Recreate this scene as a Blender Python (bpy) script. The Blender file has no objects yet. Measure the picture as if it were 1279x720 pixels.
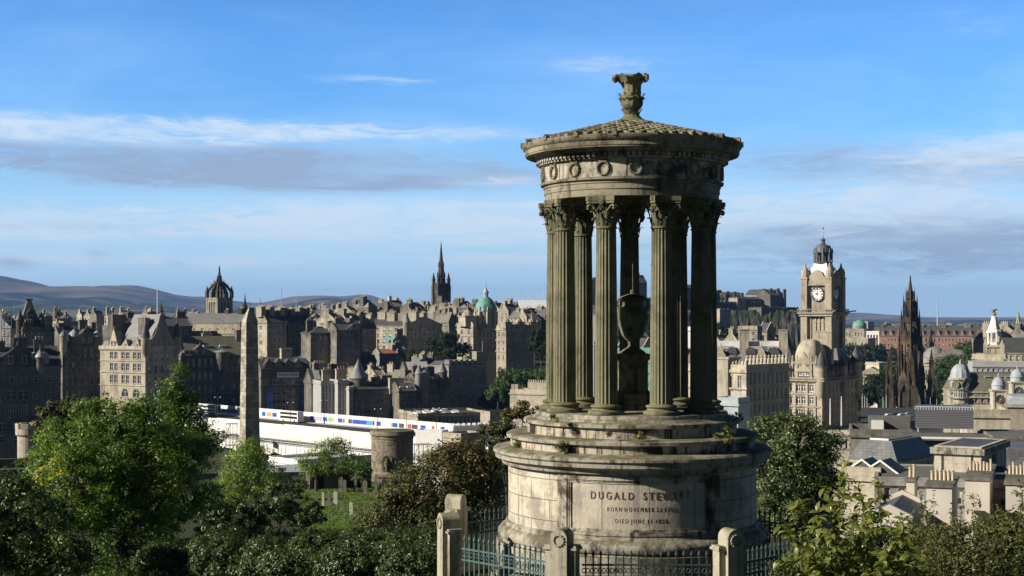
import bpy, math, random
import numpy as np
from math import radians, sin, cos, tan, pi, atan2, sqrt
from mathutils import Matrix, Vector
random.seed(7); rng = np.random.default_rng(7)
F = 1857.0; CX = 639.5; YH = 398.0; ZC = 100.0      # focal length / principal column / horizon row of the photograph, eye height
S = bpy.context.scene; COL = S.collection
# ---------------------------------------------------------------- camera
cd = bpy.data.cameras.new('camera'); cam = bpy.data.objects.new('camera', cd); COL.objects.link(cam)
cd.sensor_width = 36; cd.lens = 36*F/1279; cd.shift_y = 38/1279; cd.clip_start = 0.5; cd.clip_end = 120000
cam.location = (0, 0, ZC); cam.rotation_euler = (pi/2, 0, 0); S.camera = cam
# ---------------------------------------------------------------- light
SUN_EL = radians(27); SUN_AZ = radians(-107)        # azimuth measured from +Y towards +X
sdir = Vector((sin(SUN_AZ)*cos(SUN_EL), cos(SUN_AZ)*cos(SUN_EL), sin(SUN_EL)))
sl = bpy.data.lights.new('sun', 'SUN'); sl.energy = 5.0; sl.angle = radians(0.5); sl.color = (1, 0.91, 0.78)
so = bpy.data.objects.new('sun', sl); COL.objects.link(so); so.rotation_euler = sdir.to_track_quat('Z', 'Y').to_euler()
so.location = (-60, -20, 160)
S.view_settings.view_transform = 'Standard'; S.view_settings.look = 'None'
S.view_settings.exposure = 0.5; S.view_settings.gamma = 1.0
W = bpy.data.worlds.new('World'); S.world = W; W.use_nodes = True
wn = W.node_tree.nodes; wl = W.node_tree.links; wn.clear()
def NN(t, nodes=None, **k):
    n = (nodes or wn).new(t)
    for a, b in k.items(): setattr(n, a, b)
    return n
def MA(op, a, b=None, c=None, nodes=None, links=None, clamp=False):
    nodes = nodes or wn; links = links or wl
    n = nodes.new('ShaderNodeMath'); n.operation = op; n.use_clamp = clamp
    for i, v in enumerate((a, b, c)):
        if v is None: continue
        if isinstance(v, (int, float)): n.inputs[i].default_value = v
        else: links.new(v, n.inputs[i])
    return n.outputs[0]
SKYS = 0.055
sky = NN('ShaderNodeTexSky', sky_type='NISHITA', sun_disc=False, sun_elevation=SUN_EL, sun_rotation=SUN_AZ,
         air_density=1.0, dust_density=0.25, ozone_density=2.5, altitude=100)
tc = NN('ShaderNodeTexCoord'); sp = NN('ShaderNodeSeparateXYZ'); wl.new(tc.outputs['Generated'], sp.inputs[0])
az = MA('ARCTAN2', sp.outputs[0], sp.outputs[1])
hz = MA('SQRT', MA('ADD', MA('MULTIPLY', sp.outputs[0], sp.outputs[0]), MA('MULTIPLY', sp.outputs[1], sp.outputs[1])))
el = MA('ARCTAN2', sp.outputs[2], hz)
def cnoise(sx, sy, scale, detail, off, rough=0.55, dist=0.0):
    c = NN('ShaderNodeCombineXYZ')
    wl.new(MA('MULTIPLY', az, sx), c.inputs[0]); wl.new(MA('MULTIPLY', el, sy), c.inputs[1]); c.inputs[2].default_value = off
    n = NN('ShaderNodeTexNoise'); n.inputs['Scale'].default_value = scale; n.inputs['Detail'].default_value = detail
    n.inputs['Roughness'].default_value = rough; n.inputs['Distortion'].default_value = dist
    wl.new(c.outputs[0], n.inputs['Vector']); return n.outputs['Fac']
def blob(px, py, rx, ry, slope=0.0):                 # soft ellipse of sky, centre and radii given as directions
    a0 = math.atan((px-CX)/F); e0 = math.atan((YH-py)/F)
    dx = MA('MULTIPLY', MA('SUBTRACT', az, a0), F/rx)
    e1 = MA('SUBTRACT', el, e0)
    if slope: e1 = MA('SUBTRACT', e1, MA('MULTIPLY', MA('SUBTRACT', az, a0), slope))
    dy = MA('MULTIPLY', e1, F/ry)
    r2 = MA('ADD', MA('MULTIPLY', dx, dx), MA('MULTIPLY', dy, dy))
    return MA('EXPONENT', MA('MULTIPLY', r2, -1.0))
def msum(l):
    o = l[0]
    for x in l[1:]: o = MA('ADD', o, x)
    return o
def smooth(x, a, b):
    n = NN('ShaderNodeMapRange', interpolation_type='SMOOTHSTEP'); wl.new(x, n.inputs[0])
    n.inputs[1].default_value = a; n.inputs[2].default_value = b; return n.outputs[0]
n1 = cnoise(1.0, 4.5, 7.0, 9, 1.3, 0.62, 0.9); n2 = cnoise(1, 6, 22, 9, 4.1, 0.7, 1.6); n3 = cnoise(1, 4, 5, 7, 8.2, .6, .6)
white = msum([MA('MULTIPLY', blob(150, 170, 380, 18), 1.05), MA('MULTIPLY', blob(430, 165, 220, 9), .5), MA('MULTIPLY', blob(480, 101, 110, 8), .55),
              MA('MULTIPLY', blob(280, 276, 460, 20), 1.25), MA('MULTIPLY', blob(60, 295, 160, 13), .8), MA('MULTIPLY', blob(560, 280, 240, 28), 1.15),
              MA('MULTIPLY', blob(610, 225, 70, 8), .8), MA('MULTIPLY', blob(1090, 255, 300, 28), .95), MA('MULTIPLY', blob(1220, 200, 150, 24), 1.0),
              MA('MULTIPLY', blob(760, 85, 90, 18), .45), MA('MULTIPLY', blob(900, 290, 300, 30), .5), MA('MULTIPLY', blob(200, 328, 280, 11), .8),
              MA('MULTIPLY', blob(1110, 355, 70, 10), .6), MA('MULTIPLY', blob(620, 325, 120, 8), .5), MA('MULTIPLY', blob(1240, 40, 120, 30), .25)])
grey = msum([MA('MULTIPLY', blob(150, 208, 440, 27), 1.15), MA('MULTIPLY', blob(430, 222, 260, 16), 1.1), MA('MULTIPLY', blob(1180, 214, 240, 26, -.06), 1.35),
             MA('MULTIPLY', blob(1120, 308, 360, 40), 1.3), MA('MULTIPLY', blob(960, 300, 160, 14), .7), MA('MULTIPLY', blob(100, 288, 220, 5), .8),
             MA('MULTIPLY', blob(1090, 338, 200, 12), .6), MA('MULTIPLY', blob(220, 330, 16, 6), .9), MA('MULTIPLY', blob(122, 322, 18, 8), .8), MA('MULTIPLY', blob(15, 333, 34, 9), .8)])
wm = smooth(MA('MULTIPLY', white, MA('ADD', MA('MULTIPLY', smooth(n1, .3, .68), 1.0), MA('MULTIPLY', smooth(n2, .35, .65), .75))), 0.06, 1.1)
gm = smooth(MA('MULTIPLY', grey, MA('ADD', MA('MULTIPLY', smooth(n3, .25, .65), .9), MA('MULTIPLY', smooth(n2, .35, .65), .6))), 0.06, 1.05)
gm = MA('MULTIPLY', gm, MA('ADD', .5, MA('MULTIPLY', smooth(cnoise(1, 5, 11, 9, 2.2, .65, .8), .32, .6), .55)), clamp=True)
wm = MA('MULTIPLY', wm, MA('ADD', .55, MA('MULTIPLY', smooth(cnoise(1, 5, 17, 9, 6.6, .68, 1.0), .35, .62), .5)), clamp=True)
hb = smooth(el, 0.16, -0.01)                        # pale air close to the horizon
veil = MA('MULTIPLY', smooth(n3, .35, .8), MA('MULTIPLY', smooth(el, .3, .05), .35))
# grade of the clear sky: deep clear blue above, pale near the horizon, dimmed towards the unseen zenith to cut fill light
hs = NN('ShaderNodeHueSaturation'); hs.inputs['Saturation'].default_value = 1.1
wl.new(sky.outputs[0], hs.inputs['Color'])
tn = NN('ShaderNodeMix', data_type='RGBA', blend_type='MULTIPLY'); tn.inputs['Factor'].default_value = 1
lowb = smooth(el, .42, .17)
t0 = NN('ShaderNodeMix', data_type='RGBA'); wl.new(lowb, t0.inputs['Factor']); t0.inputs['A'].default_value = (.15, .18, .24, 1); t0.inputs['B'].default_value = (.88, 1.58, 2.4, 1)
wl.new(hs.outputs[0], tn.inputs['A']); wl.new(t0.outputs['Result'], tn.inputs['B'])
def wmix(fac, a, b, k=1.0):
    m = NN('ShaderNodeMix', data_type='RGBA')
    wl.new(MA('MULTIPLY', fac, k), m.inputs['Factor'])
    if hasattr(a, 'is_linked') or not isinstance(a, tuple): wl.new(a, m.inputs['A'])
    m.inputs['B'].default_value = (*b, 1); return m.outputs['Result']
sc = lambda c: tuple(x/SKYS for x in c)
c = wmix(smooth(el, .155, .01), tn.outputs['Result'], sc((.385, .56, .715)), .96)
c = wmix(veil, c, sc((.45, .62, .84)))
c = wmix(gm, c, sc((.235, .30, .42)), .88)
c = wmix(wm, c, sc((.50, .59, .69)), .85)
# sky dimmed beside and behind the camera, out of view, to deepen the shadows
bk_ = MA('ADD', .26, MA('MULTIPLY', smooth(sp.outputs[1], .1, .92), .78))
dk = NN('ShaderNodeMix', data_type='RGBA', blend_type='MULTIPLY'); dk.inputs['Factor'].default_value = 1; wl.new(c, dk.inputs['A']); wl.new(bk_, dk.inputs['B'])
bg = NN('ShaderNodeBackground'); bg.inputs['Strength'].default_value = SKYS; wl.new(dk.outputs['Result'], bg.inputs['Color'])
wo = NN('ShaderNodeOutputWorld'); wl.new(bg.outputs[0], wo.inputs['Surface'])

# ---------------------------------------------------------------- helpers
def X(px, Y): return (px-CX)/F*Y
def P(px, py, Y): return Vector((X(px, Y), Y, ZC-(py-YH)/F*Y))
_TY = [-60, -5, 20, 30, 40, 48, 60, 100, 150, 215, 250, 300, 330, 450, 520, 580, 700, 850, 1000, 1300, 2000, 5000, 9000, 90000]
_TU = [-.4, -.17, -.08, .05, .2, .45]
_TZ = [[100]*6, [98.3]*6, [95.4]*6, [93.6, 93.9, 93.9, 93.9, 93.9, 93.9], [91, 93, 93.9, 93.9, 93.9, 92], [88, 90, 92, 93.5, 93, 90],
       [84, 87, 88.5, 90, 88, 84], [80, 81.5, 82.5, 82, 78, 73], [78, 80, 80.4, 76, 66, 64], [74, 76.8, 76.6, 70, 64, 63],
       [62, 75, 70, 60, 64, 63], [52, 56, 54, 52, 64, 63], [50, 50, 50, 50, 63, 62], [50, 50, 50, 50, 62, 62], [53, 52, 52, 52, 58, 60],
       [62, 60, 60, 55, 55, 58], [78, 76, 74, 62, 50, 56], [88, 86, 84, 74, 50, 56], [88, 87, 86, 78, 52, 56], [84, 84, 82, 78, 55, 58],
       [76, 76, 74, 70, 58, 60], [68, 68, 66, 60, 52, 52], [60]*6, [60]*6]
def terrain(x, y):
    u = x/max(y, 25.0)
    yy = min(max(y, _TY[0]), _TY[-1]); uu = min(max(u, _TU[0]), _TU[-1])
    i = int(np.searchsorted(_TY, yy))-1; i = min(max(i, 0), len(_TY)-2)
    j = int(np.searchsorted(_TU, uu))-1; j = min(max(j, 0), len(_TU)-2)
    a = (yy-_TY[i])/(_TY[i+1]-_TY[i]); b = (uu-_TU[j])/(_TU[j+1]-_TU[j])
    r0 = _TZ[i][j]*(1-b)+_TZ[i][j+1]*b; r1 = _TZ[i+1][j]*(1-b)+_TZ[i+1][j+1]*b
    return r0*(1-a)+r1*a
def tag(o, label=None, cat=None, group=None, kind=None):
    if label: o['label'] = label
    if cat: o['category'] = cat
    if group: o['group'] = group
    if kind: o['kind'] = kind
    return o
def empty(name, loc, rz=0, label=None, cat=None, group=None):
    o = bpy.data.objects.new(name, None); COL.objects.link(o); o.location = loc; o.rotation_euler = (0, 0, rz)
    o.empty_display_size = .2
    return tag(o, label, cat, group)
class MB:
    """collects shapes into one mesh"""
    def __init__(s): s.v = []; s.f = []; s.m = []; s.M = None; s.mi = 0
    def add(s, vs, fs):
        n = len(s.v)
        if s.M is not None: vs = [tuple(s.M @ Vector(v)) for v in vs]
        s.v += [tuple(v) for v in vs]; s.f += [tuple(i+n for i in f) for f in fs]; s.m += [s.mi]*len(fs)
    def box(s, x0, x1, y0, y1, z0, z1, tx=0, ty=None):     # tx, ty: inset of the top
        ty = tx if ty is None else ty
        s.add([(x0, y0, z0), (x1, y0, z0), (x1, y1, z0), (x0, y1, z0), (x0+tx, y0+ty, z1), (x1-tx, y0+ty, z1), (x1-tx, y1-ty, z1), (x0+tx, y1-ty, z1)],
              [(3, 2, 1, 0), (4, 5, 6, 7), (0, 1, 5, 4), (1, 2, 6, 5), (2, 3, 7, 6), (3, 0, 4, 7)])
    def cbox(s, x, y, z0, w, d, h, t=0): s.box(x-w/2, x+w/2, y-d/2, y+d/2, z0, z0+h, t)
    def prism(s, poly, z0, z1):                             # plan polygon
        n = len(poly)
        s.add([(p[0], p[1], z0) for p in poly]+[(p[0], p[1], z1) for p in poly],
              [tuple(range(n))[::-1], tuple(range(n, 2*n))]+[(i, (i+1) % n, n+(i+1) % n, n+i) for i in range(n)])
    def xprism(s, poly, y0, y1):                            # polygon in x,z swept along y
        n = len(poly)
        s.add([(p[0], y0, p[1]) for p in poly]+[(p[0], y1, p[1]) for p in poly],
              [tuple(range(n)), tuple(range(n, 2*n))[::-1]]+[(i, n+i, n+(i+1) % n, (i+1) % n) for i in range(n)])
    def yprism(s, poly, x0, x1):                            # polygon in y,z swept along x
        n = len(poly)
        s.add([(x0, p[0], p[1]) for p in poly]+[(x1, p[0], p[1]) for p in poly],
              [tuple(range(n))[::-1], tuple(range(n, 2*n))]+[(i, (i+1) % n, n+(i+1) % n, n+i) for i in range(n)])
    def lathe(s, prof, n=24, x=0, y=0, a0=0.0, cap=True, mod=None):
        vs = []; fs = []
        for k, (r, z) in enumerate(prof):
            for i in range(n):
                a = a0+2*pi*i/n; rr = r*(mod(a) if mod else 1)
                vs.append((x+rr*cos(a), y+rr*sin(a), z))
        for k in range(len(prof)-1):
            for i in range(n):
                j = (i+1) % n; fs.append((k*n+i, k*n+j, (k+1)*n+j, (k+1)*n+i))
        if cap: fs.append(tuple(range(n))[::-1]); fs.append(tuple(range((len(prof)-1)*n, len(prof)*n)))
        s.add(vs, fs)
    def cone(s, x, y, z0, z1, r0, r1=0.0, n=8, a0=0.0): s.lathe([(r0, z0), (max(r1, .001), z1)], n, x, y, a0)
    def tube(s, p, q, r0, r1=None, n=5):
        r1 = r0 if r1 is None else r1
        p = Vector(p); q = Vector(q); d = (q-p)
        if d.length < 1e-6: return
        d.normalize(); a = d.orthogonal().normalized(); b = d.cross(a)
        vs = [p+(a*cos(2*pi*i/n)+b*sin(2*pi*i/n))*r0 for i in range(n)]+[q+(a*cos(2*pi*i/n)+b*sin(2*pi*i/n))*r1 for i in range(n)]
        s.add(vs, [(i, (i+1) % n, n+(i+1) % n, n+i) for i in range(n)]+[tuple(range(n))[::-1], tuple(range(n, 2*n))])
    def path(s, pts, r, n=5):
        for k in range(len(pts)-1):
            ra = r[k] if isinstance(r, (list, tuple)) else r; rb = r[k+1] if isinstance(r, (list, tuple)) else r
            s.tube(pts[k], pts[k+1], ra, rb, n)
    def torus(s, c, nrm, R, r, n=20, m=6, sy=1.0):
        nrm = Vector(nrm).normalized(); up = Vector((0, 0, 1)) if abs(nrm.z) < .9 else Vector((1, 0, 0))
        a = up.cross(nrm).normalized(); b = nrm.cross(a); c = Vector(c); vs = []; fs = []
        for i in range(n):
            t = 2*pi*i/n; e = a*cos(t)+b*sin(t)*sy
            for j in range(m):
                q = 2*pi*j/m; vs.append(c+e*R+(e*cos(q)+nrm*sin(q))*r)
        for i in range(n):
            for j in range(m): fs.append((i*m+j, ((i+1) % n)*m+j, ((i+1) % n)*m+(j+1) % m, i*m+(j+1) % m))
        s.add(vs, fs)
    def mesh(s, name, mats, smooth=False):
        me = bpy.data.meshes.new(name); me.from_pydata(s.v, [], s.f)
        for m in (mats if isinstance(mats, (list, tuple)) else [mats]): me.materials.append(m)
        if any(s.m): me.polygons.foreach_set('material_index', s.m)
        if smooth:
            me.polygons.foreach_set('use_smooth', [True]*len(s.f))
            try: me.set_sharp_from_angle(angle=radians(smooth if smooth is not True else 40))
            except Exception: pass
        me.update(); return me
    def obj(s, name, mats, parent=None, smooth=False, loc=None, rz=None):
        o = bpy.data.objects.new(name, s.mesh(name, mats, smooth)); COL.objects.link(o)
        if parent: o.parent = parent
        if loc: o.location = loc
        if rz: o.rotation_euler.z = rz
        return o
def put(name, me, parent=None, loc=(0, 0, 0), rz=0):
    o = bpy.data.objects.new(name, me); COL.objects.link(o); o.parent = parent; o.location = loc; o.rotation_euler.z = rz; return o
def kids(o): return [c for c in bpy.data.objects if c.parent == o]
_ch = {}
def copy_tree(o, parent=None, tree=None):
    c = o.copy(); COL.objects.link(c)
    if parent: c.parent = parent
    for ch in (tree if tree is not None else kids(o)): copy_tree(ch, c)
    return c
def text_mesh(txt, size, depth, bold=0.0, name='lettering'):
    cu = bpy.data.curves.new(name, 'FONT'); cu.body = txt; cu.size = size; cu.extrude = depth; cu.offset = bold
    cu.align_x = 'CENTER'; cu.align_y = 'CENTER'; cu.resolution_u = 3
    o = bpy.data.objects.new(name, cu); COL.objects.link(o); bpy.context.view_layer.update()
    me = bpy.data.meshes.new_from_object(o.evaluated_get(bpy.context.evaluated_depsgraph_get()))
    bpy.data.objects.remove(o); me.name = name; return me

# ---------------------------------------------------------------- materials
class G:
    def __init__(s, name):
        s.m = bpy.data.materials.new(name); s.m.use_nodes = True; s.n = s.m.node_tree.nodes; s.l = s.m.node_tree.links
        s.b = s.n['Principled BSDF']; s.tc = s.n.new('ShaderNodeTexCoord')
    def ma(s, op, a, b=None, c=None, clamp=False): return MA(op, a, b, c, s.n, s.l, clamp)
    def mapping(s, scale=(1, 1, 1), src=None, loc=(0, 0, 0)):
        m = s.n.new('ShaderNodeMapping'); s.l.new(src or s.tc.outputs['Object'], m.inputs['Vector']); m.inputs['Scale'].default_value = scale
        m.inputs['Location'].default_value = loc; return m.outputs[0]
    def noise(s, vec, scale, detail=4, rough=.55, dist=0.0):
        n = s.n.new('ShaderNodeTexNoise'); s.l.new(vec, n.inputs['Vector']); n.inputs['Scale'].default_value = scale
        n.inputs['Detail'].default_value = detail; n.inputs['Roughness'].default_value = rough; n.inputs['Distortion'].default_value = dist
        return n.outputs['Fac']
    def ramp(s, fac, stops):
        r = s.n.new('ShaderNodeValToRGB'); s.l.new(fac, r.inputs[0]); e = r.color_ramp.elements
        while len(e) < len(stops): e.new(0.5)
        for k, (p, c) in enumerate(stops): e[k].position = p; e[k].color = (*c, 1) if not isinstance(c, (int, float)) else (c, c, c, 1)
        return r.outputs[0]
    def rng(s, fac, a, b, lo=0.0, hi=1.0):
        n = s.n.new('ShaderNodeMapRange'); s.l.new(fac, n.inputs[0])
        for i, v in enumerate((a, b, lo, hi)): n.inputs[i+1].default_value = v
        return n.outputs[0]
    def mix(s, fac, a, b, blend='MIX'):
        m = s.n.new('ShaderNodeMix'); m.data_type = 'RGBA'; m.blend_type = blend
        for k, v in (('Factor', fac), ('A', a), ('B', b)):
            if isinstance(v, (int, float)): m.inputs[k].default_value = v
            elif isinstance(v, tuple): m.inputs[k].default_value = (*v, 1)
            else: s.l.new(v, m.inputs[k])
        return m.outputs['Result']
    def bump(s, h, strength=.4, dist=.02):
        b = s.n.new('ShaderNodeBump'); s.l.new(h, b.inputs['Height']); b.inputs['Strength'].default_value = strength
        b.inputs['Distance'].default_value = dist; s.l.new(b.outputs[0], s.b.inputs['Normal'])
    def col(s, c):
        if isinstance(c, tuple): s.b.inputs['Base Color'].default_value = (*c, 1)
        else: s.l.new(c, s.b.inputs['Base Color'])
    def set(s, rough=.8, metal=0.0, spec=.3):
        s.b.inputs['Roughness'].default_value = rough; s.b.inputs['Metallic'].default_value = metal
        s.b.inputs['Specular IOR Level'].default_value = spec; return s.m
    def wallvec(s):                                        # metres along any upright wall, and height
        sp = s.n.new('ShaderNodeSeparateXYZ'); s.l.new(s.tc.outputs['Object'], sp.inputs[0])
        c = s.n.new('ShaderNodeCombineXYZ'); s.l.new(s.ma('ADD', sp.outputs[0], sp.outputs[1]), c.inputs[0]); s.l.new(sp.outputs[2], c.inputs[1])
        return c.outputs[0]
    def rand(s): return s.n.new('ShaderNodeObjectInfo').outputs['Random']
def brick(g, vec, w, h, mortar=.02, off=.5):
    b = g.n.new('ShaderNodeTexBrick'); g.l.new(vec, b.inputs['Vector']); b.inputs['Scale'].default_value = 1
    b.inputs['Brick Width'].default_value = w; b.inputs['Row Height'].default_value = h; b.inputs['Mortar Size'].default_value = mortar
    b.inputs['Color1'].default_value = (0, 0, 0, 1); b.inputs['Color2'].default_value = (1, 1, 1, 1); b.offset = off
    b.inputs['Mortar'].default_value = (.5, .5, .5, 1)
    return b.outputs['Color'], b.outputs['Fac']
def stone(name, c1, c2, soot, sootamt=.5, bw=1.1, bh=.38, streak=.5):
    g = G(name); v = g.wallvec()
    bc, bf = brick(g, v, bw, bh, .02)
    base = g.mix(g.rng(g.noise(g.tc.outputs['Object'], .35, 5), .35, .65), c1, c2)
    base = g.mix(g.ma('MULTIPLY', g.ma('SUBTRACT', bc, .5), .35), base, (c2[0]*1.3, c2[1]*1.25, c2[2]*1.1))
    st = g.noise(g.mapping((1.2, 1.2, .12)), 1.0, 5, .65)
    bl = g.noise(g.tc.outputs['Object'], .13, 4, .6)
    k = g.rng(g.ma('ADD', g.ma('MULTIPLY', st, streak), g.ma('MULTIPLY', bl, 1-streak*.5)), .72-.25*sootamt, .95-.25*sootamt)
    k = g.ma('MULTIPLY', k, .85, clamp=True)
    base = g.mix(k, base, soot)
    base = g.mix(g.ma('MULTIPLY', bf, .22), base, tuple(x*.5 for x in soot))
    base = g.mix(g.rng(g.noise(g.tc.outputs['Object'], 1.1, 6, .75), .50, .72, 0, .55), base, soot)
    r = g.rand(); base = g.mix(1.0, base, g.ramp(r, [(0, .8), (1, 1.15)]), 'MULTIPLY')
    g.col(base); g.bump(g.noise(g.tc.outputs['Object'], 3, 3), .5, .06); return g.set(.9, 0, .15)
def slate(name, c1, c2, sh=.5):
    g = G(name); v = g.wallvec(); bc, bf = brick(g, v, .6, .35, .03)
    b = g.mix(g.rng(g.noise(g.tc.outputs['Object'], .5, 5), .35, .65), c1, c2)
    b = g.mix(g.ma('MULTIPLY', bc, .3), b, tuple(x*1.7 for x in c2)); b = g.mix(g.ma('MULTIPLY', bf, .5), b, tuple(x*.4 for x in c1))
    g.col(b); g.bump(bf, .4, .03); return g.set(.55, 0, .4)
def plain(name, c1, c2=None, rough=.7, scale=1.0, metal=0, spec=.3, detail=4, bump=0):
    g = G(name); c2 = c2 or tuple(x*.75 for x in c1)
    n = g.noise(g.tc.outputs['Object'], scale, detail, .6); g.col(g.mix(g.rng(n, .35, .65), c1, c2))
    if bump: g.bump(n, .5, bump)
    return g.set(rough, metal, spec)
M = {}
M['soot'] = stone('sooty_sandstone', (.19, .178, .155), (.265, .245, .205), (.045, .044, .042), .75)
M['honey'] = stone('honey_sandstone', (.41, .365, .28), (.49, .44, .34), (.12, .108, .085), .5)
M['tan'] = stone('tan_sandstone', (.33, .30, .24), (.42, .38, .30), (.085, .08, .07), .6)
M['grey'] = stone('grey_stone', (.27, .26, .245), (.33, .32, .30), (.12, .115, .11), .45)
M['cream'] = stone('cream_stone', (.46, .415, .33), (.54, .49, .39), (.16, .145, .115), .45)
M['red'] = stone('red_sandstone', (.34, .185, .12), (.40, .24, .16), (.15, .09, .07), .25)
M['black'] = stone('blackened_stone', (.075, .065, .055), (.12, .10, .075), (.025, .022, .02), .6)
M['castle'] = stone('castle_rubble', (.12, .11, .10), (.17, .15, .12), (.05, .048, .045), .55)
M['render'] = plain('painted_render', (.62, .58, .50), (.5, .46, .4), .85, .3)
M['pale'] = plain('pale_modern_stone', (.40, .40, .39), (.34, .34, .33), .8, .3)
M['slate'] = slate('dark_slate', (.055, .057, .062), (.085, .085, .088))
M['slateg'] = slate('mossy_slate', (.11, .115, .085), (.17, .165, .12))
M['slatev'] = slate('speckled_slate', (.07, .075, .08), (.14, .145, .145))
M['slatel'] = slate('light_slate', (.16, .165, .165), (.23, .23, .225))
M['lead'] = plain('lead_sheet', (.42, .46, .48), (.30, .34, .37), .5, .8)
M['flat'] = plain('roofing_felt', (.10, .105, .10), (.15, .15, .14), .9, .3)
M['whiteroof'] = plain('white_roofing', (.72, .72, .70), (.55, .55, .53), .7, .3)
M['copper'] = plain('green_copper', (.17, .38, .31), (.10, .27, .23), .6, .6)
M['iron'] = plain('dark_iron', (.03, .032, .035), (.05, .05, .05), .5, 3)
M['polepaint'] = plain('grey_pole_paint', (.5, .52, .54), (.4, .42, .44), .5, 3)
M['whitepaint'] = plain('white_paint', (.78, .78, .76), (.66, .66, .63), .5, 1.5)
M['terracotta'] = plain('buff_chimney_clay', (.50, .40, .26), (.58, .50, .36), .85, 2)
M['orange'] = plain('orange_tile', (.42, .16, .08), (.3, .13, .08), .85, .5)
g = G('window_glass'); nr = g.noise(g.tc.outputs['Object'], .9, 2); g.col(g.mix(g.rand(), (.012, .016, .022), (.05, .06, .075)))
g.bump(nr, .06, .05); M['glass'] = g.set(.08, 0, .6)
M['frame'] = plain('window_frame_paint', (.55, .54, .50), (.4, .4, .37), .6, 1)
M['frameblue'] = plain('pale_window_blind', (.50, .53, .56), (.36, .40, .44), .6, .7)
# ================================================================ the monument
def monument_stone(name, c1, c2, moss, dark, mossy=.5, bw=1.05, bh=.46, stainy=1.0, rad=1.0):
    g = G(name); ob = g.tc.outputs['Object']
    sp = g.n.new('ShaderNodeSeparateXYZ'); g.l.new(ob, sp.inputs[0])
    cc = g.n.new('ShaderNodeCombineXYZ'); g.l.new(g.ma('MULTIPLY', g.ma('ARCTAN2', sp.outputs[0], g.ma('MULTIPLY', sp.outputs[1], -1)), rad), cc.inputs[0]); g.l.new(sp.outputs[2], cc.inputs[1])
    bc, bf = brick(g, g.mapping((1, 1, 1), cc.outputs[0], (.35, .03, 0)), bw, bh, .012)
    base = g.mix(g.rng(g.noise(ob, 1.3, 7, .65), .35, .65), c1, c2)
    base = g.mix(g.ma('MULTIPLY', bc, .7), base, g.mix(g.rng(g.noise(ob, 2.7, 4), .4, .6), (c2[0]*1.25, c2[1]*1.15, c2[2]*1.0), (c1[0]*.75, c1[1]*.78, c1[2]*.8)))
    big = g.noise(ob, .9, 8, .7, .4)
    base = g.mix(g.rng(big, .49, .585, 0, .8*stainy), base, dark)
    cr = g.noise(ob, 3.3, 9, .78, .5); base = g.mix(g.rng(cr, .55, .62, 0, .7*min(stainy, 1.1)**2), base, (.055, .05, .042))
    st = g.noise(g.mapping((5, 5, .35)), 1.0, 6, .7)
    base = g.mix(g.rng(st, .53, .63, 0, .8*stainy), base, (dark[0]*.6, dark[1]*.6, dark[2]*.6))
    ms = g.noise(ob, 2.1, 8, .7)
    nz = g.n.new('ShaderNodeNewGeometry'); sn = g.n.new('ShaderNodeSeparateXYZ'); g.l.new(nz.outputs['Normal'], sn.inputs[0])
    mk = g.ma('ADD', g.ma('MULTIPLY', g.ma('MAXIMUM', sn.outputs[2], 0.0), .22), ms)
    base = g.mix(g.rng(mk, .66-.22*mossy, .80-.22*mossy, 0, .9), base, moss)
    base = g.mix(g.rng(g.noise(ob, 14, 5, .7), .60, .70, 0, .5), base, tuple(x*.35 for x in dark))
    base = g.mix(g.ma('MULTIPLY', bf, .7 if bw < 50 else 0), base, tuple(x*.5 for x in dark))
    g.col(base)
    h = g.ma('ADD', g.ma('MULTIPLY', g.noise(ob, 9, 7, .7), 1.0), g.ma('MULTIPLY', bf, -.9 if bw < 50 else 0))
    g.bump(h, .55, .03); return g.set(.92, 0, .12)
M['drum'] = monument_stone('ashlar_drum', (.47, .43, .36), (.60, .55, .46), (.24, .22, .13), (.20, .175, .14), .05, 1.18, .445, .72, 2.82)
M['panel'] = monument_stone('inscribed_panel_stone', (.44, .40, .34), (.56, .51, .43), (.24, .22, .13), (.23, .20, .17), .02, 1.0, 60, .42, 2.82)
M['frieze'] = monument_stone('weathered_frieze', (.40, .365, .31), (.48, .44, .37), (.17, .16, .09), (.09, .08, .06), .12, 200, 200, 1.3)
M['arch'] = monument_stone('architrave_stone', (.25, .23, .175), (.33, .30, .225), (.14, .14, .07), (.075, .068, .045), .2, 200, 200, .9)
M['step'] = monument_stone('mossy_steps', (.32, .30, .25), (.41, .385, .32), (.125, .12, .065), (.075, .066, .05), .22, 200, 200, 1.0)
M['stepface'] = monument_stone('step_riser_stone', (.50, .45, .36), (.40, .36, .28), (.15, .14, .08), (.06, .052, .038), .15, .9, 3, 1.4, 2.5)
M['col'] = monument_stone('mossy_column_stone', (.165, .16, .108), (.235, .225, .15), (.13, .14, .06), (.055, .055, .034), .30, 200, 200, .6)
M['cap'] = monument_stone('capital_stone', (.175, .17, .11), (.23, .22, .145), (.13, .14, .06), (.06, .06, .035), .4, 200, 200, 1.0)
M['tiles'] = monument_stone('lichened_roof_scales', (.22, .205, .155), (.30, .28, .21), (.13, .135, .055), (.09, .08, .055), .35, 200, 200, .8)
M['pier'] = monument_stone('gate_pier_stone', (.36, .34, .27), (.43, .41, .33), (.17, .19, .09), (.14, .13, .10), .25, 200, 200, .7)
M['letters'] = plain('dark_lead_letters', (.085, .06, .05), (.13, .085, .065), .8, 6)
M['verdigris'] = plain('verdigris_iron', (.095, .165, .16), (.06, .10, .10), .6, 9, 0, .3)
M['darkiron'] = plain('weathered_dark_iron', (.05, .08, .075), (.03, .045, .042), .6, 9, 0, .3)
MX, MY = X(789, 34), 34.0
GZ = 93.9; Q = ZC-GZ          # profile heights below are relative to eye level
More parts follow.
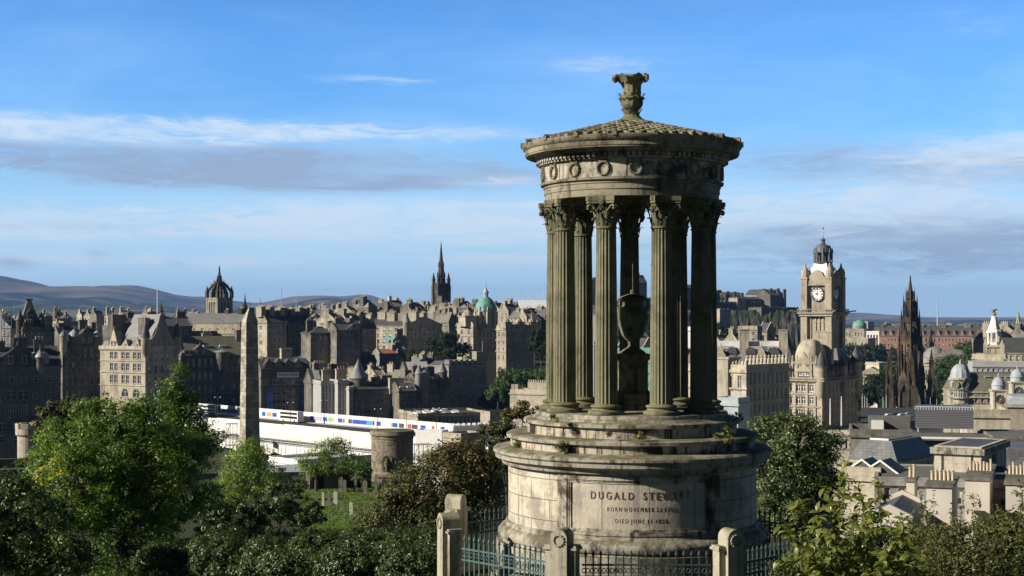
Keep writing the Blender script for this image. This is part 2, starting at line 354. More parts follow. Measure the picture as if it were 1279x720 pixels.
mon = empty('monument', (MX, MY, GZ), 0, 'round open stone temple of nine fluted columns on a tall inscribed drum, urn inside', 'monument')
def prof(p): return [(r, z+Q) for r, z in p]
m = MB(); m.lathe(prof([(2.85, -4.56), (2.88, -4.60), (2.9, -4.66), (2.99, -4.70), (3.05, -4.78), (3.06, -4.85), (3.03, -4.92), (2.98, -4.95), (3.0, -4.99), (3.10, -5.0), (3.10, -5.55), (3.22, -5.6), (3.24, -6.3)]), 128)
m.obj('base_moulding', M['step'], mon, smooth=35)
m = MB(); m.lathe(prof([(2.82, -4.6), (2.82, -3.24)]), 128, cap=False); dr = m.obj('drum', M['drum'], mon, smooth=35)
m = MB(); m.lathe(prof([(2.72, -2.86), (3.06, -2.90), (3.13, -2.92), (3.16, -2.95), (3.165, -3.0), (3.14, -3.03), (3.12, -3.04), (3.12, -3.13), (3.04, -3.17), (2.98, -3.20), (2.96, -3.27), (2.80, -3.30)]), 128, cap=False)
m.obj('drum_cornice', M['step'], mon, smooth=35)
for nm, (rt, rf, zt, zl, zb) in {'a': (2.86, 2.77, -2.585, -2.70, -2.9), 'b': (2.47, 2.38, -2.25, -2.36, -2.62)}.items():
    m = MB(); m.lathe(prof([(rf-.5, zt+.015), (rf-.1, zt+.01), (rt-.04, zt), (rt, zt-.025), (rt, zl+.02), (rt-.03, zl), (rf, zl-.01)]), 128, cap=False)
    st = m.obj('step', M['step'], mon, smooth=35)
    m = MB(); m.lathe(prof([(rf, zl-.01), (rf, zb)]), 128, cap=False); m.obj('step_riser', M['stepface'], st, smooth=35)
m = MB(); m.lathe(prof([(.002, -2.075), (2.10, -2.09), (2.16, -2.10), (2.18, -2.14), (2.18, -2.18), (2.24, -2.2), (2.30, -2.28)]), 96, cap=False)
m.obj('platform', M['step'], mon, smooth=35)
# entablature rings
def ring(m, pr, n=128): m.lathe(prof(pr), n, cap=False)
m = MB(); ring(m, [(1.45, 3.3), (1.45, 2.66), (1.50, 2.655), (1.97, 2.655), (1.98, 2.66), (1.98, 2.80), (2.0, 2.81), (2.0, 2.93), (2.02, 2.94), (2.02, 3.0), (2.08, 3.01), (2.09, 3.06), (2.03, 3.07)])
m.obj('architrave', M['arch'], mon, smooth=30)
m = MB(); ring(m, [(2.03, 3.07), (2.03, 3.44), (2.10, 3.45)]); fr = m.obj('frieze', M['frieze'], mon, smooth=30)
for k in range(18):
    a = radians(-2.3+20*k); nrm = (sin(a), -cos(a), 0); c = (2.045*sin(a), -2.045*cos(a), 3.255+Q)
    w = MB(); w.torus(c, nrm, .125, .026, 22, 5, 1.08)
    for t in range(16):                                   # leaves of the wreath
        q = 2*pi*(t+.5)/16; rx = sin(q)*.13; rz = cos(q)*.14
        cx, cy = c[0]+cos(a)*rx+nrm[0]*.02, c[1]+sin(a)*rx+nrm[1]*.02
        w.M = Matrix.Translation((cx, cy, c[2]+rz)) @ Matrix.Rotation(a, 4, 'Z') @ Matrix.Rotation(-q, 4, 'Y')
        w.box(-.028, .028, -.02, .01, -.012, .012); w.M = None
    w.M = Matrix.Translation((c[0], c[1], c[2]+.15)) @ Matrix.Rotation(a, 4, 'Z')   # ribbon tails
    w.xprism([(-.09, .03), (-.02, -.01), (.02, -.01), (.09, .03), (.10, 0), (.03, -.04), (-.03, -.04), (-.10, 0)], -.025, .005); w.M = None
    w.obj('wreath', M['arch'], fr)
m = MB()
for k in range(108):                                      # dentils
    a = 2*pi*k/108; m.M = Matrix.Rotation(a, 4, 'Z'); m.box(-.035, .035, -2.19, -2.05, 3.50+Q, 3.585+Q)
m.M = None; ring(m, [(2.06, 3.45), (2.12, 3.46), (2.12, 3.5), (2.10, 3.5), (2.10, 3.59)])
m.obj('dentil_band', M['frieze'], mon)
m = MB(); ring(m, [(2.10, 3.59), (2.20, 3.60), (2.24, 3.66), (2.42, 3.67), (2.425, 3.70), (2.44, 3.71), (2.44, 3.80), (2.47, 3.82), (2.51, 3.88), (2.52, 3.93), (2.46, 3.94), (2.3, 3.97)])
cor = m.obj('roof_cornice', M['arch'], mon, smooth=30)
m = MB(); m.lathe(prof([(1.46, 3.25), (1.3, 3.32), (.8, 3.4), (.002, 3.42)]), 48, cap=False); m.obj('ceiling', M['col'], mon, smooth=30)
# roof with leaf-shaped scales
m = MB(); m.lathe(prof([(2.42, 3.95), (1.2, 4.25), (.3, 4.48), (.002, 4.5)]), 64, cap=False)
for rw in range(11):
    r0 = 2.44-rw*.19; n = max(10, int(2*pi*r0/.24))
    for i in range(n):
        a = 2*pi*(i+.5*(rw % 2))/n+random.uniform(-.01, .01); wd = 2*pi*r0/n*.52
        zf = lambda r: 3.96+(2.42-r)*.248
        m.M = Matrix.Rotation(a, 4, 'Z')
        up = .035+random.uniform(0, .02)
        pts = [(-wd*.25, -r0, up*.8), (wd*.25, -r0, up*.8), (wd, -r0+.1, up), (wd, -r0+.24, .012), (-wd, -r0+.24, .012), (-wd, -r0+.1, up)]
        top = [(x, y, zf(-y)+h+Q) for x, y, h in pts]; bot = [(x, y, zf(-y)-.02+Q) for x, y, h in pts]
        m.add(top+bot, [(0, 1, 2, 3, 4, 5)]+[(j, j+6, (j+1) % 6+6, (j+1) % 6) for j in range(6)]); m.M = None
rf = m.obj('roof', M['tiles'], mon)
for k in range(18):
    a = 2*pi*(k+.35)/18
    m = MB(); m.M = Matrix.Rotation(a, 4, 'Z')
    m.add([(-.05, -2.54, 3.90+Q), (.05, -2.54, 3.90+Q), (.055, -2.54, 3.97+Q), (0, -2.55, 4.02+Q), (-.055, -2.54, 3.97+Q), (-.04, -2.28, 3.99+Q), (.04, -2.28, 3.99+Q), (.045, -2.28, 4.02+Q), (0, -2.28, 4.04+Q), (-.045, -2.28, 4.02+Q)],
          [(0, 1, 2, 3, 4), (9, 8, 7, 6, 5), (0, 5, 6, 1), (1, 6, 7, 2), (2, 7, 8, 3), (3, 8, 9, 4), (4, 9, 5, 0)])
    m.M = None; m.obj('antefix', M['tiles'], rf)
# finial
m = MB(); m.lathe(prof([(.42, 4.46), (.34, 4.52), (.24, 4.57), (.17, 4.64), (.15, 4.70), (.155, 4.76), (.2, 4.80), (.235, 4.86), (.25, 4.93), (.24, 4.99), (.28, 5.01), (.28, 5.05), (.22, 5.06), (.20, 5.10), (.205, 5.30), (.22, 5.40), (.27, 5.46), (.33, 5.49), (.34, 5.53), (.1, 5.55)]), 32,
             mod=lambda a: 1+.05*cos(12*a))
for ring_z, ln, n_, r0 in ((4.66, .14, 10, .17), (4.90, .15, 12, .23), (5.0, .16, 10, .24)):
    for k in range(n_):
        a = 2*pi*k/n_; m.M = Matrix.Rotation(a, 4, 'Z')
        pts = [(-r0, ring_z), (-r0-.03, ring_z+ln*.5), (-r0-.07, ring_z+ln*.85), (-r0-.10, ring_z+ln*.8)]
        for q in range(3):
            w0, w1 = (.05, .045, .03, .012)[q:q+2]
            (y0, z0), (y1, z1) = pts[q], pts[q+1]
            m.add([(-w0, y0, z0+Q), (w0, y0, z0+Q), (w1, y1, z1+Q), (-w1, y1, z1+Q), (0, y0+.04, z0+Q)], [(0, 1, 2, 3), (3, 2, 4)])
        m.M = None
for k in range(3):                                        # three scrolls carrying the lost tripod
    a = radians(90+120*k-12); dx, dy = cos(a), sin(a)
    def sc_(t): return (dx*t[0], dy*t[0], t[1]+Q)
    m.path([sc_(t) for t in ((.16, 5.25), (.24, 5.40), (.33, 5.50), (.41, 5.51), (.44, 5.45), (.42, 5.40), (.38, 5.40), (.365, 5.44))], [.05, .055, .065, .065, .055, .045, .04, .03], 7)
for k in range(6):
    a = radians(60*k+20); m.M = Matrix.Rotation(a, 4, 'Z'); m.add([(-.09, -.28, 5.38+Q), (.09, -.28, 5.38+Q), (.1, -.38, 5.52+Q), (0, -.40, 5.57+Q), (-.1, -.38, 5.52+Q), (0, -.26, 5.5+Q)], [(0, 1, 2, 3, 4), (3, 5, 0), (3, 5, 1), (4, 5, 0), (2, 5, 1)]); m.M = None
m.obj('finial', M['cap'], mon, smooth=40)
# columns
def flute(a): t = (a*20/(2*pi)) % 1; return 1-.085*sqrt(max(0, 1-((t-.5)/.40)**2)) if abs(t-.5) < .40 else 1.0
def shaft_mesh():
    m = MB(); zs = np.linspace(0, 1, 9); pr = []
    H = 4.05
    for t in zs: pr.append((.250-.035*t**1.6, .20+t*(H-.2)))
    m.lathe(pr, 160, mod=flute, cap=False)
    m.lathe([(.27, .17), (.255, .21), (.245, .22)], 40, cap=False); m.lathe([(.212, H-.02), (.235, H-.01), (.235, H+.03), (.2, H+.04)], 40, cap=False)
    return m.mesh('shaft', M['col'], 30)
def base_mesh():
    m = MB(); m.lathe([(.385, 0), (.40, .03), (.395, .07), (.35, .085), (.315, .10), (.305, .13), (.33, .15), (.345, .17), (.33, .20), (.28, .205), (.25, .23)], 40); return m.mesh('column_base', M['col'], 35)
def capital_mesh():
    m = MB(); m.lathe([(.205, 4.08), (.205, 4.3), (.22, 4.45), (.27, 4.56)], 24)
    for row, (n, z0, ln, off, w) in enumerate(((8, 4.08, .20, 0, .075), (8, 4.16, .27, .5, .075))):
        for k in range(n):
            m.M = Matrix.Rotation(2*pi*(k+off)/n, 4, 'Z')
            pts = [(.215, 0), (.235, .4), (.25, .75), (.285, .97), (.315, .98), (.325, .88)]
            ws = [.7, 1, .95, .75, .5, .2]
            vs = []; fs = []
            for (r, t), ww in zip(pts, ws):
                rr = r+.015*row; vs += [(-w*ww, -rr+.012, z0+ln*t), (0, -rr-.012, z0+ln*t), (w*ww, -rr+.012, z0+ln*t)]
            for q in range(5): fs += [(q*3, q*3+1, q*3+4, q*3+3), (q*3+1, q*3+2, q*3+5, q*3+4)]
            m.add(vs, fs); m.M = None
    for k in range(4):
        for sgn in (-1, 1):
            a = pi/4+k*pi/2
            def pt(r, s_, z): return (r*cos(a)-s_*sin(a), r*sin(a)+s_*cos(a), z)
            m.path([pt(.22, sgn*.12, 4.32), pt(.28, sgn*.09, 4.44), pt(.36, sgn*.045, 4.53), pt(.42, sgn*.03, 4.535), pt(.445, sgn*.03, 4.49), pt(.43, sgn*.03, 4.45), pt(.40, sgn*.03, 4.455), pt(.395, sgn*.03, 4.48)], [.014, .02, .026, .028, .026, .024, .02, .016], 6)
        for sgn in (-1, 1):                               # inner helices
            a = k*pi/2
            def pt2(r, s_, z): return (r*cos(a)-s_*sin(a), r*sin(a)+s_*cos(a), z)
            m.path([pt2(.235, sgn*.13, 4.34), pt2(.26, sgn*.10, 4.45), pt2(.29, sgn*.05, 4.52), pt2(.30, sgn*.02, 4.49), pt2(.29, sgn*.045, 4.46)], [.012, .016, .018, .016, .012], 5)
        m.M = Matrix.Rotation(k*pi/2, 4, 'Z'); m.xprism([(-.05, 4.56), (0, 4.53), (.05, 4.56), (.06, 4.63), (0, 4.66), (-.06, 4.63)], -.35, -.28); m.M = None
    pl = []
    for k in range(4):
        a = pi/4+k*pi/2
        pl += [(.46*cos(a-.09), .46*sin(a-.09)), (.46*cos(a+.09), .46*sin(a+.09))]
        for t in (.25, .5, .75): pl.append((.0, 0))
        n0 = pl[-4]; a2 = a+pi/2; n1 = (.46*cos(a2-.09), .46*sin(a2-.09)); mid = a+pi/4
        for q, t in enumerate((.25, .5, .75)):
            x = n0[0]*(1-t)+n1[0]*t; y = n0[1]*(1-t)+n1[1]*t; s_ = .05*sin(pi*t)
            pl[-3+q] = (x-cos(mid)*s_, y-sin(mid)*s_)
    m.prism(pl, 4.575, 4.62); m.prism([(x*1.04, y*1.04) for x, y in pl], 4.63, 4.73)
    m.prism([(x*.97, y*.97) for x, y in pl], 4.62, 4.63)
    return m.mesh('capital', M['cap'], 30)
sm, bm_, cm = shaft_mesh(), base_mesh(), capital_mesh()
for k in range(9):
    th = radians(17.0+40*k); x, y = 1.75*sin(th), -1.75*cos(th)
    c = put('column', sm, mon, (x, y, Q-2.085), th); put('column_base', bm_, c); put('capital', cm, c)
# urn on its pedestal
ur = MB()
ur.M = Matrix.Translation((.02, 0, 0))
o8 = pi/8
ur.lathe(prof([(.50, -2.08), (.50, -1.98), (.47, -1.95), (.47, -1.72), (.45, -1.69), (.40, -1.65)]), 8, a0=o8)
ur.lathe(prof([(.385, -1.66), (.37, -1.60), (.37, -.98), (.385, -.95)]), 8, a0=o8)
ur.lathe(prof([(.38, -.96), (.43, -.92), (.45, -.86), (.45, -.82), (.32, -.79), (.28, -.74)]), 8, a0=o8)
pd = ur.obj('pedestal', M['cap'], mon, smooth=20)
ur = MB(); ur.M = Matrix.Translation((.02, 0, 0)) 
ur.lathe(prof([(.26, -.78), (.23, -.72), (.13, -.66), (.10, -.60), (.115, -.56), (.10, -.54), (.15, -.50), (.25, -.38), (.315, -.18), (.345, .02), (.345, .24), (.34, .26), (.26, .27), (.235, .30), (.235, .38), (.255, .40), (.33, .42), (.34, .45), (.27, .50), (.12, .555), (.06, .565), (.05, .59), (.065, .62), (.04, .65), (.002, .66)]), 40)
for sgn in (-1, 1): ur.path([(sgn*t, -.02, z+Q) for t, z in ((.33, .25), (.36, .33), (.33, .42))], .02, 6)
ur.obj('urn', M['cap'], mon, smooth=35)
# inscription panel, following the drum
PA = radians(-1.0)
def bend(vs, r, a_c=PA): return [((r+d)*sin(a_c+u/r), -(r+d)*cos(a_c+u/r), z) for u, d, z in vs]
def cbar(m, u0, u1, z0, z1, d0, d1, r=2.82, n=24):
    us = np.linspace(u0, u1, max(2, int(n*abs(u1-u0)/3.2)+2)); vs = []
    for u in us: vs += [(u, d0, z0), (u, d1, z0), (u, d1, z1), (u, d0, z1)]
    fs = [(0, 1, 2, 3)]; k = len(us)
    for i in range(k-1):
        for j in range(4): fs.append((i*4+j, i*4+(j+1) % 4, (i+1)*4+(j+1) % 4, (i+1)*4+j))
    fs.append(tuple((k-1)*4+j for j in (3, 2, 1, 0))); m.add(bend(vs, r), fs)
z0, z1 = Q-4.57, Q-3.33
m = MB(); cbar(m, -1.44, 1.44, z0+.10, z1-.12, -.03, .012); pn = m.obj('inscription_panel', M['panel'], mon, smooth=30)
m = MB()
for (o_, d_) in ((0, .07), (.075, .045), (.12, .028)):
    t_ = .075 if o_ == 0 else .04
    U = 1.66-o_; zb_, zt_ = z0+.0+o_*.8, z1-o_*.9
    cbar(m, -U, -U+t_, zb_, zt_, -.02, d_); cbar(m, U-t_, U, zb_, zt_, -.02, d_)
    cbar(m, -U+t_, U-t_, zt_-t_, zt_, -.02, d_); cbar(m, -U+t_, U-t_, zb_, zb_+t_, -.02, d_)
cbar(m, -1.82, -1.665, z0, z1, -.02, .055); cbar(m, 1.665, 1.82, z0, z1, -.02, .055)
m.obj('panel_frame', M['frieze'], pn, smooth=30)
for txt, size, zc, wd in (('D U G A L D    S T E W A R T', .225, -3.735, 2.13), ('B O R N  N O V E M B E R  2 2  1 7 5 3', .13, -4.015, 1.42), ('D I E D  J U N E  1 1  1 8 2 8', .13, -4.26, 1.08)):
    me = text_mesh(txt, size, .002 if size < .2 else .006, -.0015 if size < .2 else .001)
    n = len(me.vertices); co = np.empty(n*3); me.vertices.foreach_get('co', co); co = co.reshape(-1, 3)
    w = co[:, 0].max()-co[:, 0].min(); kx = wd/w; cx_ = (co[:, 0].max()+co[:, 0].min())/2
    u = (co[:, 0]-cx_)*kx+.02; z = co[:, 1]+zc+Q; d = co[:, 2]+.0155
    r = 2.82; co2 = np.stack([(r+d)*np.sin(PA+u/r), -(r+d)*np.cos(PA+u/r), z], 1)
    me.vertices.foreach_set('co', co2.ravel()); me.materials.clear(); me.materials.append(M['letters']); me.update()
    put('lettering', me, pn)
# fence: octagon of piers and iron railings
FR = 4.4
def fpt(k): th = radians(22.0+45*k); return Vector((MX+FR*sin(th), MY-FR*cos(th), GZ-.1)), th
def pier():
    r = empty('fence_pier', (0, 0, 0))
    m = MB(); H = 1.98; w = .18
    arc = [(w*cos(t), H-.18+w*sin(t)) for t in np.linspace(0, pi, 13)]
    m.xprism([(-w, 0), (w, 0)]+arc, -.24, .16)
    m.box(-w-.03, w+.03, -.27, .19, 0, .25)
    m.torus((0, -.245, H-.22), (0, -1, 0), .105, .02, 20, 6)
    for k in range(12):
        a = 2*pi*k/12; m.cbox(.11*cos(a), -.255, H-.235+.11*sin(a), .045, .04, .03)
    m.obj('shaft', M['pier'], r, smooth=30)
    for s_ in (-1, 1):
        m = MB(); m.box(s_*.185, s_*.32, -.13, .13, 0, H-.42) if s_ > 0 else m.box(-.32, -.185, -.13, .13, 0, H-.42)
        xa, xb = (.185, .36) if s_ > 0 else (-.36, -.185)
        m.box(xa, xb, -.18, .18, H-.42, H-.37); m.box(xa+.02, xb-.02, -.15, .15, H-.37, H-.33)
        m.obj('shoulder', M['pier'], r)
    return r
names = ['front pier with a carved wreath to the right of the inscription', 'rounded stone fence pier at right side of the drum', 'stone fence pier behind right of the drum', 'stone fence pier directly behind the drum',
         'stone fence pier hidden behind the left of the drum', 'stone fence pier standing behind the leftmost pier', 'leftmost rounded stone fence pier with a wreath', 'front pier with a carved wreath to the left of the inscription']
pp = pier(); tp = [(c, []) for c in kids(pp)]
def copy_flat(o):
    c = o.copy(); COL.objects.link(c)
    for ch in kids(o):
        d = ch.copy(); COL.objects.link(d); d.parent = c
        for g2 in kids(ch): e = g2.copy(); COL.objects.link(e); e.parent = d
    return c
def railing(L, material):
    r = empty('iron_railing', (0, 0, 0)); m = MB(); n = int(L/.155); z = .1
    for k in range(n+1):
        x = -L/2+L*(k+.5)/(n+1)
        m.box(x-.014, x+.014, -.014, .014, z, 1.27); m.lathe([(.012, 1.25), (.03, 1.265), (.012, 1.28), (.036, 1.33), (.004, 1.42)], 6, x, 0)
    m.obj('bars', material, r)
    m = MB()
    for zz, h in ((1.10, .035), (.86, .035), (.16, .04)): m.box(-L/2, L/2, -.025, .025, zz, zz+h)
    n2 = int(L/.155)*2
    for k in range(n2): x = -L/2+L*(k+.5)/n2; m.torus((x, 0, 1.0), (0, 1, 0), .034, .008, 8, 4, 1.5)
    m.obj('rail', material, r); return r
rn = ['dark iron railing with spear tips in front of the inscription drum', 'iron railing with spear tips at lower right beside the leafy branches', 'iron railing behind right of the drum', 'iron railing behind the drum on its far right side',
      'iron railing behind the drum on its far left side', 'dark iron railing seen behind the two left piers', 'iron railing along the left side of the drum', 'blue green iron railing with spear tips between the left piers and the drum']
for k in range(8):
    p, th = fpt(k)
    if k != 2:
        c = pp if k == 0 else copy_flat(pp); c.location = p; c.rotation_euler = (0, 0, th)
        tag(c, names[k], 'fence pier', 'piers of the monument fence')
    p0, _ = fpt(k-1); d = p-p0; Lr = d.length-.78; mid = (p+p0)/2
    side = k % 8
    order = {0: 0, 1: 1, 2: 2, 3: 3, 4: 4, 5: 5, 6: 6, 7: 7}[side]
    r = railing(Lr, M['verdigris'] if k in (7,) else M['darkiron']); r.location = mid+Vector((0, 0, .12)); r.rotation_euler = (0, 0, math.atan2(d.y, d.x))
    tag(r, rn[order], 'railing', 'iron railings of the monument fence')
    m = MB(); m.box(-d.length/2+.2, d.length/2-.2, -.12, .12, -.3, .16); m.obj('kerb', M['pier'], r)
# ================================================================ hills
def hillmat(name, c1, c2, c3, s=.0012):
    g = G(name); o = g.tc.outputs['Object']
    b = g.mix(g.rng(g.noise(o, s, 8, .65), .42, .56), c1, c2)
    b = g.mix(g.rng(g.noise(g.mapping((1, 1, 2.5), loc=(500, 900, 0)), s*2.2, 6, .6), .52, .6, 0, .8), b, c3)
    g.col(b); return g.set(.95, 0, .05)
M['moor'] = hillmat('moorland', (.03, .036, .024), (.22, .18, .09), (.17, .10, .07), .0013)
M['woodhill'] = hillmat('wooded_slopes', (.010, .02, .014), (.035, .05, .028), (.20, .19, .09), .0022)
def ridge(label_name, pts, Y, dY, m_, y_foot=402, amp=6, nx=150, ny=26):
    px = np.linspace(pts[0][0], pts[-1][0], nx); py = np.interp(px, [p[0] for p in pts], [p[1] for p in pts])
    k = np.ones(9)/9; py = np.convolve(np.pad(py, 4, 'edge'), k, 'valid'); vs = []; fs = []
    ph = rng.uniform(0, 6, 12)
    for j in range(ny):
        t = j/(ny-1)
        y = Y-dY+2*dY*t
        prof_ = sin(pi*min(t, 1))**1.3
        for i in range(nx):
            x = X(px[i], Y)*(1+(t-.5)*.02)
            top = ZC-(py[i]-YH)/F*Y; z0 = 40.
            nz = sum(sin(x*f/700+ph[q])*sin(y*f/500+ph[q+4])/f for q, f in enumerate((1, 2.1, 4.3, 8.7)))
            vs.append((x, y, z0+(top-z0)*prof_+nz*amp*4*(prof_ if j != ny//2 else .4)))
    for j in range(ny-1):
        for i in range(nx-1): fs.append((j*nx+i, j*nx+i+1, (j+1)*nx+i+1, (j+1)*nx+i))
    m = MB(); m.add(vs, fs); o = m.obj('hills', m_, None, smooth=180); o['kind'] = 'structure'; return o
ridge('a', [(-200, 338), (-60, 336), (0, 343), (22, 347), (45, 354), (60, 357), (95, 356), (125, 358), (150, 359), (170, 361), (200, 368), (240, 375), (300, 388), (360, 398)], 12500, 2600, M['moor'])
ridge('b', [(60, 398), (90, 372), (110, 362), (135, 357), (150, 355.5), (172, 356.5), (190, 361), (215, 368), (232, 370), (250, 372), (280, 378), (320, 390), (360, 398)], 14500, 2200, M['moor'])
ridge('c', [(200, 398), (225, 372), (245, 369), (262, 372), (300, 376), (330, 379), (352, 374), (375, 370), (395, 370), (430, 372), (455, 369.5), (472, 373), (490, 381), (520, 392), (560, 398)], 16500, 2200, M['moor'])
ridge('d', [(-200, 366), (-40, 362), (0, 366), (30, 362), (60, 372), (90, 371), (115, 365), (140, 370), (180, 378), (230, 385), (290, 388), (340, 385), (375, 380), (400, 375), (430, 374), (450, 378), (470, 384), (500, 392), (560, 398)], 9500, 1800, M['woodhill'])
ridge('e', [(-200, 385), (0, 384), (60, 382), (120, 385), (200, 389), (300, 391), (400, 390), (520, 393), (640, 396), (720, 398)], 7200, 900, M['woodhill'], amp=3)
ridge('f', [(560, 399), (700, 398), (900, 397), (1020, 394), (1070, 391.5), (1100, 394), (1140, 396), (1200, 397), (1260, 396), (1330, 396), (1500, 397)], 15000, 3000, M['moor'], amp=3)
ridge('g', [(700, 402), (1000, 400), (1080, 399), (1150, 402), (1230, 400), (1330, 401), (1500, 401)], 9000, 1500, M['woodhill'], amp=3)
ridge('h', [(700, 410), (1000, 407), (1080, 405), (1150, 407), (1230, 406), (1330, 407), (1500, 407)], 5200, 900, M['woodhill'], amp=2)
# ================================================================ building kit
_wm = {}
def win_mesh(w, h, style='sash', fr='frame'):
    key = (round(w, 1), round(h, 1), style, fr)
    if key in _wm: return _wm[key]
    w, h = key[0], key[1]; m = MB(); t = min(.14, w*.14)
    m.mi = 1; m.box(-w/2, w/2, .10, .16, 0, h); m.mi = 0
    m.box(-w/2, -w/2+t, 0, .1, 0, h); m.box(w/2-t, w/2, 0, .1, 0, h); m.box(-w/2+t, w/2-t, 0, .1, 0, t); m.box(-w/2+t, w/2-t, 0, .1, h-t, h)
    if style == 'blind': m.box(-w/2+t, w/2-t, .04, .1, h*.42, h-t)
    elif style in ('sash', 'mullion'): m.box(-w/2+t, w/2-t, .02, .1, h*.5-t*.4, h*.5+t*.4)
    if style in ('mullion', 'cross', 'arch'): m.box(-t*.6, t*.6, .02, .1, t, h-t)
    if style == 'cross': m.box(-w/2+t, w/2-t, .02, .1, h*.66, h*.66+t*.8)
    if style == 'arch': m.box(-w/2+t, w/2-t, .02, .1, h*.6, h*.6+t*.8)
    m.mi = 2; m.box(-w/2-.15, w/2+.15, -.30, .0, -.2, -.01); m.box(-w/2-.1, w/2+.1, -.24, -.165, h+.01, h+.28)
    _wm[key] = m.mesh('window', [M[fr], M['glass'], M['grey']]); return _wm[key]
class B:
    def __init__(s, name, label, cat, xl, xc, xr, d, a, wall='soot', roof='slate', base=None, group=None, W=None, D=None, thick=0):
        a = radians(a); s.a = a; s.C = (X(xc, d), d); s.d = d
        s.rx, s.ry = cos(a), sin(a); s.lx, s.ly = -sin(a), cos(a)
        s.W = W or s.solve((s.rx, s.ry), xr); s.D = D or s.solve((s.lx, s.ly), xl)
        if W is None and not 0 < s.W < 60: s.W = 14.0
        assert s.W > 0 and s.D > 0, (label, s.W, s.D)
        if s.D > 60: print('deep', label, s.D)
        cs = [s.wp(0, 0), s.wp(s.W, 0), s.wp(0, s.D), s.wp(s.W, s.D)]
        s.zb = base if base is not None else min(terrain(*c) for c in cs)-1.5
        s.wall = M[wall]; s.roofm = M[roof]
        s.o = empty(name, (s.C[0], s.C[1], s.zb), a, label, cat, group); s.wmb = MB(); s.rf = None; s.nwin = 0
    def solve(s, dv, px):
        k = (px-CX)/F; return (k*s.C[1]-s.C[0])/(dv[0]-k*dv[1])
    def wp(s, u, v): return (s.C[0]+u*s.rx+v*s.lx, s.C[1]+u*s.ry+v*s.ly)
    def ur(s, px): return s.solve((s.rx, s.ry), px)          # along right face
    def ul(s, px): return s.solve((s.lx, s.ly), px)          # along left face
    def Z(s, py, u=0, v=0): return ZC-(py-YH)/F*s.wp(u, v)[1]-s.zb
    def face(s, side, L, z0, z1, wins, rec=.28, arch=False):
        us = sorted({0, L, *[w[0] for w in wins], *[w[1] for w in wins]}); zs = sorted({z0, z1, *[w[2] for w in wins], *[w[3] for w in wins]})
        T = (lambda u, q, z: (u, q, z)) if side == 'r' else (lambda u, q, z: (q, u, z))
        def isw(u, z): return any(w[0] < u < w[1] and w[2] < z < w[3] for w in wins)
        m = s.wmb
        for i in range(len(us)-1):
            run = None
            for j in range(len(zs)-1):
                if isw((us[i]+us[i+1])/2, (zs[j]+zs[j+1])/2):
                    if run is not None: m.add([T(us[i], 0, run), T(us[i+1], 0, run), T(us[i+1], 0, zs[j]), T(us[i], 0, zs[j])], [(0, 1, 2, 3)]); run = None
                elif run is None: run = zs[j]
            if run is not None: m.add([T(us[i], 0, run), T(us[i+1], 0, run), T(us[i+1], 0, z1), T(us[i], 0, z1)], [(0, 1, 2, 3)])
        for (a, b, c, d, *st) in wins:
            m.add([T(a, 0, c), T(b, 0, c), T(b, 0, d), T(a, 0, d), T(a, rec, c), T(b, rec, c), T(b, rec, d), T(a, rec, d)], [(0, 1, 5, 4), (1, 2, 6, 5), (2, 3, 7, 6), (3, 0, 4, 7)])
            style, fr = (st+['sash', 'frame'])[:2] if len(st) >= 2 else ((st[0], 'frame') if st else ('sash', 'frame'))
            if style == 'arch':
                r = (b-a)/2; cx = (a+b)/2
                for sg in (-1, 1):
                    pts = [(cx+sg*r*cos(t), d-r+r*sin(t)) for t in np.linspace(0, pi/2, 6)]
                    m.add([T(u, .02, z) for u, z in pts]+[T(cx+sg*r, .02, d)], [(6, k, k+1) for k in range(5)])
            if s.nwin < 98 and style != 'void':
                o = put('window', win_mesh(b-a, d-c, style, fr), s.o, T((a+b)/2, rec-.12, c), 0 if side == 'r' else -pi/2); s.nwin += 1
    def grid(s, side, y_top, y_bot, rows, cols, fw=.45, fh=.6, style='sash', fr='frame', u0=0, u1=None, m=.04, rnd=True):
        L = s.W if side == 'r' else s.D; u1 = u1 or L
        zt, zb = (s.Z(y_top), s.Z(y_bot)); H = (zt-zb)/rows; out = []; e = (u1-u0)*m; cw = (u1-u0-2*e)/cols
        for r in range(rows):
            for c in range(cols):
                w, h = min(cw*fw, 2.4 if style != 'mullion' else 3.2), H*fh; uc = u0+e+(c+.5)*cw; z0 = zt-(r+1)*H+(H-h)*.45
                st = style
                if rnd and style == 'sash': st = random.choice(('sash', 'sash', 'sash', 'blind', 'blind', 'mullion', 'none'))
                out.append((round(uc-w/2, 3), round(uc+w/2, 3), round(z0, 3), round(z0+h, 3), st, fr))
        return out
    def body(s, H, wr=(), wl_=(), band=(), gables=None, noR=False, parapet=0):
        """walls: windows on the two faces seen, blank behind"""
        s.H = H; m = s.wmb; W_, D_ = s.W, s.D
        s.face('r', W_, 0, H, list(wr)); s.face('l', D_, 0, H, list(wl_))
        m.add([(W_, 0, 0), (W_, D_, 0), (W_, D_, H), (W_, 0, H)], [(0, 1, 2, 3)]); m.add([(0, D_, 0), (W_, D_, 0), (W_, D_, H), (0, D_, H)], [(3, 2, 1, 0)])
        m.add([(.1, .1, H-.4), (W_-.1, .1, H-.4), (W_-.1, D_-.1, H-.4), (.1, D_-.1, H-.4)], [(0, 1, 2, 3)])
        if gables:
            ax, rh = gables
            if ax == 'y':
                for v in (0, D_): m.add([(0, v, H), (W_, v, H), (W_/2, v, H+rh)], [(0, 1, 2)])
            else:
                for u in (0, W_): m.add([(u, 0, H), (u, D_, H), (u, D_/2, H+rh)], [(0, 1, 2)])
        s.wallo = m.obj('wall', s.wall, s.o)
        for z in band: s.ringband(z)
        return s
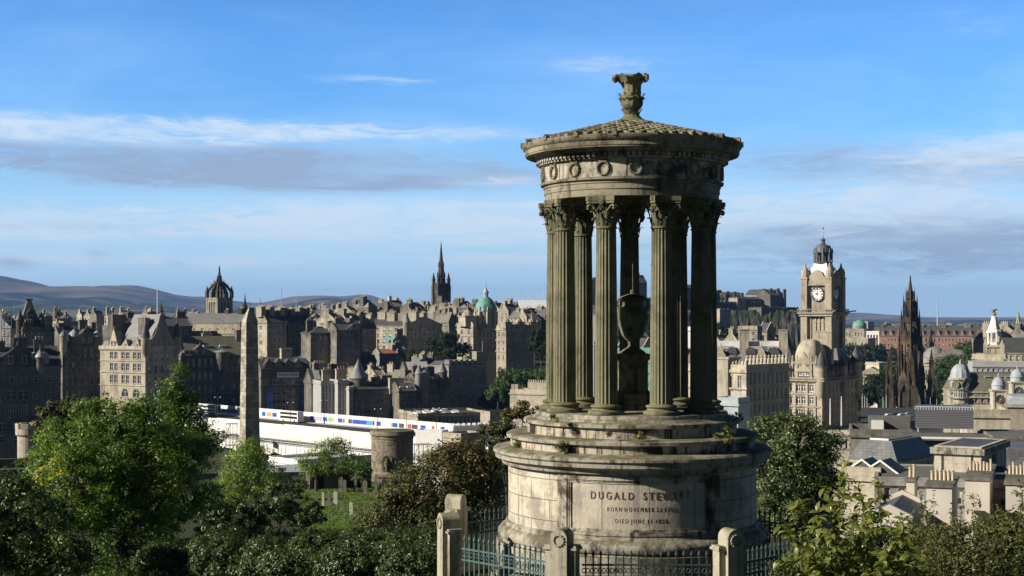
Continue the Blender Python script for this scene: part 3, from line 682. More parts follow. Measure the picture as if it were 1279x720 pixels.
    def ringband(s, z, h=.35, p=.3, mat=None):
        m = MB(); W_, D_ = s.W, s.D; m.box(-p, W_+p, -p, -.004, z, z+h); m.box(-p, -.004, 0, D_+p, z, z+h); m.box(W_+.004, W_+p, 0, D_+p, z, z+h)
        m.obj('cornice', mat or s.wall, s.o)
    def parapet(s, h=1.0, t=.4, crenel=0):
        m = MB(); W_, D_, H = s.W, s.D, s.H
        for (x0, x1, y0, y1) in ((0, W_, 0, t), (0, W_, D_-t, D_), (0, t, t, D_-t), (W_-t, W_, t, D_-t)): m.box(x0, x1, y0, y1, H+.003, H+h)
        if crenel:
            n = int(W_/crenel)
            for k in range(n): m.box(W_*(k+.2)/n, W_*(k+.7)/n, 0, t, H+h, H+h+.7)
            n = int(D_/crenel)
            for k in range(n): m.box(0, t, D_*(k+.2)/n, D_*(k+.7)/n, H+h, H+h+.7)
        m.obj('parapet', s.wall, s.o); return s
    def roof(s, kind, rh, eave=.35, mat=None, inset=3.0):
        W_, D_, H = s.W, s.D, s.H; m = MB(); e = eave; mt = M[mat] if mat else s.roofm; t = .25
        if kind == 'gx':
            k = rh/(D_/2); m.yprism([(-e, H-e*k), (D_/2, H+rh), (D_+e, H-e*k), (D_+e, H-e*k+t), (D_/2, H+rh+t), (-e, H-e*k+t)], -.1, W_+.1)
        elif kind == 'gy':
            k = rh/(W_/2); m.xprism([(-e, H-e*k), (W_/2, H+rh), (W_+e, H-e*k), (W_+e, H-e*k+t), (W_/2, H+rh+t), (-e, H-e*k+t)], -.1, D_+.1)
        elif kind == 'hip':
            i = min(W_, D_)/2
            if W_ >= D_: r0, r1 = (i, D_/2), (W_-i, D_/2)
            else: r0, r1 = (W_/2, i), (W_/2, D_-i)
            m.add([(-e, -e, H), (W_+e, -e, H), (W_+e, D_+e, H), (-e, D_+e, H), (r0[0], r0[1], H+rh), (r1[0], r1[1], H+rh)],
                  [(0, 1, 5, 4), (1, 2, 5), (2, 3, 4, 5), (3, 0, 4)] if W_ >= D_ else [(0, 1, 4), (1, 2, 5, 4), (2, 3, 5), (3, 0, 4, 5)])
        elif kind == 'mansard':
            i = min(inset, min(W_, D_)*.35); m.box(-.1, W_+.1, -.1, D_+.1, H+.01, H+rh, i*.6)
        elif kind == 'flat': m.box(.42, W_-.42, .42, D_-.42, H-.3, H+.12)
        elif kind == 'shed': m.yprism([(-e, H), (D_+e, H+rh), (D_+e, H+rh+t), (-e, H+t)], -.1, W_+.1)
        s.rf = m.obj('roof', mt, s.o); s.rh = rh; s.kind = kind; return s
    def skews(s):
        if s.kind not in ('gx', 'gy'): return s
        m = MB(); L_ = s.D if s.kind == 'gx' else s.W; e = .3; t = .62; H = s.H; k = s.rh/(L_/2)
        poly = [(-e, H-e*k), (L_/2, H+s.rh), (L_+e, H-e*k), (L_+e, H-e*k+t), (L_/2, H+s.rh+t), (-e, H-e*k+t)]
        for x in (-.16, (s.W if s.kind == 'gx' else s.D)-.3):
            if s.kind == 'gx': m.yprism(poly, x, x+.46)
            else: m.xprism(poly, x, x+.46)
        m.obj('gable_coping', s.wall, s.rf); return s
    def zroof(s, u, v):
        if s.kind == 'gx': return s.H+s.rh*(1-abs(v-s.D/2)/(s.D/2))
        if s.kind == 'gy': return s.H+s.rh*(1-abs(u-s.W/2)/(s.W/2))
        if s.kind in ('mansard',): return s.H+s.rh
        if s.kind == 'hip': i = min(s.W, s.D)/2; return s.H+s.rh*min(1, min(u, v, s.W-u, s.D-v)/i)
        return s.H
    def chimney(s, u, v, w, dp, ztop, pots=3, wall=None, ax='x', base=None):
        m = MB(); z0 = (s.zroof(u, v)-2.5) if base is None else base
        wall = M[wall] if wall else s.wall
        m.box(u-w/2, u+w/2, v-dp/2, v+dp/2, z0, ztop); m.box(u-w/2-.15, u+w/2+.15, v-dp/2-.15, v+dp/2+.15, ztop, ztop+.3)
        m.mi = 1
        for k in range(pots):
            q = (k+.5)/pots-.5; x, y = (u+q*w*.9, v) if w >= dp else (u, v+q*dp*.9)
            m.lathe([(.2, ztop+.3), (.15, ztop+1.1), (.19, ztop+1.15), (.19, ztop+1.25)], 6, x, y)
        return m.obj('chimney', [wall, M['terracotta']], s.rf or s.o)
    def turret(s, u, v, r, z0, z1, zc, n=12, roof=None, bell=False, wall=None, win=True):
        m = MB(); m.lathe([(r*.3, z0-r*1.3), (r, z0), (r, z1), (r+.2, z1+.05), (r+.2, z1+.3)], n, u, v)
        t = m.obj('turret', M[wall] if wall else s.wall, s.o, smooth=35); m = MB()
        if bell: m.lathe([(r+.25, z1+.3), (r*.98, z1+.3+(zc-z1)*.3), (r*.75, z1+(zc-z1)*.6), (r*.3, z1+(zc-z1)*.85), (.08, zc), (.05, zc+1.5)], n, u, v)
        else: m.lathe([(r+.3, z1+.3), (.05, zc), (.03, zc+.8)], n, u, v)
        m.obj('turret_roof', M[roof] if roof else s.roofm, t, smooth=35); return t
    def gable(s, side, uc, w, zb, zt, depth=4, style='plain', win=True, fin=True, wall=None, fr='frame'):
        """a wall-head gable standing on a face, its own little roof behind it"""
        T = (lambda m: None)
        m = MB(); h = zt-(s.H-.02 if zb is None else zb)
        if side == 'l': m.M = Matrix(((0, 1, 0, 0), (1, 0, 0, 0), (0, 0, 1, 0), (0, 0, 0, 1)))
        b = s.H-.02 if zb is None else zb
        if style == 'plain': poly = [(-w/2, 0), (w/2, 0), (w/2, h*.35), (0, h), (-w/2, h*.35)]
        elif style == 'tri': poly = [(-w/2, 0), (w/2, 0), (0, h)]
        elif style == 'step':
            poly = [(-w/2, 0), (w/2, 0)]; n = 4
            for k in range(n): x = w/2*(1-k/n); z = h*(.3+.7*(k+1)/n); poly += [(x, z), (w/2*(1-(k+1)/n)+.12, z)]
            poly += [(-x_, z_) for x_, z_ in poly[:1:-1]]
        else:                                              # curved Flemish gable
            half = [(w/2, 0), (w/2, h*.18), (w*.42, h*.22), (w*.34, h*.42), (w*.26, h*.50), (w*.24, h*.62), (w*.18, h*.68), (w*.12, h*.84), (w*.05, h*.92), (0, h)]
            poly = [(-w/2, 0)]+half+[(-x_, z_) for x_, z_ in half[-2:0:-1]]
        m.xprism([(uc+x_, b+z_) for x_, z_ in poly], -.06, .45)
        if fin: m.cone(uc, .2, b+h-.3, b+h+max(1.0, h*.16), .28, .05, 6)
        g_ = m.obj('gable', M[wall] if wall else s.wall, s.o)
        m2 = MB(); m2.M = m.M; m2.xprism([(uc-w/2+.15, b), (uc+w/2-.15, b), (uc+w/2-.15, b+h*.3), (uc, b+h*.9), (uc-w/2+.15, b+h*.3)], .45, depth)
        m2.obj('gable_roof', s.roofm, g_)
        if win and s.nwin < 98:
            ww, hh = min(w*.22, 1.3), min(h*.35, 2.2)
            for q in ((-.17, .17) if w > 4 else (0,)):
                wm_ = win_mesh(ww, hh, 'sash', fr); loc = (uc+q*w, -.18, b+h*.10)
                put('window', wm_, s.o, loc if side == 'r' else (loc[1], loc[0], loc[2]), 0 if side == 'r' else -pi/2); s.nwin += 1
        return g_
    def dormers(s, side, n, zb, w=1.8, h=2.4, v=.6, u0=0, u1=None, kind='gable', depth=3.0, wall=None, fr='frame'):
        L = s.W if side == 'r' else s.D; u1 = u1 or L
        for k in range(n):
            uc = u0+(u1-u0)*(k+.5)/n; m = MB()
            if side == 'l': m.M = Matrix(((0, 1, 0, 0), (1, 0, 0, 0), (0, 0, 1, 0), (0, 0, 0, 1)))
            m.box(uc-w/2, uc+w/2, v, v+depth, zb, zb+h*.7)
            if kind == 'gable': m.xprism([(uc-w/2-.15, zb+h*.7), (uc+w/2+.15, zb+h*.7), (uc, zb+h*1.15)], v-.15, v+depth)
            elif kind == 'bell': m.xprism([(uc+(w/2+.15)*cos(t), zb+h*.7+h*.4*sin(t)) for t in np.linspace(0, pi, 9)], v-.15, v+depth)
            else: m.box(uc-w/2-.15, uc+w/2+.15, v-.15, v+depth, zb+h*.7, zb+h*.78)
            o = m.obj('dormer', wall and M[wall] or s.roofm, s.rf or s.o)
            loc = (uc, v-.1, zb+.12)
            put('window', win_mesh(w*.66, h*.52, 'sash', fr), o, loc if side == 'r' else (loc[1], loc[0], loc[2]), 0 if side == 'r' else -pi/2)
def pinn(m, x, y, z0, z1, w):                                # slender gothic pinnacle
    hh = (z1-z0); m.cbox(x, y, z0, w, w, hh*.45); m.cbox(x, y, z0+hh*.45, w*1.3, w*1.3, hh*.04); m.cone(x, y, z0+hh*.49, z1, w*.62, .03, 4, pi/4)
    for k in range(3):
        z = z0+hh*(.58+.12*k); m.cbox(x, y, z, w*(.95-.25*k), w*(.95-.25*k), hh*.025)
# ================================================================ the city
def T(label, xl, xc, xr, d, a, ye, yb, R=(0, 0), L=(0, 0), roof=('gx', None), wall='soot', roofm='slate', ch=(), W=None, D=None, name='tenement', cat='building', group=None,
      fw=.42, fh=.55, style='sash', fr='frame', band=True, par=0, base=None, ybl=None, stl=None):
    if xl is None and D is None: D = 13
    s = B(name, label, cat, xl, xc, xr, d, a, wall, roofm, W=W, D=D, group=group, base=base)
    H = s.Z(ye); wr = s.grid('r', ye+1.5, yb, R[0], R[1], fw, fh, style, fr) if R[0] else []
    ww = s.grid('l', ye+1.5, ybl or yb, L[0], L[1], fw, fh, stl or style, fr) if L[0] else []
    kind, yr = roof
    rh = (s.Z(yr, s.W/2 if kind != 'gx' else 0, s.D/2 if kind == 'gx' else 0)-H) if yr else 0.0
    s.body(H, wr, ww, gables=('y' if kind == 'gy' else 'x', rh) if kind in ('gx', 'gy') else None)
    if band: s.ringband(H-.5, .45, .28)
    if par or kind == 'flat': s.parapet(par or .9)
    s.roof(kind, rh); s.skews()
    for c in ch:                                          # (fraction along right face, fraction of depth, width, depth, height above the ridge, pots)
        fu, fv, w, dp, up, n = c[:6]; s.chimney(fu*s.W, fv*s.D, w, dp, H+max(rh, .5)+up, n, c[6] if len(c) > 6 else None)
    return s
# ---------- left foreground block (Old Town north side, in shade)
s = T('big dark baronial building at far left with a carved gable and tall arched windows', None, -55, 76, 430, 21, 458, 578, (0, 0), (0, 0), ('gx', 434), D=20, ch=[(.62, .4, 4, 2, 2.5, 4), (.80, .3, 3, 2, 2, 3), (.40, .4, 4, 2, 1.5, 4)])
s2 = s; u = s.ur
# windows cut later would need the wall again, so this building is rebuilt with its own rows
bpy.data.objects.remove(s.wallo); s.wmb = MB()
wins = []
def row(s, y0, y1, pxs, w, style='sash', fr='frameblue'):
    for px in pxs:
        uc = s.ur(px); wins.append((round(uc-w/2, 3), round(uc+w/2, 3), round(s.Z(y1, uc), 3), round(s.Z(y0, uc), 3), style, fr))
def dedup(ws):                                            # equalise sills and heads of a row so that the wall grid stays small
    return ws
for (y0, y1, pxs, w, st) in ((471, 478, (-28, -10, 15, 30, 45, 62), 1.5, 'sash'), (489, 500, (-24, -6, 14, 29.5), 3.2, 'arch'), (491, 498, (44, 62), 1.3, 'sash'), (506, 522, (-24, -6, 11, 17, 26.5, 32.5), 1.35, 'mullion'),
                             (508, 518, (45, 60), 1.3, 'sash'), (529, 539, (-24, -6, 3, 20.5, 39, 50, 64), 2.0, 'mullion'), (545, 554, (-24, -6, 3, 20, 40, 52, 64), 1.6, 'sash')):
    row(s, y0, y1, pxs, w, st)
H = s.H; base_w = wins
def snap(ws, C):
    out = []
    for w in ws: out.append(w)
    return out
s.body(H, base_w, gables=('x', s.rh)); bpy.data.objects[s.wallo.name].name = 'wall'
for y in (462, 483, 503, 525, 541): s.ringband(s.Z(y), .35, .25)
s.gable('r', s.ur(22), 11.5, None, s.Z(430, s.ur(22)), 8, 'tri', fr='frameblue')
s.dormers('r', 3, H, 2.0, 3.2, .3, s.ur(-60), s.ur(2), 'bell', fr='frameblue'); s.dormers('r', 2, H, 2.2, 3.6, .3, s.ur(38), s.ur(62), 'bell', wall='lead', fr='frameblue')
s.turret(s.ur(50), .3, 1.4, H-1, H+2.2, H+4.6, roof='lead', bell=True)
s = T('dark tower block with a steep truncated pyramid roof rising behind the far left buildings', None, 24, 52, 540, 24, 404, 450, (4, 3), (0, 0), ('flat', None), D=9, wall='black', par=1.2)
m = MB(); m.box(.6, s.W-.6, .6, s.D-.6, s.H+.1, s.Z(375), s.W*.34); m.cbox(s.W/2, s.D/2, s.Z(375), 2.6, 2.6, .5)
m.obj('roof_pyramid', M['slateg'], s.o); s.dormers('r', 1, s.H+.3, 2.2, 4.5, -.1, wall='black')
s.turret(.2, .2, 1.3, s.H-8, s.H+1, s.H+5); s.turret(s.W, .2, 1.1, s.H-6, s.H+1, s.H+4.5)
T('dark stone block filling the gap under the pyramid roofed tower', None, 28, 68, 535, 22, 412, 470, (4, 5), (0, 0), ('flat', None), D=14, ch=[(.2, .3, 3, 2, 2, 3), (.85, .4, 2.5, 2, 4, 3)])
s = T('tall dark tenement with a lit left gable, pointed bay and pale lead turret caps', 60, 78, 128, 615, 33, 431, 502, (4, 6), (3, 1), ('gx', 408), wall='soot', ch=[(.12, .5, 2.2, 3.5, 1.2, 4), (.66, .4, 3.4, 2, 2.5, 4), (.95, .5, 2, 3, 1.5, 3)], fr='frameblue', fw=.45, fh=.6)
s.gable('r', s.ur(108), 8.5, None, s.Z(409, s.ur(108)), 6, 'plain', fr='frameblue'); s.turret(s.ur(93), .5, 2.2, s.H-1, s.H+3.2, s.H+6.5, roof='lead', bell=True); s.turret(s.ur(121.5), .5, 2.0, s.H-1, s.H+3.0, s.H+6, roof='lead', bell=True)
s.turret(.5, .5, 1.5, s.H-2.5, s.H+3.4, s.H+5.8, wall='honey', roof='slatel', bell=True)
for y in (441, 458, 476, 488): s.ringband(s.Z(y), .3, .22)
T('lit stone gable with dark roof wedged behind the pointed bay tenement', 66, 79, 100, 650, 34, 404, 440, (2, 3), (2, 1), ('flat', None), wall='tan', ch=[(.3, .5, 6, 1.5, 1.3, 5)])
# the lit hotel
s = B('hotel', 'cream sandstone hotel with sunlit left front of paired windows and shaded curly gables', 'building', 125, 181.5, 223, 580, 56, 'honey', 'slatel')
H = s.Z(437); wl_ = []; D_ = s.D
for y0, y1, st in ((441, 449, 'mullion'), (455, 464, 'mullion'), (470, 480, 'mullion')):
    zt, zbm = s.Z(y0), s.Z(y1)
    for px in (142, 156.5, 171): 
        uc = s.ul(px)
        for q in (-1.3, 1.3): wl_.append((round(uc+q-.95, 3), round(uc+q+.95, 3), round(zbm, 3), round(zt, 3), 'mullion', 'frame'))
for px in (156, 170): uc = s.ul(px); wl_.append((round(uc-1.9, 3), round(uc+1.9, 3), round(s.Z(497), 3), round(s.Z(487), 3), 'arch', 'frame'))
wr = s.grid('r', 440, 498, 4, 5, .42, .62, 'sash', 'frame')
s.body(H, wr, wl_, gables=('y', s.Z(404)-H)); 
for y in (438, 452, 467, 483): s.ringband(s.Z(y), .35, .3)
m = MB(); m.box(-.5, s.W+.5, -.5, -.05, H+.001, H+1.3); m.box(-.5, -.05, 0, D_+.3, H+.001, H+1.3); m.obj('balustrade', s.wall, s.o)
s.roof('gy', s.Z(404)-H)
s.gable('l', s.ul(142), 5.4, None, s.Z(411, 0, s.ul(142)), 4, 'curved'); s.gable('l', s.ul(157), 3.4, None, s.Z(423, 0, s.ul(157)), 4, 'curved'); s.gable('l', s.ul(171.5), 3.4, None, s.Z(423, 0, s.ul(171)), 4, 'curved')
s.gable('r', s.W*.5, s.W*.62, None, s.Z(388, s.W*.5), 16, 'curved', wall='tan'); 
for uu, yy in ((.3, 412), (s.W-.6, 409)): s.turret(uu, .3, 1.7, H-.5, H+4.5, s.Z(yy-8), bell=True, roof='slate')
m = MB(); m.cone(s.W*.5, .5, s.Z(390, s.W*.5), s.Z(377, s.W*.5), .9, .05, 6); m.obj('spirelet', M['black'], s.o)
for (fu, fv, w, dp, yt, n) in ((.25, .80, 7, 2.4, 394, 6), (.3, .25, 2.4, 4, 398, 5), (.2, .99, 2, 3.5, 408, 4), (.6, .12, 2, 2.5, 396, 3)): s.chimney(fu*s.W, fv*D_, w, dp, s.Z(yt), n, 'soot', base=H)
# behind / right of it
T('dark long roofed building on the ridge behind the curly gabled hotel', 150, 160, 240, 660, 24, 408, 440, (2, 8), (1, 1), ('gx', 397), ch=[(.1, .5, 3, 2, 2, 4), (.45, .5, 5, 2.5, 2.2, 5), (.9, .5, 4, 2.5, 2.4, 5)])
s = T('dark office with broad mossy slate roof and small green copper dome left of the obelisk', 216, 228, 306, 608, 26, 444, 512, (4, 10), (3, 2), ('gx', 421), roofm='slateg', ch=[(-.0, .5, 2.2, 5, 2, 4, 'tan'), (.50, .7, 4, 2, 1.2, 4, 'tan'), (.97, .5, 2.5, 5, 2.5, 4)], fr='frameblue', fw=.5, fh=.62)
s.gable('r', s.ur(250), 8.5, None, s.Z(430, s.ur(250)), 8, 'tri', fr='frameblue'); s.turret(s.ur(277), .3, 3.1, s.H-6, s.H+.8, s.Z(437, s.ur(277)), roof='copper', bell=True)
s.dormers('r', 3, s.H, 2.2, 2.6, .3, s.ur(231), s.ur(244), 'flat', wall='lead', fr='frameblue')
m = MB(); [m.box(s.W*f, s.W*f+1.6, 3.0, 4.4, s.H+3.4, s.H+4.0) for f in (.36, .42, .62, .68)]; m.obj('skylight', M['whitepaint'], s.rf)
s = T('long sunlit stone range with two slate roofs in front of the crown steeple', 205, 300, 330, 715, 74, 403, 440, (3, 3), (2, 9), ('gy', 392), wall='honey', roofm='slatel', base=70, ch=[(.5, .02, 3, 2, 2.5, 4, 'black'), (.5, .14, 4, 2, 2.3, 4, 'black'), (.5, .33, 2.4, 2, 1.5, 3, 'black')], fh=.35, fw=.2)
T('plain sunlit wall with few windows below the crown steeple', 190, 298, 316, 680, 72, 416, 450, (0, 0), (2, 7), ('flat', None), wall='honey', base=70, fh=.3, fw=.22)
# tall tenements right of the obelisk
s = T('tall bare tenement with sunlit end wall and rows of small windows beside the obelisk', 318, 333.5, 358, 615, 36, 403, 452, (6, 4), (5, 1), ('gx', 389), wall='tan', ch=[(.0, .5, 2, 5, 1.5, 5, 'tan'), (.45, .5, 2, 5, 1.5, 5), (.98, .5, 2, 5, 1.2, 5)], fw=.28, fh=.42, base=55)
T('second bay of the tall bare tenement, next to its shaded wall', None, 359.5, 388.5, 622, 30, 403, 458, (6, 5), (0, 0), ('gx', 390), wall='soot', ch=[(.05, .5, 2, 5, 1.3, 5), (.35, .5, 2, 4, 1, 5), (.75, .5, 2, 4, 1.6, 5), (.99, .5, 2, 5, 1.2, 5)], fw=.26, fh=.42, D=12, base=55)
T('dark bow fronted tenement right of the tall bare ones', None, 388, 420, 605, 24, 416, 470, (4, 4), (0, 0), ('hip', 408), D=14, ch=[(.1, .4, 2.5, 1.8, 2, 4), (.9, .4, 2, 3, 2, 4)], base=50, fw=.3)
s = T('dark tenement with string courses and a carved gable to the right end', None, 420.5, 449, 600, 24, 413, 470, (5, 6), (0, 0), ('gx', 404), D=14, ch=[(.3, .5, 3, 2, 1.5, 4), (.85, .5, 2, 3, 1.8, 4)], base=50)
s.gable('r', s.W*.78, 6.5, None, s.Z(404), 6, 'curved')
for y in (422, 434, 447): s.ringband(s.Z(y), .3, .2)
# art centre
s = B('gallery', 'dark gallery block with saw tooth lit gables, a white name sign and two blue banners', 'building', 318, 326, 387, 578, 22, 'soot', 'slate')
H = s.Z(461); wr = []
for r_, (y0, y1, st) in enumerate(((475, 481, 'cross'), (486.5, 495, 'arch'), (498, 505, 'cross'), (507, 515, 'cross'))):
    for px in ((332.5, 345, 357, 368, 380) if r_ == 0 else (345.5, 357, 368)):
        uc = s.ur(px); wr.append((round(uc-1.5, 3), round(uc+1.5, 3), round(s.Z(y1), 3), round(s.Z(y0), 3), st, 'frame'))
s.body(H, wr, gables=('x', 3.5)); s.roof('gx', 3.5)
for k in range(4): s.gable('r', s.W*(.16+.2*k), 4.6, None, H+4.2, 7, 'tri', win=False, fin=False)
for y in (473, 484): s.ringband(s.Z(y), .3, .25)
m = MB(); ua, ub = s.ur(345.5), s.ur(373); zc = s.Z(468.6, s.ur(359))
m.box(ua, ub, -.5, -.32, zc-1.05, zc+1.05); sg = m.obj('name_sign', M['whitepaint'], s.o)
M['signblue'] = plain('blue_sign_lettering', (.03, .07, .22), None, .6)
me = text_mesh('CITY ART CENTRE', 1.35, .03, .02); me.materials.clear(); me.materials.append(M['signblue'])
co = np.empty(len(me.vertices)*3); me.vertices.foreach_get('co', co); co = co.reshape(-1, 3); wtx = np.ptp(co[:, 0])
lo = put('lettering', me, sg, ((ua+ub)/2, -.54, zc)); lo.rotation_euler = (pi/2, 0, 0); lo.scale = ((ub-ua)*.9/wtx, 1, 1)
g = G('printed_banner'); g.col(g.mix(g.rng(g.noise(g.tc.outputs['Object'], .55, 3), .45, .55), (.05, .12, .50), (.16, .22, .50))); M['banner'] = g.set(.7)
for pa, pb in ((333, 340.5), (375.5, 383.5)):
    m = MB(); m.box(s.ur(pa), s.ur(pb), -.42, -.36, s.Z(513), s.Z(486)); m.obj('banner', M['banner'], s.o)
s.chimney(s.ur(364.5), s.D*.8, 4.6, 3, s.Z(437), 0, 'honey', base=H-2)
T('low dark roof behind the gallery saw tooth gables', 322, 330, 380, 600, 22, 452, 470, (0, 0), (0, 0), ('gx', 447), ch=[])
T('narrow shaded house with a white lit roof to the right of the gallery', 380, 389, 402, 572, 28, 478, 520, (4, 2), (0, 0), ('gx', 462), roofm='whiteroof', ch=[(.8, .6, 2, 2, 2, 3)])
for i, (a_, b_, ye, lab) in enumerate(((401, 419, 479, 'leftmost pale modern facade in the shaded row above the bridge'), (422, 435.5, 478, 'middle pale modern facade with narrow upright windows above the bridge'), (436, 441.5, 486, 'narrow pale modern facade stepping down to the tenements'))):
    s = T(lab, None, a_, b_, 560-i*3, 21, ye, 520, (4 if i < 2 else 3, (4, 3, 1)[i]), (0, 0), ('flat', None), wall='pale', D=14, fw=.34, fh=.74, style='none', ch=[(.8, .6, 4, 2, 4, 3, 'honey')] if i < 2 else [])
T('dark recess house between two pale modern facades', None, 418.5, 423, 566, 21, 482, 520, (3, 1), (0, 0), ('flat', None), wall='soot', D=12)
T('mixed dark roofs and white skylights above the pale facades', None, 396, 442, 592, 22, 470, 490, (1, 6), (0, 0), ('gx', 462), D=12, roofm='slatel', ch=[(.15, .5, 5, 2, 2.5, 4, 'honey'), (.5, .5, 2, 4, 2, 4), (.82, .5, 4, 2, 2.8, 4, 'honey')])
s = T('dark rubble tenement row with a grey conical stair turret above the bridge hoardings', None, 443, 499, 556, 21, 487, 523, (4, 9), (0, 0), ('gx', 478), D=14, ch=[(.25, .5, 4, 2, 1.8, 4), (.55, .5, 2, 4, 1.6, 4), (.82, .5, 4, 2, 2.2, 4)], fr='frameblue')
s.turret(s.ur(452.5), 5.5, 3.4, s.H-3, s.H+3.8, s.Z(449, s.ur(452)), roof='slatel', n=14)
s = T('small dark house with two skylights and a sunlit chimney right of the turret row', None, 498.5, 520, 552, 21, 489, 522, (3, 5), (0, 0), ('gx', 479), D=12, ch=[(.25, .8, 5.6, 2, 1.6, 0, 'honey')], fr='frameblue')
m = MB(); [m.box(s.W*f, s.W*f+.9, 1.6, 3, s.H+.95, s.H+1.7) for f in (.12, .24, .55, .68)]; m.obj('skylight', M['whitepaint'], s.rf)
s = T('dark baronial hotel with battlements, cone turrets and a porch above the station wall', None, 520.5, 562, 560, 22, 478, 524, (4, 8), (0, 0), ('gx', 468), D=16, ch=[(.1, .4, 2, 2, 3, 3), (.6, .5, 3, 2, 2.6, 3)], fr='frame', style='mullion')
s.parapet(1.2, crenel=2.2); s.turret(s.ur(524), .3, 1.6, s.H-2, s.H+3, s.Z(455, s.ur(524)), wall='grey', roof='slatel'); s.turret(s.ur(530), .8, 2.3, s.H-6, s.H+3.5, s.Z(458, s.ur(530)), wall='grey', roof='slatel'); s.turret(s.ur(553), .3, 1.8, s.H-4, s.H+3.5, s.Z(452, s.ur(553)), roof='slatel')
m = MB(); m.box(s.ur(548), s.ur(566), -3, -.1, s.Z(519), s.Z(516.5)); [m.cbox(s.ur(p_), -2.6, 0, .5, .5, s.Z(519)) for p_ in (549, 554, 559, 565)]; m.obj('porch', M['grey'], s.o)
s = T('tall corner block of the baronial hotel with a flagpole at its far corner', 536, 560.5, 607, 575, 40, 457, 524, (6, 8), (2, 3), ('mansard', 451), par=0, wall='grey', fr='frameblue')
s.dormers('r', 7, s.H+.2, 1.5, 2.6, .35, kind='flat', wall='grey', fr='frameblue')
for y in (470, 490, 507): s.ringband(s.Z(y), .3, .2)
m = MB(); m.tube((s.W-1, 1, s.H), (s.W-1, 1, s.Z(426, s.W-1)), .14, .08, 6); m.obj('flagpole', M['polepaint'], s.o)
s.chimney(s.W-2, 2, 4.5, 3, s.H+5, 0, 'tan', base=s.H)
T('low dark hall with a bright white barrel roof left of the flag', 500, 506, 536, 590, 24, 462, 480, (1, 4), (0, 0), ('gx', 453), roofm='whiteroof', ch=[])
# upper tier
s = T('tall sunlit tenement cluster with many chimneys above the orange roofed house', 452, 508, 552, 700, 52, 407, 446, (6, 7), (5, 7), ('gy', 397), wall='tan', ch=[(.3, .08, 2.4, 5, 2.5, 5, 'tan'), (.3, .3, 2.4, 5, 1.8, 5, 'tan'), (.3, .55, 3, 5, 2.2, 5, 'tan'), (.4, .85, 2.4, 5, 2.5, 5, 'tan'), (.85, .3, 3, 3, 2, 4)], base=68)
s.turret(.2, .2, 1.8, s.H-8, s.H+1, s.H+6, roof='slatel')
M['turq'] = plain('turquoise_shop_blind', (.05, .42, .42), None, .6)
for px in (484.5, 492.5): m = MB(); u = s.ul(px); m.box(-.15, -.02, u-1.0, u+1.0, s.Z(427, 0, u), s.Z(421, 0, u)); m.obj('blind', M['turq'], s.o)
T('sunlit stepped tenement gable end left of the tall chimney cluster', 440, 452, 470, 690, 40, 410, 446, (4, 2), (3, 1), ('gx', 398), wall='tan', ch=[(.1, .5, 2, 4, 1.8, 4, 'tan'), (.9, .5, 2, 4, 1.5, 4)], base=68)
T('grey shaded house under a strip of orange roof in the middle of the old town', 466, 474, 497, 650, 30, 442, 468, (3, 4), (0, 0), ('gx', 437), wall='grey', roofm='orange', ch=[(.9, .5, 2, 3, 1.8, 3)], style='none', fw=.3)
T('narrow dark house right of the orange roofed house', None, 497, 507, 655, 28, 438, 470, (4, 2), (0, 0), ('gx', 433), D=10, ch=[(.5, .5, 3, 2, 1.3, 3)])
T('shaded grey block in the lane left of the orange roofed house', 444, 450, 470, 640, 26, 452, 478, (3, 4), (0, 0), ('gx', 445), wall='soot', ch=[(.5, .5, 3, 2, 1.3, 3)])
T('sunlit pale tenement front with blind windows left of the dark garden trees', 552, 562, 582, 760, 60, 401, 420, (3, 2), (3, 2), ('gy', 390), wall='tan', base=80, ch=[(.4, .3, 2, 4, 2, 4), (.3, .9, 2, 3, 2, 4)])
T('cluster of sunlit dormers and dark roofs on the ridge below the black spire', 520, 552, 566, 800, 52, 399, 415, (3, 4), (3, 5), ('gy', 388), wall='tan', roofm='slatel', base=80, ch=[(.4, .1, 3, 4, 3, 4), (.4, .5, 2, 4, 2, 4, 'tan'), (.4, .9, 2, 4, 2, 4)])
# bank headquarters with green dome
bk = empty('bank_headquarters', (X(632, 690), 690, 66), radians(34), 'ornate baroque bank headquarters with a green copper dome and sunlit corner pavilions', 'building')
def bpart(nm, mt, fn, par=None, smooth=False): m = MB(); fn(m); return m.obj(nm, mt, par or bk, smooth=smooth)
bz = lambda py: ZC-(py-YH)/F*695-66
def bwing(label, xl, xc, xr, d, a, ye, yb, R, L, wall, par=1.4, base=66, D=None):
    s = B.__new__(B); B.__init__(s, 'wing', None, None, xl, xc, xr, d, a, wall, 'slate', base=base, D=D)
    H = s.Z(ye); s.body(H, s.grid('r', ye+2, yb, R[0], R[1], .4, .62, 'arch'), s.grid('l', ye+2, yb, L[0], L[1], .36, .62, 'arch') if L[0] else [])
    for f in (.0, .33, .66): s.ringband(H-.6-f*(H-s.Z(yb)), .45, .35)
    s.parapet(par, crenel=2.6); s.roof('flat', 0)
    # this wing's own empty folds into the bank: its pieces become parts of the bank
    mw = Matrix.Translation(s.o.location) @ Matrix.Rotation(s.o.rotation_euler.z, 4, 'Z'); inv = (Matrix.Translation(bk.location) @ Matrix.Rotation(bk.rotation_euler.z, 4, 'Z')).inverted()
    for c in kids(s.o): mm = inv @ mw @ c.matrix_basis; c.parent = bk; c.matrix_basis = mm
    bpy.data.objects.remove(s.o); return s
sA = bwing('', 620, 632, 667, 670, 30, 411, 452, (4, 8), (4, 2), 'honey')
sB = bwing('', None, 591, 622, 690, 30, 411, 452, (4, 6), (0, 0), 'honey', D=16)
sC = bwing('', 572, 591, 596, 684, 44, 408, 440, (2, 1), (3, 2), 'honey')
def dome(m, x, y, z0, z1, r): pass
m = MB(); dx, dy = -6, 8
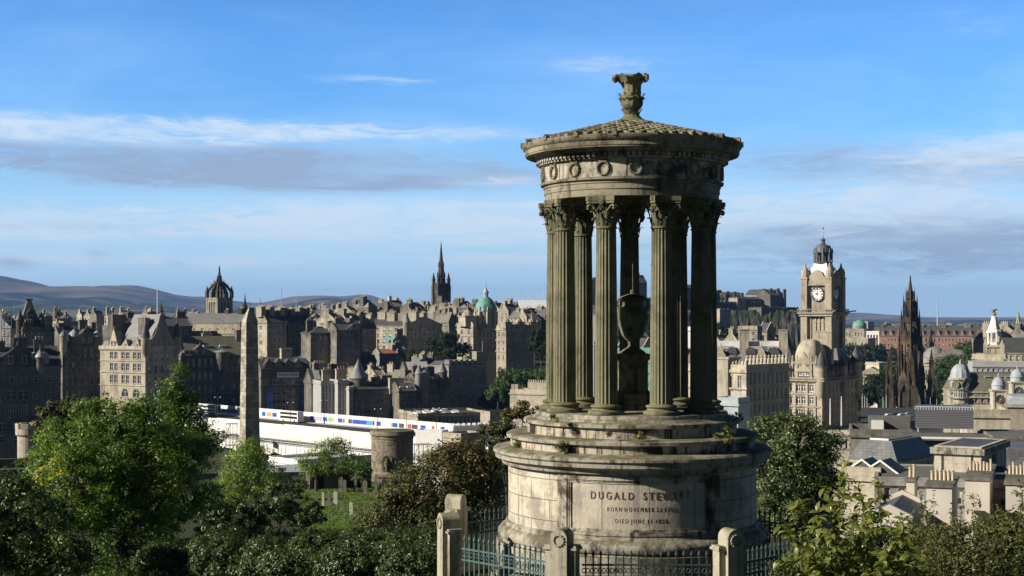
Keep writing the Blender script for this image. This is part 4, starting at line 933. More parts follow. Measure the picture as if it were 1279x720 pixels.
m.M = None
zb0, zdr, zdt = bz(412), bz(388), bz(372)
m.lathe([(5.6, zb0), (5.6, zb0+1), (4.6, zb0+1.2), (4.6, zdr-.8), (5.3, zdr-.5), (5.3, zdr)], 8, dx, dy)
for k in range(8):
    a = 2*pi*k/8+pi/8; m.cbox(dx+5.0*cos(a), dy+5.0*sin(a), zb0+1, 1.1, 1.1, zdr-zb0-1.5); m.lathe([(.55, zdr), (.3, zdr+1.5), (.05, zdr+2)], 6, dx+5*cos(a), dy+5*sin(a))
dm = m.obj('dome_drum', M['honey'], bk, smooth=30)
m = MB(); m.lathe([(5.1, zdr), (4.9, zdr+1.5), (4.1, zdr+3.6), (2.6, zdr+5.4), (1.5, zdr+6.2)], 16, dx, dy, mod=lambda a: 1+.03*cos(8*a)); m.obj('dome', M['copper'], dm, smooth=35)
m = MB(); m.lathe([(1.5, zdr+6.1), (1.2, zdr+6.4), (1.2, zdr+8), (1.6, zdr+8.2), (.7, zdr+9.6), (.2, zdr+11), (.25, zdr+11.3), (.05, zdr+13.2)], 10, dx, dy); m.obj('lantern', M['lead'], dm)
for (s_, fu, fv) in ((sC, .5, .5), (sA, .06, .1), (sA, .96, .1), (sA, .5, .1), (sB, .4, .1)):
    p = s_.wp(s_.W*fu, s_.D*fv); q = Matrix.Rotation(-radians(34), 4, 'Z') @ Vector((p[0]-bk.location.x, p[1]-bk.location.y, 0)); H = s_.H; hh = 1.0 if s_ is sC else .6
    m = MB(); r = 3.1*hh; m.cbox(q.x, q.y, H, 2*r, 2*r, 4.5*hh); m.cbox(q.x, q.y, H+4.5*hh, 2*r+.8, 2*r+.8, .4)
    for k in range(4): m.cone(q.x+(r-.1)*(1 if k & 1 else -1), q.y+(r-.1)*(1 if k & 2 else -1), H+4.9*hh, H+7*hh, .5, .05, 6)
    m.lathe([(r*.9, H+4.9*hh), (r*.8, H+6*hh), (r*.4, H+7.3*hh), (.3, H+7.7*hh), (.3, H+8.8*hh), (.05, H+10.5*hh)], 10, q.x, q.y); m.obj('pavilion', M['honey'], bk, smooth=35)
# big blocks low right behind the column line
s = T('sunlit battlemented stone building with a broad plain wall just left of the monument columns', 637, 690, 705, 420, 62, 492, 520, (0, 0), (0, 0), ('flat', None), wall='cream', par=1.0, base=56)
m = MB(); u0, u1 = s.ul(681), s.ul(655); m.box(2, 7, u0, u1, s.H+.1, s.H+3.0); 
for k in range(9): m.box(2, 2.5, u0+(u1-u0)*(k+.2)/9, u0+(u1-u0)*(k+.7)/9, s.H+3.0, s.H+3.7)
[m.cbox(1, s.ul(p_), s.H, 1.4, 1.2, 2.4) for p_ in (640, 644)]; m.obj('roof_block', M['tan'], s.o)
# station level
s = T('long low station wall with dark upright windows and a parking deck on top', 520, 522, 612, 505, 19.3, 520, 531, (1, 16), (0, 0), ('flat', None), wall='tan', base=50, fw=.35, fh=.7, style='none', D=26)
deck = s
T('plain brown brick block at the end of the station wall', 600, 612, 648, 470, 22, 518, 545, (0, 0), (0, 0), ('flat', None), wall='tan', base=50, band=False)
T('brown stone gatehouse block with a dark flat roof edge left of the monument', 553, 576, 606, 395, 45, 546, 580, (2, 4), (1, 1), ('flat', None), wall='honey', base=50, fw=.5, fh=.6, style='mullion')
s = T('row of white glazed station roof ridges left of the monument', 560, 566, 625, 440, 24, 537, 548, (0, 0), (0, 0), ('flat', None), wall='whitepaint', base=55)
m = MB()
for k in range(9): u0 = s.W*k/9; m.xprism([(u0+.2, s.H+.2), (u0+s.W/9-.2, s.H+.2), (u0+s.W/18, s.H+1.7)], .6, s.D-.6)
m.obj('glazed_ridge', M['lead'], s.o)
s = T('bright white sheeted box behind the round tomb', 519, 552, 560, 415, 70, 542, 566, (0, 0), (0, 0), ('flat', None), wall='whitepaint', base=50, band=False)
# ---------- spires and steeples
def scaf(name, label, px0, px1, y0, y1, d, dep=3.0, bays=3, lifts=8, mat='polepaint', group=None, t=.09, base=None, planks=True):
    x0, x1 = X(px0, d), X(px1, d); w = x1-x0; zb = base if base is not None else ZC-(y1-YH)/F*d; zt = ZC-(y0-YH)/F*d; h = zt-zb
    o = empty(name, (x0+w/2, d, zb), radians(20), label, 'scaffolding', group); m = MB()
    for i in range(bays+1):
        for y in (0, dep): m.tube((-w/2+w*i/bays, y, 0), (-w/2+w*i/bays, y, h), t, n=4)
    for j in range(lifts+1):
        z = h*j/lifts
        for y in (0, dep): m.tube((-w/2, y, z), (w/2, y, z), t, n=4)
        for i in range(bays+1): m.tube((-w/2+w*i/bays, 0, z), (-w/2+w*i/bays, dep, z), t, n=4)
        if j < lifts: i = j % bays; m.tube((-w/2+w*i/bays, 0, z), (-w/2+w*(i+1)/bays, 0, z+h/lifts), t, n=4)
    m.obj('poles', M[mat], o)
    if planks:
        m = MB(); [m.box(-w/2, w/2, 0, dep, h*j/lifts+.1, h*j/lifts+.2) for j in range(lifts+1)]; m.obj('boards', M['render'], o)
    return o
scaf('scaffolding_tower', 'tall white scaffolding tower at the far left edge', 2, 14, 382, 432, 520, lifts=12, mat='whitepaint', group=None, t=.13, base=72)
scaf('scaffolding_tower', 'small white scaffolding top just right of the pyramid roof', 41, 51, 382, 396, 590, lifts=5, mat='whitepaint', t=.13, base=90)
# crown steeple
def at_thing(name, label, cat, px, d, zb, rz=0): return empty(name, (X(px, d), d, zb), rz, label, cat)
d = 776; zb = 84; st = at_thing('crown_steeple', 'dark church tower topped by an open stone crown of flying arches and a spirelet', 'church', 274, d, zb, radians(48))
z = lambda py: ZC-(py-YH)/F*d-zb
m = MB(); w = 9.6; za, zc_ = 0, z(374)
m.box(-w/2, w/2, -w/2, w/2, 0, z(392))
for sx in (-1, 1):
    for sy in (-1, 1): m.cbox(sx*w*.44, sy*w*.44, z(392), w*.14, w*.14, zc_-z(392))
for k in range(4):
    m.M = Matrix.Rotation(k*pi/2, 4, 'Z')
    for q in (-.19, -.0, .19): pass
    for q in (-.30, -.10, .10, .30): m.cbox(q*w, -w*.46, z(392), w*.075, .8, zc_-z(392)-1.5)
    m.box(-w*.42, w*.42, -w*.49, -w*.42, zc_-1.6, zc_-.003)
m.M = None; m.box(-w*.52, w*.52, -w*.52, w*.52, zc_, zc_+.8); m.box(-w*.36, w*.36, -w*.36, w*.36, z(392), zc_)
m.obj('belfry', M['tan'], st)
m = MB(); zt = zc_+.8; zk = z(352)
for k in range(8):
    a = k*pi/4+pi/4; R0 = w*.66 if k % 2 == 0 else w*.48; c, s_ = cos(a), sin(a)
    pts = [(R0*c*(1-t), R0*s_*(1-t), zt+(zk-zt)*(.32+.68*sin(t*pi/2)*1.0)) for t in np.linspace(0, .93, 7)]
    for i in range(6):
        p, q = Vector(pts[i]), Vector(pts[i+1]); m.tube(p, q, .8, .7, 4)
    pinn(m, R0*c, R0*s_, zt, z(357 if k % 2 == 0 else 361), 1.5)
    for i in (2, 4): m.cone(pts[i][0], pts[i][1], pts[i][2]+.3, pts[i][2]+2.6, .35, .03, 4)
m.lathe([(1.3, zk-1.5), (1.5, zk), (1.1, zk+.4), (1.0, zk+2.6), (1.35, zk+2.8), (.8, zk+3.2), (.35, zk+6), (.5, zk+6.2), (.1, zk+8.6), (.05, z(338))], 8)
for k in range(6): a = k*pi/3; m.cone(1.25*cos(a), 1.25*sin(a), zk, zk+3.2, .3, .03, 4)
m.obj('crown', M['black'], st)
# black gothic spire
d = 1019; zb = 84; st = at_thing('black_spire', 'tall black gothic spire with corner pinnacles standing above the old town ridge', 'church', 551, d, zb, radians(30))
z = lambda py: ZC-(py-YH)/F*d-zb
m = MB(); w = 7.6; m.box(-w/2, w/2, -w/2, w/2, 0, z(354)); 
for sx in (-1, 1):
    for sy in (-1, 1):
        m.cbox(sx*w*.5, sy*w*.5, 0, w*.3, w*.3, z(357)); pinn(m, sx*w*.5, sy*w*.5, z(358), z(340), w*.24)
for k in range(4):
    m.M = Matrix.Rotation(k*pi/2, 4, 'Z'); m.cbox(-w*.17, -w*.5, 2, .7, .8, z(366)-2); m.cbox(w*.17, -w*.5, 2, .7, .8, z(366)-2); m.xprism([(-w*.3, z(366)), (w*.3, z(366)), (0, z(354))], -w*.55, -w*.3); m.M = None
m.obj('tower', M['black'], st)
m = MB(); m.lathe([(w*.44, z(356)), (w*.38, z(350)), (w*.31, z(343)), (w*.2, z(330)), (w*.1, z(315)), (.12, z(302)), (.05, z(299))], 8, a0=pi/8)
for zz, rr in ((345, .36), (332, .24)):
    for k in range(8): a = k*pi/4; m.cone(w*rr*cos(a), w*rr*sin(a), z(zz)-1, z(zz)+3, .5, .03, 4)
m.obj('spire', M['black'], st)
def small_spire(label, px, yt, yb, d, wpx, mat='black', rz=.3, zb=None):
    zb = zb if zb is not None else 82; z = lambda py: ZC-(py-YH)/F*d-zb; st = at_thing('church_spire', label, 'spire', px, d, zb, rz); w = wpx/F*d
    m = MB(); m.box(-w/2, w/2, -w/2, w/2, 0, z(yb)); [pinn(m, sx*w*.48, sy*w*.48, z(yb), z(yb)+(z(yt)-z(yb))*.35, w*.16) for sx in (-1, 1) for sy in (-1, 1)]; m.obj('tower', M[mat], st)
    m = MB(); m.lathe([(w*.46, z(yb)), (.1, z(yt)), (.05, z(yt)+.8)], 8, a0=pi/8); m.obj('spire', M[mat], st); return st
small_spire('slim dark church spire just left of the obelisk tip', 306, 367, 386, 900, 5)
small_spire('tiny grey spire right of the obelisk tip on the skyline', 325, 374, 388, 1100, 3, 'grey')
small_spire('small dark spire on the skyline left of the lit hotel', 71, 382, 396, 700, 5)
small_spire('small spire to the left foot of the black gothic spire', 541, 376, 392, 900, 3)
small_spire('slender spire at the left of the red hotel below the ridge', 1162, 402, 428, 1300, 7, 'black', zb=50)
s_ = small_spire('pale pinnacled church tower at the far right edge', 1272, 388, 408, 1000, 9, 'tan', zb=55)
def mast(label, px, yt, yb, d, r=.25, mat='polepaint', name='mast', cat='mast', group=None, extra=None):
    zb = ZC-(yb-YH)/F*d; o = empty(name, (X(px, d), d, zb), 0, label, cat, group); h = ZC-(yt-YH)/F*d-zb
    m = MB(); m.tube((0, 0, 0), (0, 0, h), r, r*.6, 6); m.lathe([(r*1.6, 0), (r*1.6, .5), (r, .6)], 8); m.lathe([(.01, h), (r*1.2, h+r), (.01, h+2*r)], 8, cap=False)
    if extra: extra(m, h)
    m.obj('pole', M[mat], o); return o
mast('tall white flagpole on the roofs right of the curly gabled hotel', 196.5, 364, 400, 600, .3, 'whitepaint', 'flagpole', 'flagpole')
mast('tall thin white mast on the skyline right of the obelisk', 351.5, 362, 392, 700, .25, 'polepaint')
mast('small antenna mast with cross arms on the skyline', 370, 371, 392, 700, .2, 'polepaint', extra=lambda m, h: [m.tube((-1.5, 0, h*f), (1.5, 0, h*f), .12) for f in (.7, .85)])
mast('white flag and pole above the baronial hotel roofs', 524.5, 446, 476, 565, .12, 'polepaint', 'flagpole', 'flagpole', extra=lambda m, h: m.box(-2.6, 0, -.05, .05, h-1.9, h-.2))
def crane(m, h):
    m.box(-.6, .6, -.6, .6, h*.9, h*.96)
mast('pale tower crane mast above the red hotel', 1171, 378, 410, 1700, .9, 'polepaint', 'crane_mast', 'crane')
for k in range(11): mast('pale hazy row of thin white masts above the white office roof', 640+3.9*k, 362+random.uniform(0, 8), 382, 1500, .22, 'whitepaint', 'mast', 'mast', 'row of thin masts')
# ================================================================ north bridge under repair, wrapped in white sheeting
d0, d1 = 590, 428; A_ = Vector((X(150, d0), d0, 0)); B_ = Vector((X(612, d1), d1, 0)); dv = B_-A_; L = dv.length; dv.normalize()
br = empty('road_bridge', (A_.x, A_.y, 48), math.atan2(dv.y, dv.x), 'long road bridge wrapped in white repair sheeting and scaffolding across the valley', 'bridge')
g = G('white_repair_sheeting'); o = g.tc.outputs['Object']; b = g.mix(g.rng(g.noise(g.mapping((.5, .5, .2)), 1, 6, .7), .4, .62), (.80, .79, .74), (.62, .61, .57))
g.col(b); g.bump(g.noise(g.mapping((1.6, 1.6, .3)), 1, 4), .6, .25); M['sheet'] = g.set(.75, 0, .2)
Zb = lambda z: z-48
m = MB(); m.box(0, L, 0, 21, Zb(61.6), Zb(63.0)); m.obj('deck', M['grey'], br)
M['asphalt'] = plain('asphalt', (.055, .055, .058), (.04, .04, .042), .9, .4)
m = MB(); m.box(0, L, 3.6, 17.5, Zb(63.0)+.004, Zb(63.0)+.03); m.obj('carriageway', M['asphalt'], br)
m = MB(); m.box(0, L, .35, 3.3, Zb(63.0)+.004, Zb(63.0)+.15); m.box(0, L, 17.8, 20.5, Zb(63.0)+.004, Zb(63.0)+.15); m.obj('pavement', M['pale'], br)
m = MB(); n = int(L/6)                                     # sheeting on the near side, in sagging bays
for k in range(n):
    x0, x1 = L*k/n, L*(k+1)/n; zt = 64.1+random.uniform(-.15, .15)
    m.add([(x0, -.6, Zb(zt)), (x1, -.6, Zb(zt)), (x1, -.9, Zb(60)), (x0, -.9, Zb(60)), (x1, -.7, Zb(58.8)), (x0, -.7, Zb(58.8)), (x1, -.2, Zb(zt)), (x0, -.2, Zb(zt))], [(0, 1, 2, 3), (3, 2, 4, 5), (0, 7, 6, 1)])
m.obj('sheeting', M['sheet'], br)
m = MB()
for k in range(n):
    x0, x1 = L*k/n, L*(k+1)/n; zb_ = 53.5+random.choice((0, 0, .6, 1.2))
    m.add([(x0, -1.6, Zb(57.4)), (x1, -1.6, Zb(57.4)), (x1, -1.9, Zb(zb_)), (x0, -1.9, Zb(zb_))], [(0, 1, 2, 3)])
m.obj('lower_sheeting', M['sheet'], br)
m = MB(); m.box(0, L, -1.7, -1.0, Zb(58.0), Zb(58.25)); m.box(0, L, -2.0, -.8, Zb(57.4), Zb(57.6))
for k in range(int(L/2.2)): x = 2.2*k; m.tube((x, -1.9, Zb(54)), (x, -1.9, Zb(59.4)), .07, n=4)
m.tube((0, -1.9, Zb(59.3)), (L, -1.9, Zb(59.3)), .07, n=4); m.tube((0, -1.9, Zb(58.7)), (L, -1.9, Zb(58.7)), .06, n=4)
m.obj('scaffold_walkway', M['polepaint'], br)
m = MB()
for k in range(3):                                        # arched girders and stone piers behind the sheeting
    x0, x1 = L*k/3+4, L*(k+1)/3-4
    pts = [(x0+(x1-x0)*t, Zb(50)+sin(pi*t)*9.5) for t in np.linspace(0, 1, 13)]
    m.xprism(pts+[(x1, Zb(61.5)), (x0, Zb(61.5))], 1, 20)
m.obj('arch', M['grey'], br)
m = MB()
for k in range(4): m.box(L*k/3-4, L*k/3+4, -.2, 21, -3, Zb(61.5))
m.obj('bridge_pier', M['grey'], br)
m = MB(); m.box(0, L, 20.5, 20.8, Zb(63.0), Zb(66.6)); ho = m.obj('far_hoarding', M['sheet'], br)
cols = {'b': (.02, .10, .55), 'l': (.05, .35, .75), 'g': (.35, .60, .20), 'o': (.75, .38, .10), 'r': (.55, .10, .10), 'p': (.55, .45, .60), 'k': (.08, .08, .09)}
for c in cols: M['pan'+c] = plain('printed_panel_'+c, cols[c], tuple(x*.8 for x in cols[c]), .6, .5)
dd = Vector((dv.x, dv.y)); nn = Vector((-dv.y, dv.x))
def along(px, off): 
    k = (px-CX)/F; ox, oy = A_.x+nn.x*off, A_.y+nn.y*off; return (k*oy-ox)/(dv.x-k*dv.y)
for a_, b_, c in ((247, 262, 'b'), (272, 296, 'b'), (326, 330, 'b'), (332, 337, 'o'), (339, 344, 'b'), (386, 390.5, 'b'), (391, 400, 'p'), (402, 407, 'b'), (408, 415, 'g'), (421, 426, 'b'), (427, 429, 'r'), (434, 438, 'k'), (439, 456, 'b'), (456.5, 463, 'l'), (464, 466, 'k'), (469, 474, 'b'), (487, 489, 'o'), (489.5, 495, 'b'), (497, 503, 'k'), (508, 512, 'r'), (513, 520, 'k'), (524, 530, 'b'), (538, 541, 'r'), (549, 554, 'b')):
    m = MB(); m.box(along(a_, 20), along(b_, 20), 20.38, 20.48, Zb(63.9), Zb(65.3)); m.obj('printed_panel', M['pan'+c], ho)
def on_bridge(px, off, z=63.16): t = along(px, off); return Vector((A_.x+dv.x*t+nn.x*off, A_.y+dv.y*t+nn.y*off, z))
def lamp(label, loc, h=9, group=None, rz=0, r=.11):
    o = empty('street_lamp', loc, rz, label, 'street lamp', group); m = MB(); m.lathe([(r*2, 0), (r*2, .9), (r, 1.0), (r*.6, h)], 8); m.tube((-.9, 0, h-.1), (.9, 0, h-.1), .06); m.tube((0, 0, h-1.2), (.8, 0, h-.1), .04); m.tube((0, 0, h-1.2), (-.8, 0, h-.1), .04); m.obj('pole', M['iron'], o)
    for s_ in (-1, 1): m = MB(); m.lathe([(.05, h-.1), (.22, h-.25), (.25, h-.4), (.05, h-.5)], 8, s_*.95, 0); m.obj('lantern', M['whitepaint'], o)
    return o
lampn = ['bridge lamp post seen left of the obelisk', 'bridge lamp post just right of the bus front', 'bridge lamp post above the pale modern facades gap', 'bridge lamp post left of the long blue hoarding panel', 'bridge lamp post right above the round tomb', 'bridge lamp post at the near end beside the white box']
for (px, off), lb in zip(((272, 2), (363, 2), (405, 18.5), (472, 2), (508, 2), (545, 18.5)), lampn): lamp(lb, on_bridge(px, off), 8.5, 'lamp posts along the bridge')
# bus
def bus(label, loc, rz, body='whitepaint', band='panb', L_=11.5):
    o = empty('bus', loc, rz, label, 'bus'); m = MB()
    m.add([], []); h = 4.0
    m.box(-L_/2, L_/2, -1.25, 1.25, .35, h-.15, 0); m.box(-L_/2+.15, L_/2-.15, -1.1, 1.1, h-.15, h, .12); m.obj('body', M[body], o)
    for s_ in (-1, 1):
        for z0, z1 in ((1.35, 2.15), (2.75, 3.5)):
            m = MB(); m.box(-L_/2+.5, L_/2-.5, s_*1.26-.01, s_*1.26+.01, z0, z1); m.obj('window', M['glass'], o)
    m = MB(); m.box(L_/2-.02, L_/2+.03, -1.1, 1.1, 1.2, 3.5); m.obj('windscreen', M['glass'], o)
    m = MB(); m.box(-L_/2, L_/2, -1.275, -1.262, .45, 1.0); m.obj('stripe', M[band], o)
    for x in (-L_/2+2, L_/2-2.4):
        for y in (-1.1, 1.1):
            m = MB(); m.M = Matrix.Translation((x, y, .5)) @ Matrix.Rotation(pi/2, 4, 'X'); m.lathe([(.5, -.15), (.5, .15)], 12); m.obj('wheel', M['iron'], o)
    return o
bus('white double deck bus on the bridge right of the obelisk', on_bridge(364, 16, 63.05), math.atan2(dv.y, dv.x)+pi)
bus('white and blue bus on the bridge left of the obelisk', on_bridge(262, 16, 63.05), math.atan2(dv.y, dv.x), L_=12)
# scaffolding in front of the bridge by the tomb
scaf('scaffolding', 'grey scaffolding stack rising behind the round tomb on its right side', 517, 540, 556, 590, 405, 4, 4, 5, mat='polepaint', t=.08, base=50)
scaf('scaffolding', 'low grey scaffolding left of the obelisk foot against the white sheeting', 283, 297, 530, 560, 500, 3, 3, 4, t=.09, base=50)
s = T('long white flat roofed station building below the bridge sheeting', 322, 372, 470, 372, 40, 579, 600, (1, 8), (0, 0), ('flat', None), wall='whitepaint', roofm='whiteroof', base=54, style='none', fw=.6, fh=.4, D=14)
s = T('low shaded station shed with a pale roof behind the graveyard wall', None, 330, 400, 330, 20, 592, 610, (1, 5), (0, 0), ('gx', 584), roofm='lead', wall='grey', D=16, base=50)
# ================================================================ graveyard
a = radians(33); o_ = empty('obelisk', (X(306.3, 240), 240, 74.5), a, 'tall tapering stone obelisk with a sunlit left face standing in the graveyard', 'obelisk')
g = G('obelisk_ashlar'); v = g.wallvec(); bc, bf = brick(g, v, 1.2, .62, .02)
b = g.mix(bc, (.27, .25, .20), (.52, .49, .40)); b = g.mix(g.rng(g.noise(g.tc.outputs['Object'], .5, 6, .65), .46, .62, 0, .6), b, (.13, .12, .095)); b = g.mix(g.ma('MULTIPLY', bf, .7), b, (.04, .035, .03)); g.col(b); g.bump(bf, .5, .03); M['obelisk'] = g.set(.9, 0, .1)
zt, zs = ZC-(382-YH)/F*240-74.5, ZC-(401-YH)/F*240-74.5
m = MB(); w = 2.62; w2 = 1.98; off = (w-w2)/2
m.add([(0, 0, 0), (w, 0, 0), (w, w, 0), (0, w, 0), (off, off, zs), (w-off, off, zs), (w-off, w-off, zs), (off, w-off, zs), (w/2, w/2, zt)], [(3, 2, 1, 0), (0, 1, 5, 4), (1, 2, 6, 5), (2, 3, 7, 6), (3, 0, 4, 7), (4, 5, 8), (5, 6, 8), (6, 7, 8), (7, 4, 8)])
m.obj('shaft', M['obelisk'], o_)
m = MB(); m.box(-.8, w+.8, -.8, w+.8, -2, 1.2, .1); m.box(-.4, w+.4, -.4, w+.4, 1.2, 2.0, .3); m.obj('base', M['obelisk'], o_)
tb = empty('mausoleum', (X(490, 215), 215, 75.2), radians(-10), 'round drum shaped stone tomb with an urn niche above a dark doorway', 'tomb')
M['tomb'] = monument_stone('tomb_ashlar', (.24, .21, .165), (.32, .28, .215), (.12, .12, .06), (.10, .085, .06), .2, .9, .42, .9, 3.1)
H = ZC-(537-YH)/F*215-75.2; r = 3.02
m = MB(); m.lathe([(r+.12, 0), (r+.12, 1.9), (r+.2, 2.0), (r+.2, 2.25), (r, 2.3)], 48); m.lathe([(r, 2.3), (r, H-1.25), (r+.08, H-1.2), (r+.08, H-1.0), (r, H-.98), (r, H-.85), (r+.22, H-.7), (r+.25, H-.55), (r+.16, H-.3), (r+.16, H-.1), (r-.1, H), (r-.7, H-.05)], 48, cap=False); tw = m.obj('wall', M['tomb'], tb, smooth=30)
m = MB(); m.lathe([(r-.5, H-.1), (.01, H+.15)], 24, cap=False); m.obj('grass_cap', plain('grassy_tomb_top', (.08, .10, .03), (.13, .13, .05), .95, 2), tb)
m = MB(); y_ = -(r-.02)
arc = lambda w_, z0, z1: [(-w_, z0), (w_, z0)]+[(w_*cos(t), z1-w_+w_*sin(t)) for t in np.linspace(0, pi, 11)]
m.xprism(arc(.72, 3.0, 5.4), -r-.06, -r+.3); m.xprism(arc(.55, 3.05, 5.25), -r-.085, -r+.1)
nf = MB(); nf.xprism(arc(.72, 3.0, 5.45), -r-.05, -r+.3); nf.obj('niche_surround', M['tomb'], tb)
nf = MB(); nf.xprism(arc(.52, 3.05, 5.25), -r-.06, -r+.2); nf.obj('niche', plain('niche_shade', (.05, .045, .035), None, .95), tb)  # flat dark plate, the shade of the recess put into its colour
nf = MB(); nf.lathe([(.2, 3.1), (.25, 3.2), (.12, 3.3), (.12, 3.4), (.32, 3.8), (.36, 4.3), (.2, 4.5), (.28, 4.6), (.05, 4.85)], 14, 0, -r-.15); nf.obj('niche_urn', M['cap'], tb, smooth=35)
nf = MB(); nf.box(-1.2, 1.2, -r-.55, -r+.3, 0, 2.2); nf.box(-1.45, 1.45, -r-.75, -r+.3, 2.2, 2.45); nf.obj('porch', M['tomb'], tb)
nf = MB(); nf.box(-.6, .6, -r-.58, -r-.5, 0, 1.9); nf.obj('door', plain('dark_doorway', (.015, .015, .014), None, .9), tb)
nf = MB(); nf.box(-1.8, 2.2, -r-1.9, -r-.4, -.3, .12); nf.obj('threshold', M['pale'], tb)
def ground_at(px, py, lo=55, hi=400):
    for Y in np.arange(lo, hi, .5):
        if YH+(ZC-terrain(X(px, Y), Y))*F/Y <= py: return Y
    return hi
M['grave'] = plain('lichened_gravestone', (.24, .23, .19), (.13, .125, .10), .9, 2.5, bump=.03)
M['gravew'] = plain('white_gravestone', (.62, .60, .55), (.5, .48, .42), .8, 2)
def grave(label, px, yt, yb, wpx, style='round', mat='grave', rz=0, cross=False):
    d = ground_at(px, yb); zb = terrain(X(px, d), d)-.15; h = (yb-yt)/F*d+.15; w = wpx/F*d
    o = empty('gravestone', (X(px, d), d, zb), rz, label, 'gravestone', 'gravestones on the sunlit lawn'); m = MB()
    if style == 'round': m.xprism([(-w/2, .25), (w/2, .25)]+[(w/2*cos(t), h-w*.35+w*.35*sin(t)) for t in np.linspace(0, pi, 9)], -.1, .1)
    elif style == 'gable': m.xprism([(-w/2, .25), (w/2, .25), (w*.5, h*.86), (w*.3, h*.9), (0, h), (-w*.3, h*.9), (-w*.5, h*.86)], -.13, .13)
    elif style == 'obelisk': m.cbox(0, 0, .25, w*1.5, w*1.5, h*.25); m.box(-w*.5, w*.5, -w*.5, w*.5, .25+h*.25, h*.95, w*.14); m.cone(0, 0, h*.95, h, w*.5, .01, 4, pi/4)
    m.obj('slab', M[mat], o); m = MB(); m.box(-w*.7, w*.7, -.28, .28, 0, .26); m.obj('plinth', M[mat], o); return o
for a_ in (('tall grey gravestone of a close pair in front of the dark vault wall', 425.5, 596, 616, 5, 'round'), ('shorter gravestone of the close pair by the vault wall', 430.5, 600, 616.5, 4, 'round'), ('narrow tapering gravestone in front of the black vault opening', 444, 594, 616, 3.2, 'obelisk'),
           ('broad pale gravestone standing alone in the middle of the lawn', 456, 599, 619, 5.5, 'gable'), ('slim obelisk gravestone on a block left of the round tomb', 469.5, 592, 624, 4.0, 'obelisk'),
           ('white slab gravestone standing brightest at the left of the lawn', 419, 614, 634, 5, 'round', 'gravew'), ('thin white gravestone left of the brightest white slab', 403.5, 615, 636, 3, 'round', 'gravew'), ('dark tapering gravestone between two white slabs', 411, 613, 634, 4.5, 'obelisk'),
           ('leaning grey gravestone at the front of the lawn', 427, 624, 640, 6, 'gable'), ('pale stone stump at the front right of the lawn', 438.5, 628, 645, 4.5, 'round', 'gravew'), ('dark gravestone at the left end of the graveyard among shrubs', 395, 614, 632, 4, 'round'), ('low grey gravestone beside the pale stump', 447, 632, 650, 5, 'gable')):
    grave(*a_)
d = 190; s = B('vault_wall', 'dark ruined stone vault wall with openings behind the gravestones', 'wall', None, 387, 464, d, 20, 'black', 'slate', D=2.5, base=terrain(X(420, d), d)-.5)
H = s.Z(591); wr = [(round(s.ur(p_)-w_, 2), round(s.ur(p_)+w_, 2), .5, round(h_, 2), 'void', 'frame') for p_, w_, h_ in ((398, .7, 2.3), (452, .8, 2.4), (437, .8, 2.3))]
s.body(H, wr); m = MB(); 
for k in range(12): u = s.W*k/12; m.box(u, u+s.W/12, -.2, .5, H+.003, H+random.uniform(.15, 1.1))
m.obj('coping', M['tomb'], s.o)
# ruined round turret at the left
tz = terrain(X(37, 170), 170)
tt = empty('turret', (X(36, 230), 230, 60), 0, 'pale round battlemented turret half hidden behind the big tree at left', 'turret'); H = ZC-(545-YH)/F*230-60; m = MB()
m.lathe([(1.7, 0), (1.7, H), (2.0, H+.3), (2.0, H+1.2), (1.6, H+1.2), (1.6, H+.6)], 24, cap=False)
for k in range(8): m.M = Matrix.Rotation(k*pi/4, 4, 'Z'); m.box(-.5, .5, -2.0, -1.6, H+1.2, H+2.0); m.M = None
m.obj('wall', M['cream'], tt)
m = MB(); m.lathe([(1.6, H+.7), (.01, H+.8)], 16, cap=False); m.obj('floor', M['flat'], tt)
s = T('low dark shed roof with a grey coping at the left edge below the turret', None, -30, 60, 120, 20, 602, 640, (0, 0), (0, 0), ('flat', None), D=10, wall='soot')
# ================================================================ castle on its rock
sk = [(600, 470), (640, 440), (690, 404), (720, 398), (735, 393), (760, 391), (800, 390), (850, 388), (890, 387), (930, 388), (960, 386), (985, 389), (996, 391), (1003, 394), (1008, 430), (1014, 452), (1030, 470)]
px = np.linspace(600, 1030, 120); py = np.interp(px, [p[0] for p in sk], [p[1] for p in sk]); vs = []; fs = []; ny = 26
for j in range(ny):
    t = j/(ny-1); y = 1215+190*t
    for i in range(120):
        f_ = min(1, (t*4.2)**.55) if t < .24 else (1 if t < .85 else max(0, (1-t)/.15)); dd_ = 1270
        top = ZC-(py[i]-YH)/F*dd_; n_ = (math.sin(px[i]*.35+j*1.7)+math.sin(px[i]*.9+j)*.6+math.sin(px[i]*2.3+j*3)*.3)
        vs.append((X(px[i], dd_)+random.uniform(-.8, .8)+n_*.4, y+n_*2*(1-t)+random.uniform(-1, 1), 45+(top-45)*f_+(n_*.7 if t < .3 else 0)*min(1, f_*2)*(1-f_*.6)))
for j in range(ny-1):
    for i in range(119): fs.append((j*120+i, j*120+i+1, (j+1)*120+i+1, (j+1)*120+i))
g = G('castle_crag'); o = g.tc.outputs['Object']; b = g.mix(g.rng(g.noise(g.mapping((1, 1, .4)), .12, 8, .7), .40, .60), (.045, .043, .04), (.11, .10, .085)); b = g.mix(g.rng(g.noise(o, .035, 7, .65), .48, .58, 0, .9), b, (.035, .05, .022)); g.col(b); g.bump(g.noise(o, .3, 8, .7), 1, 2.0); M['crag'] = g.set(.95, 0, .1)
m = MB(); m.add(vs, fs); o = m.obj('castle_rock', M['crag']); o['kind'] = 'structure'
ck = B('castle', 'grey stone castle of walls, batteries and a gabled palace block on top of the crag', 'castle', None, 897, 998, 1262, 12, 'castle', 'slate', D=30, base=92)
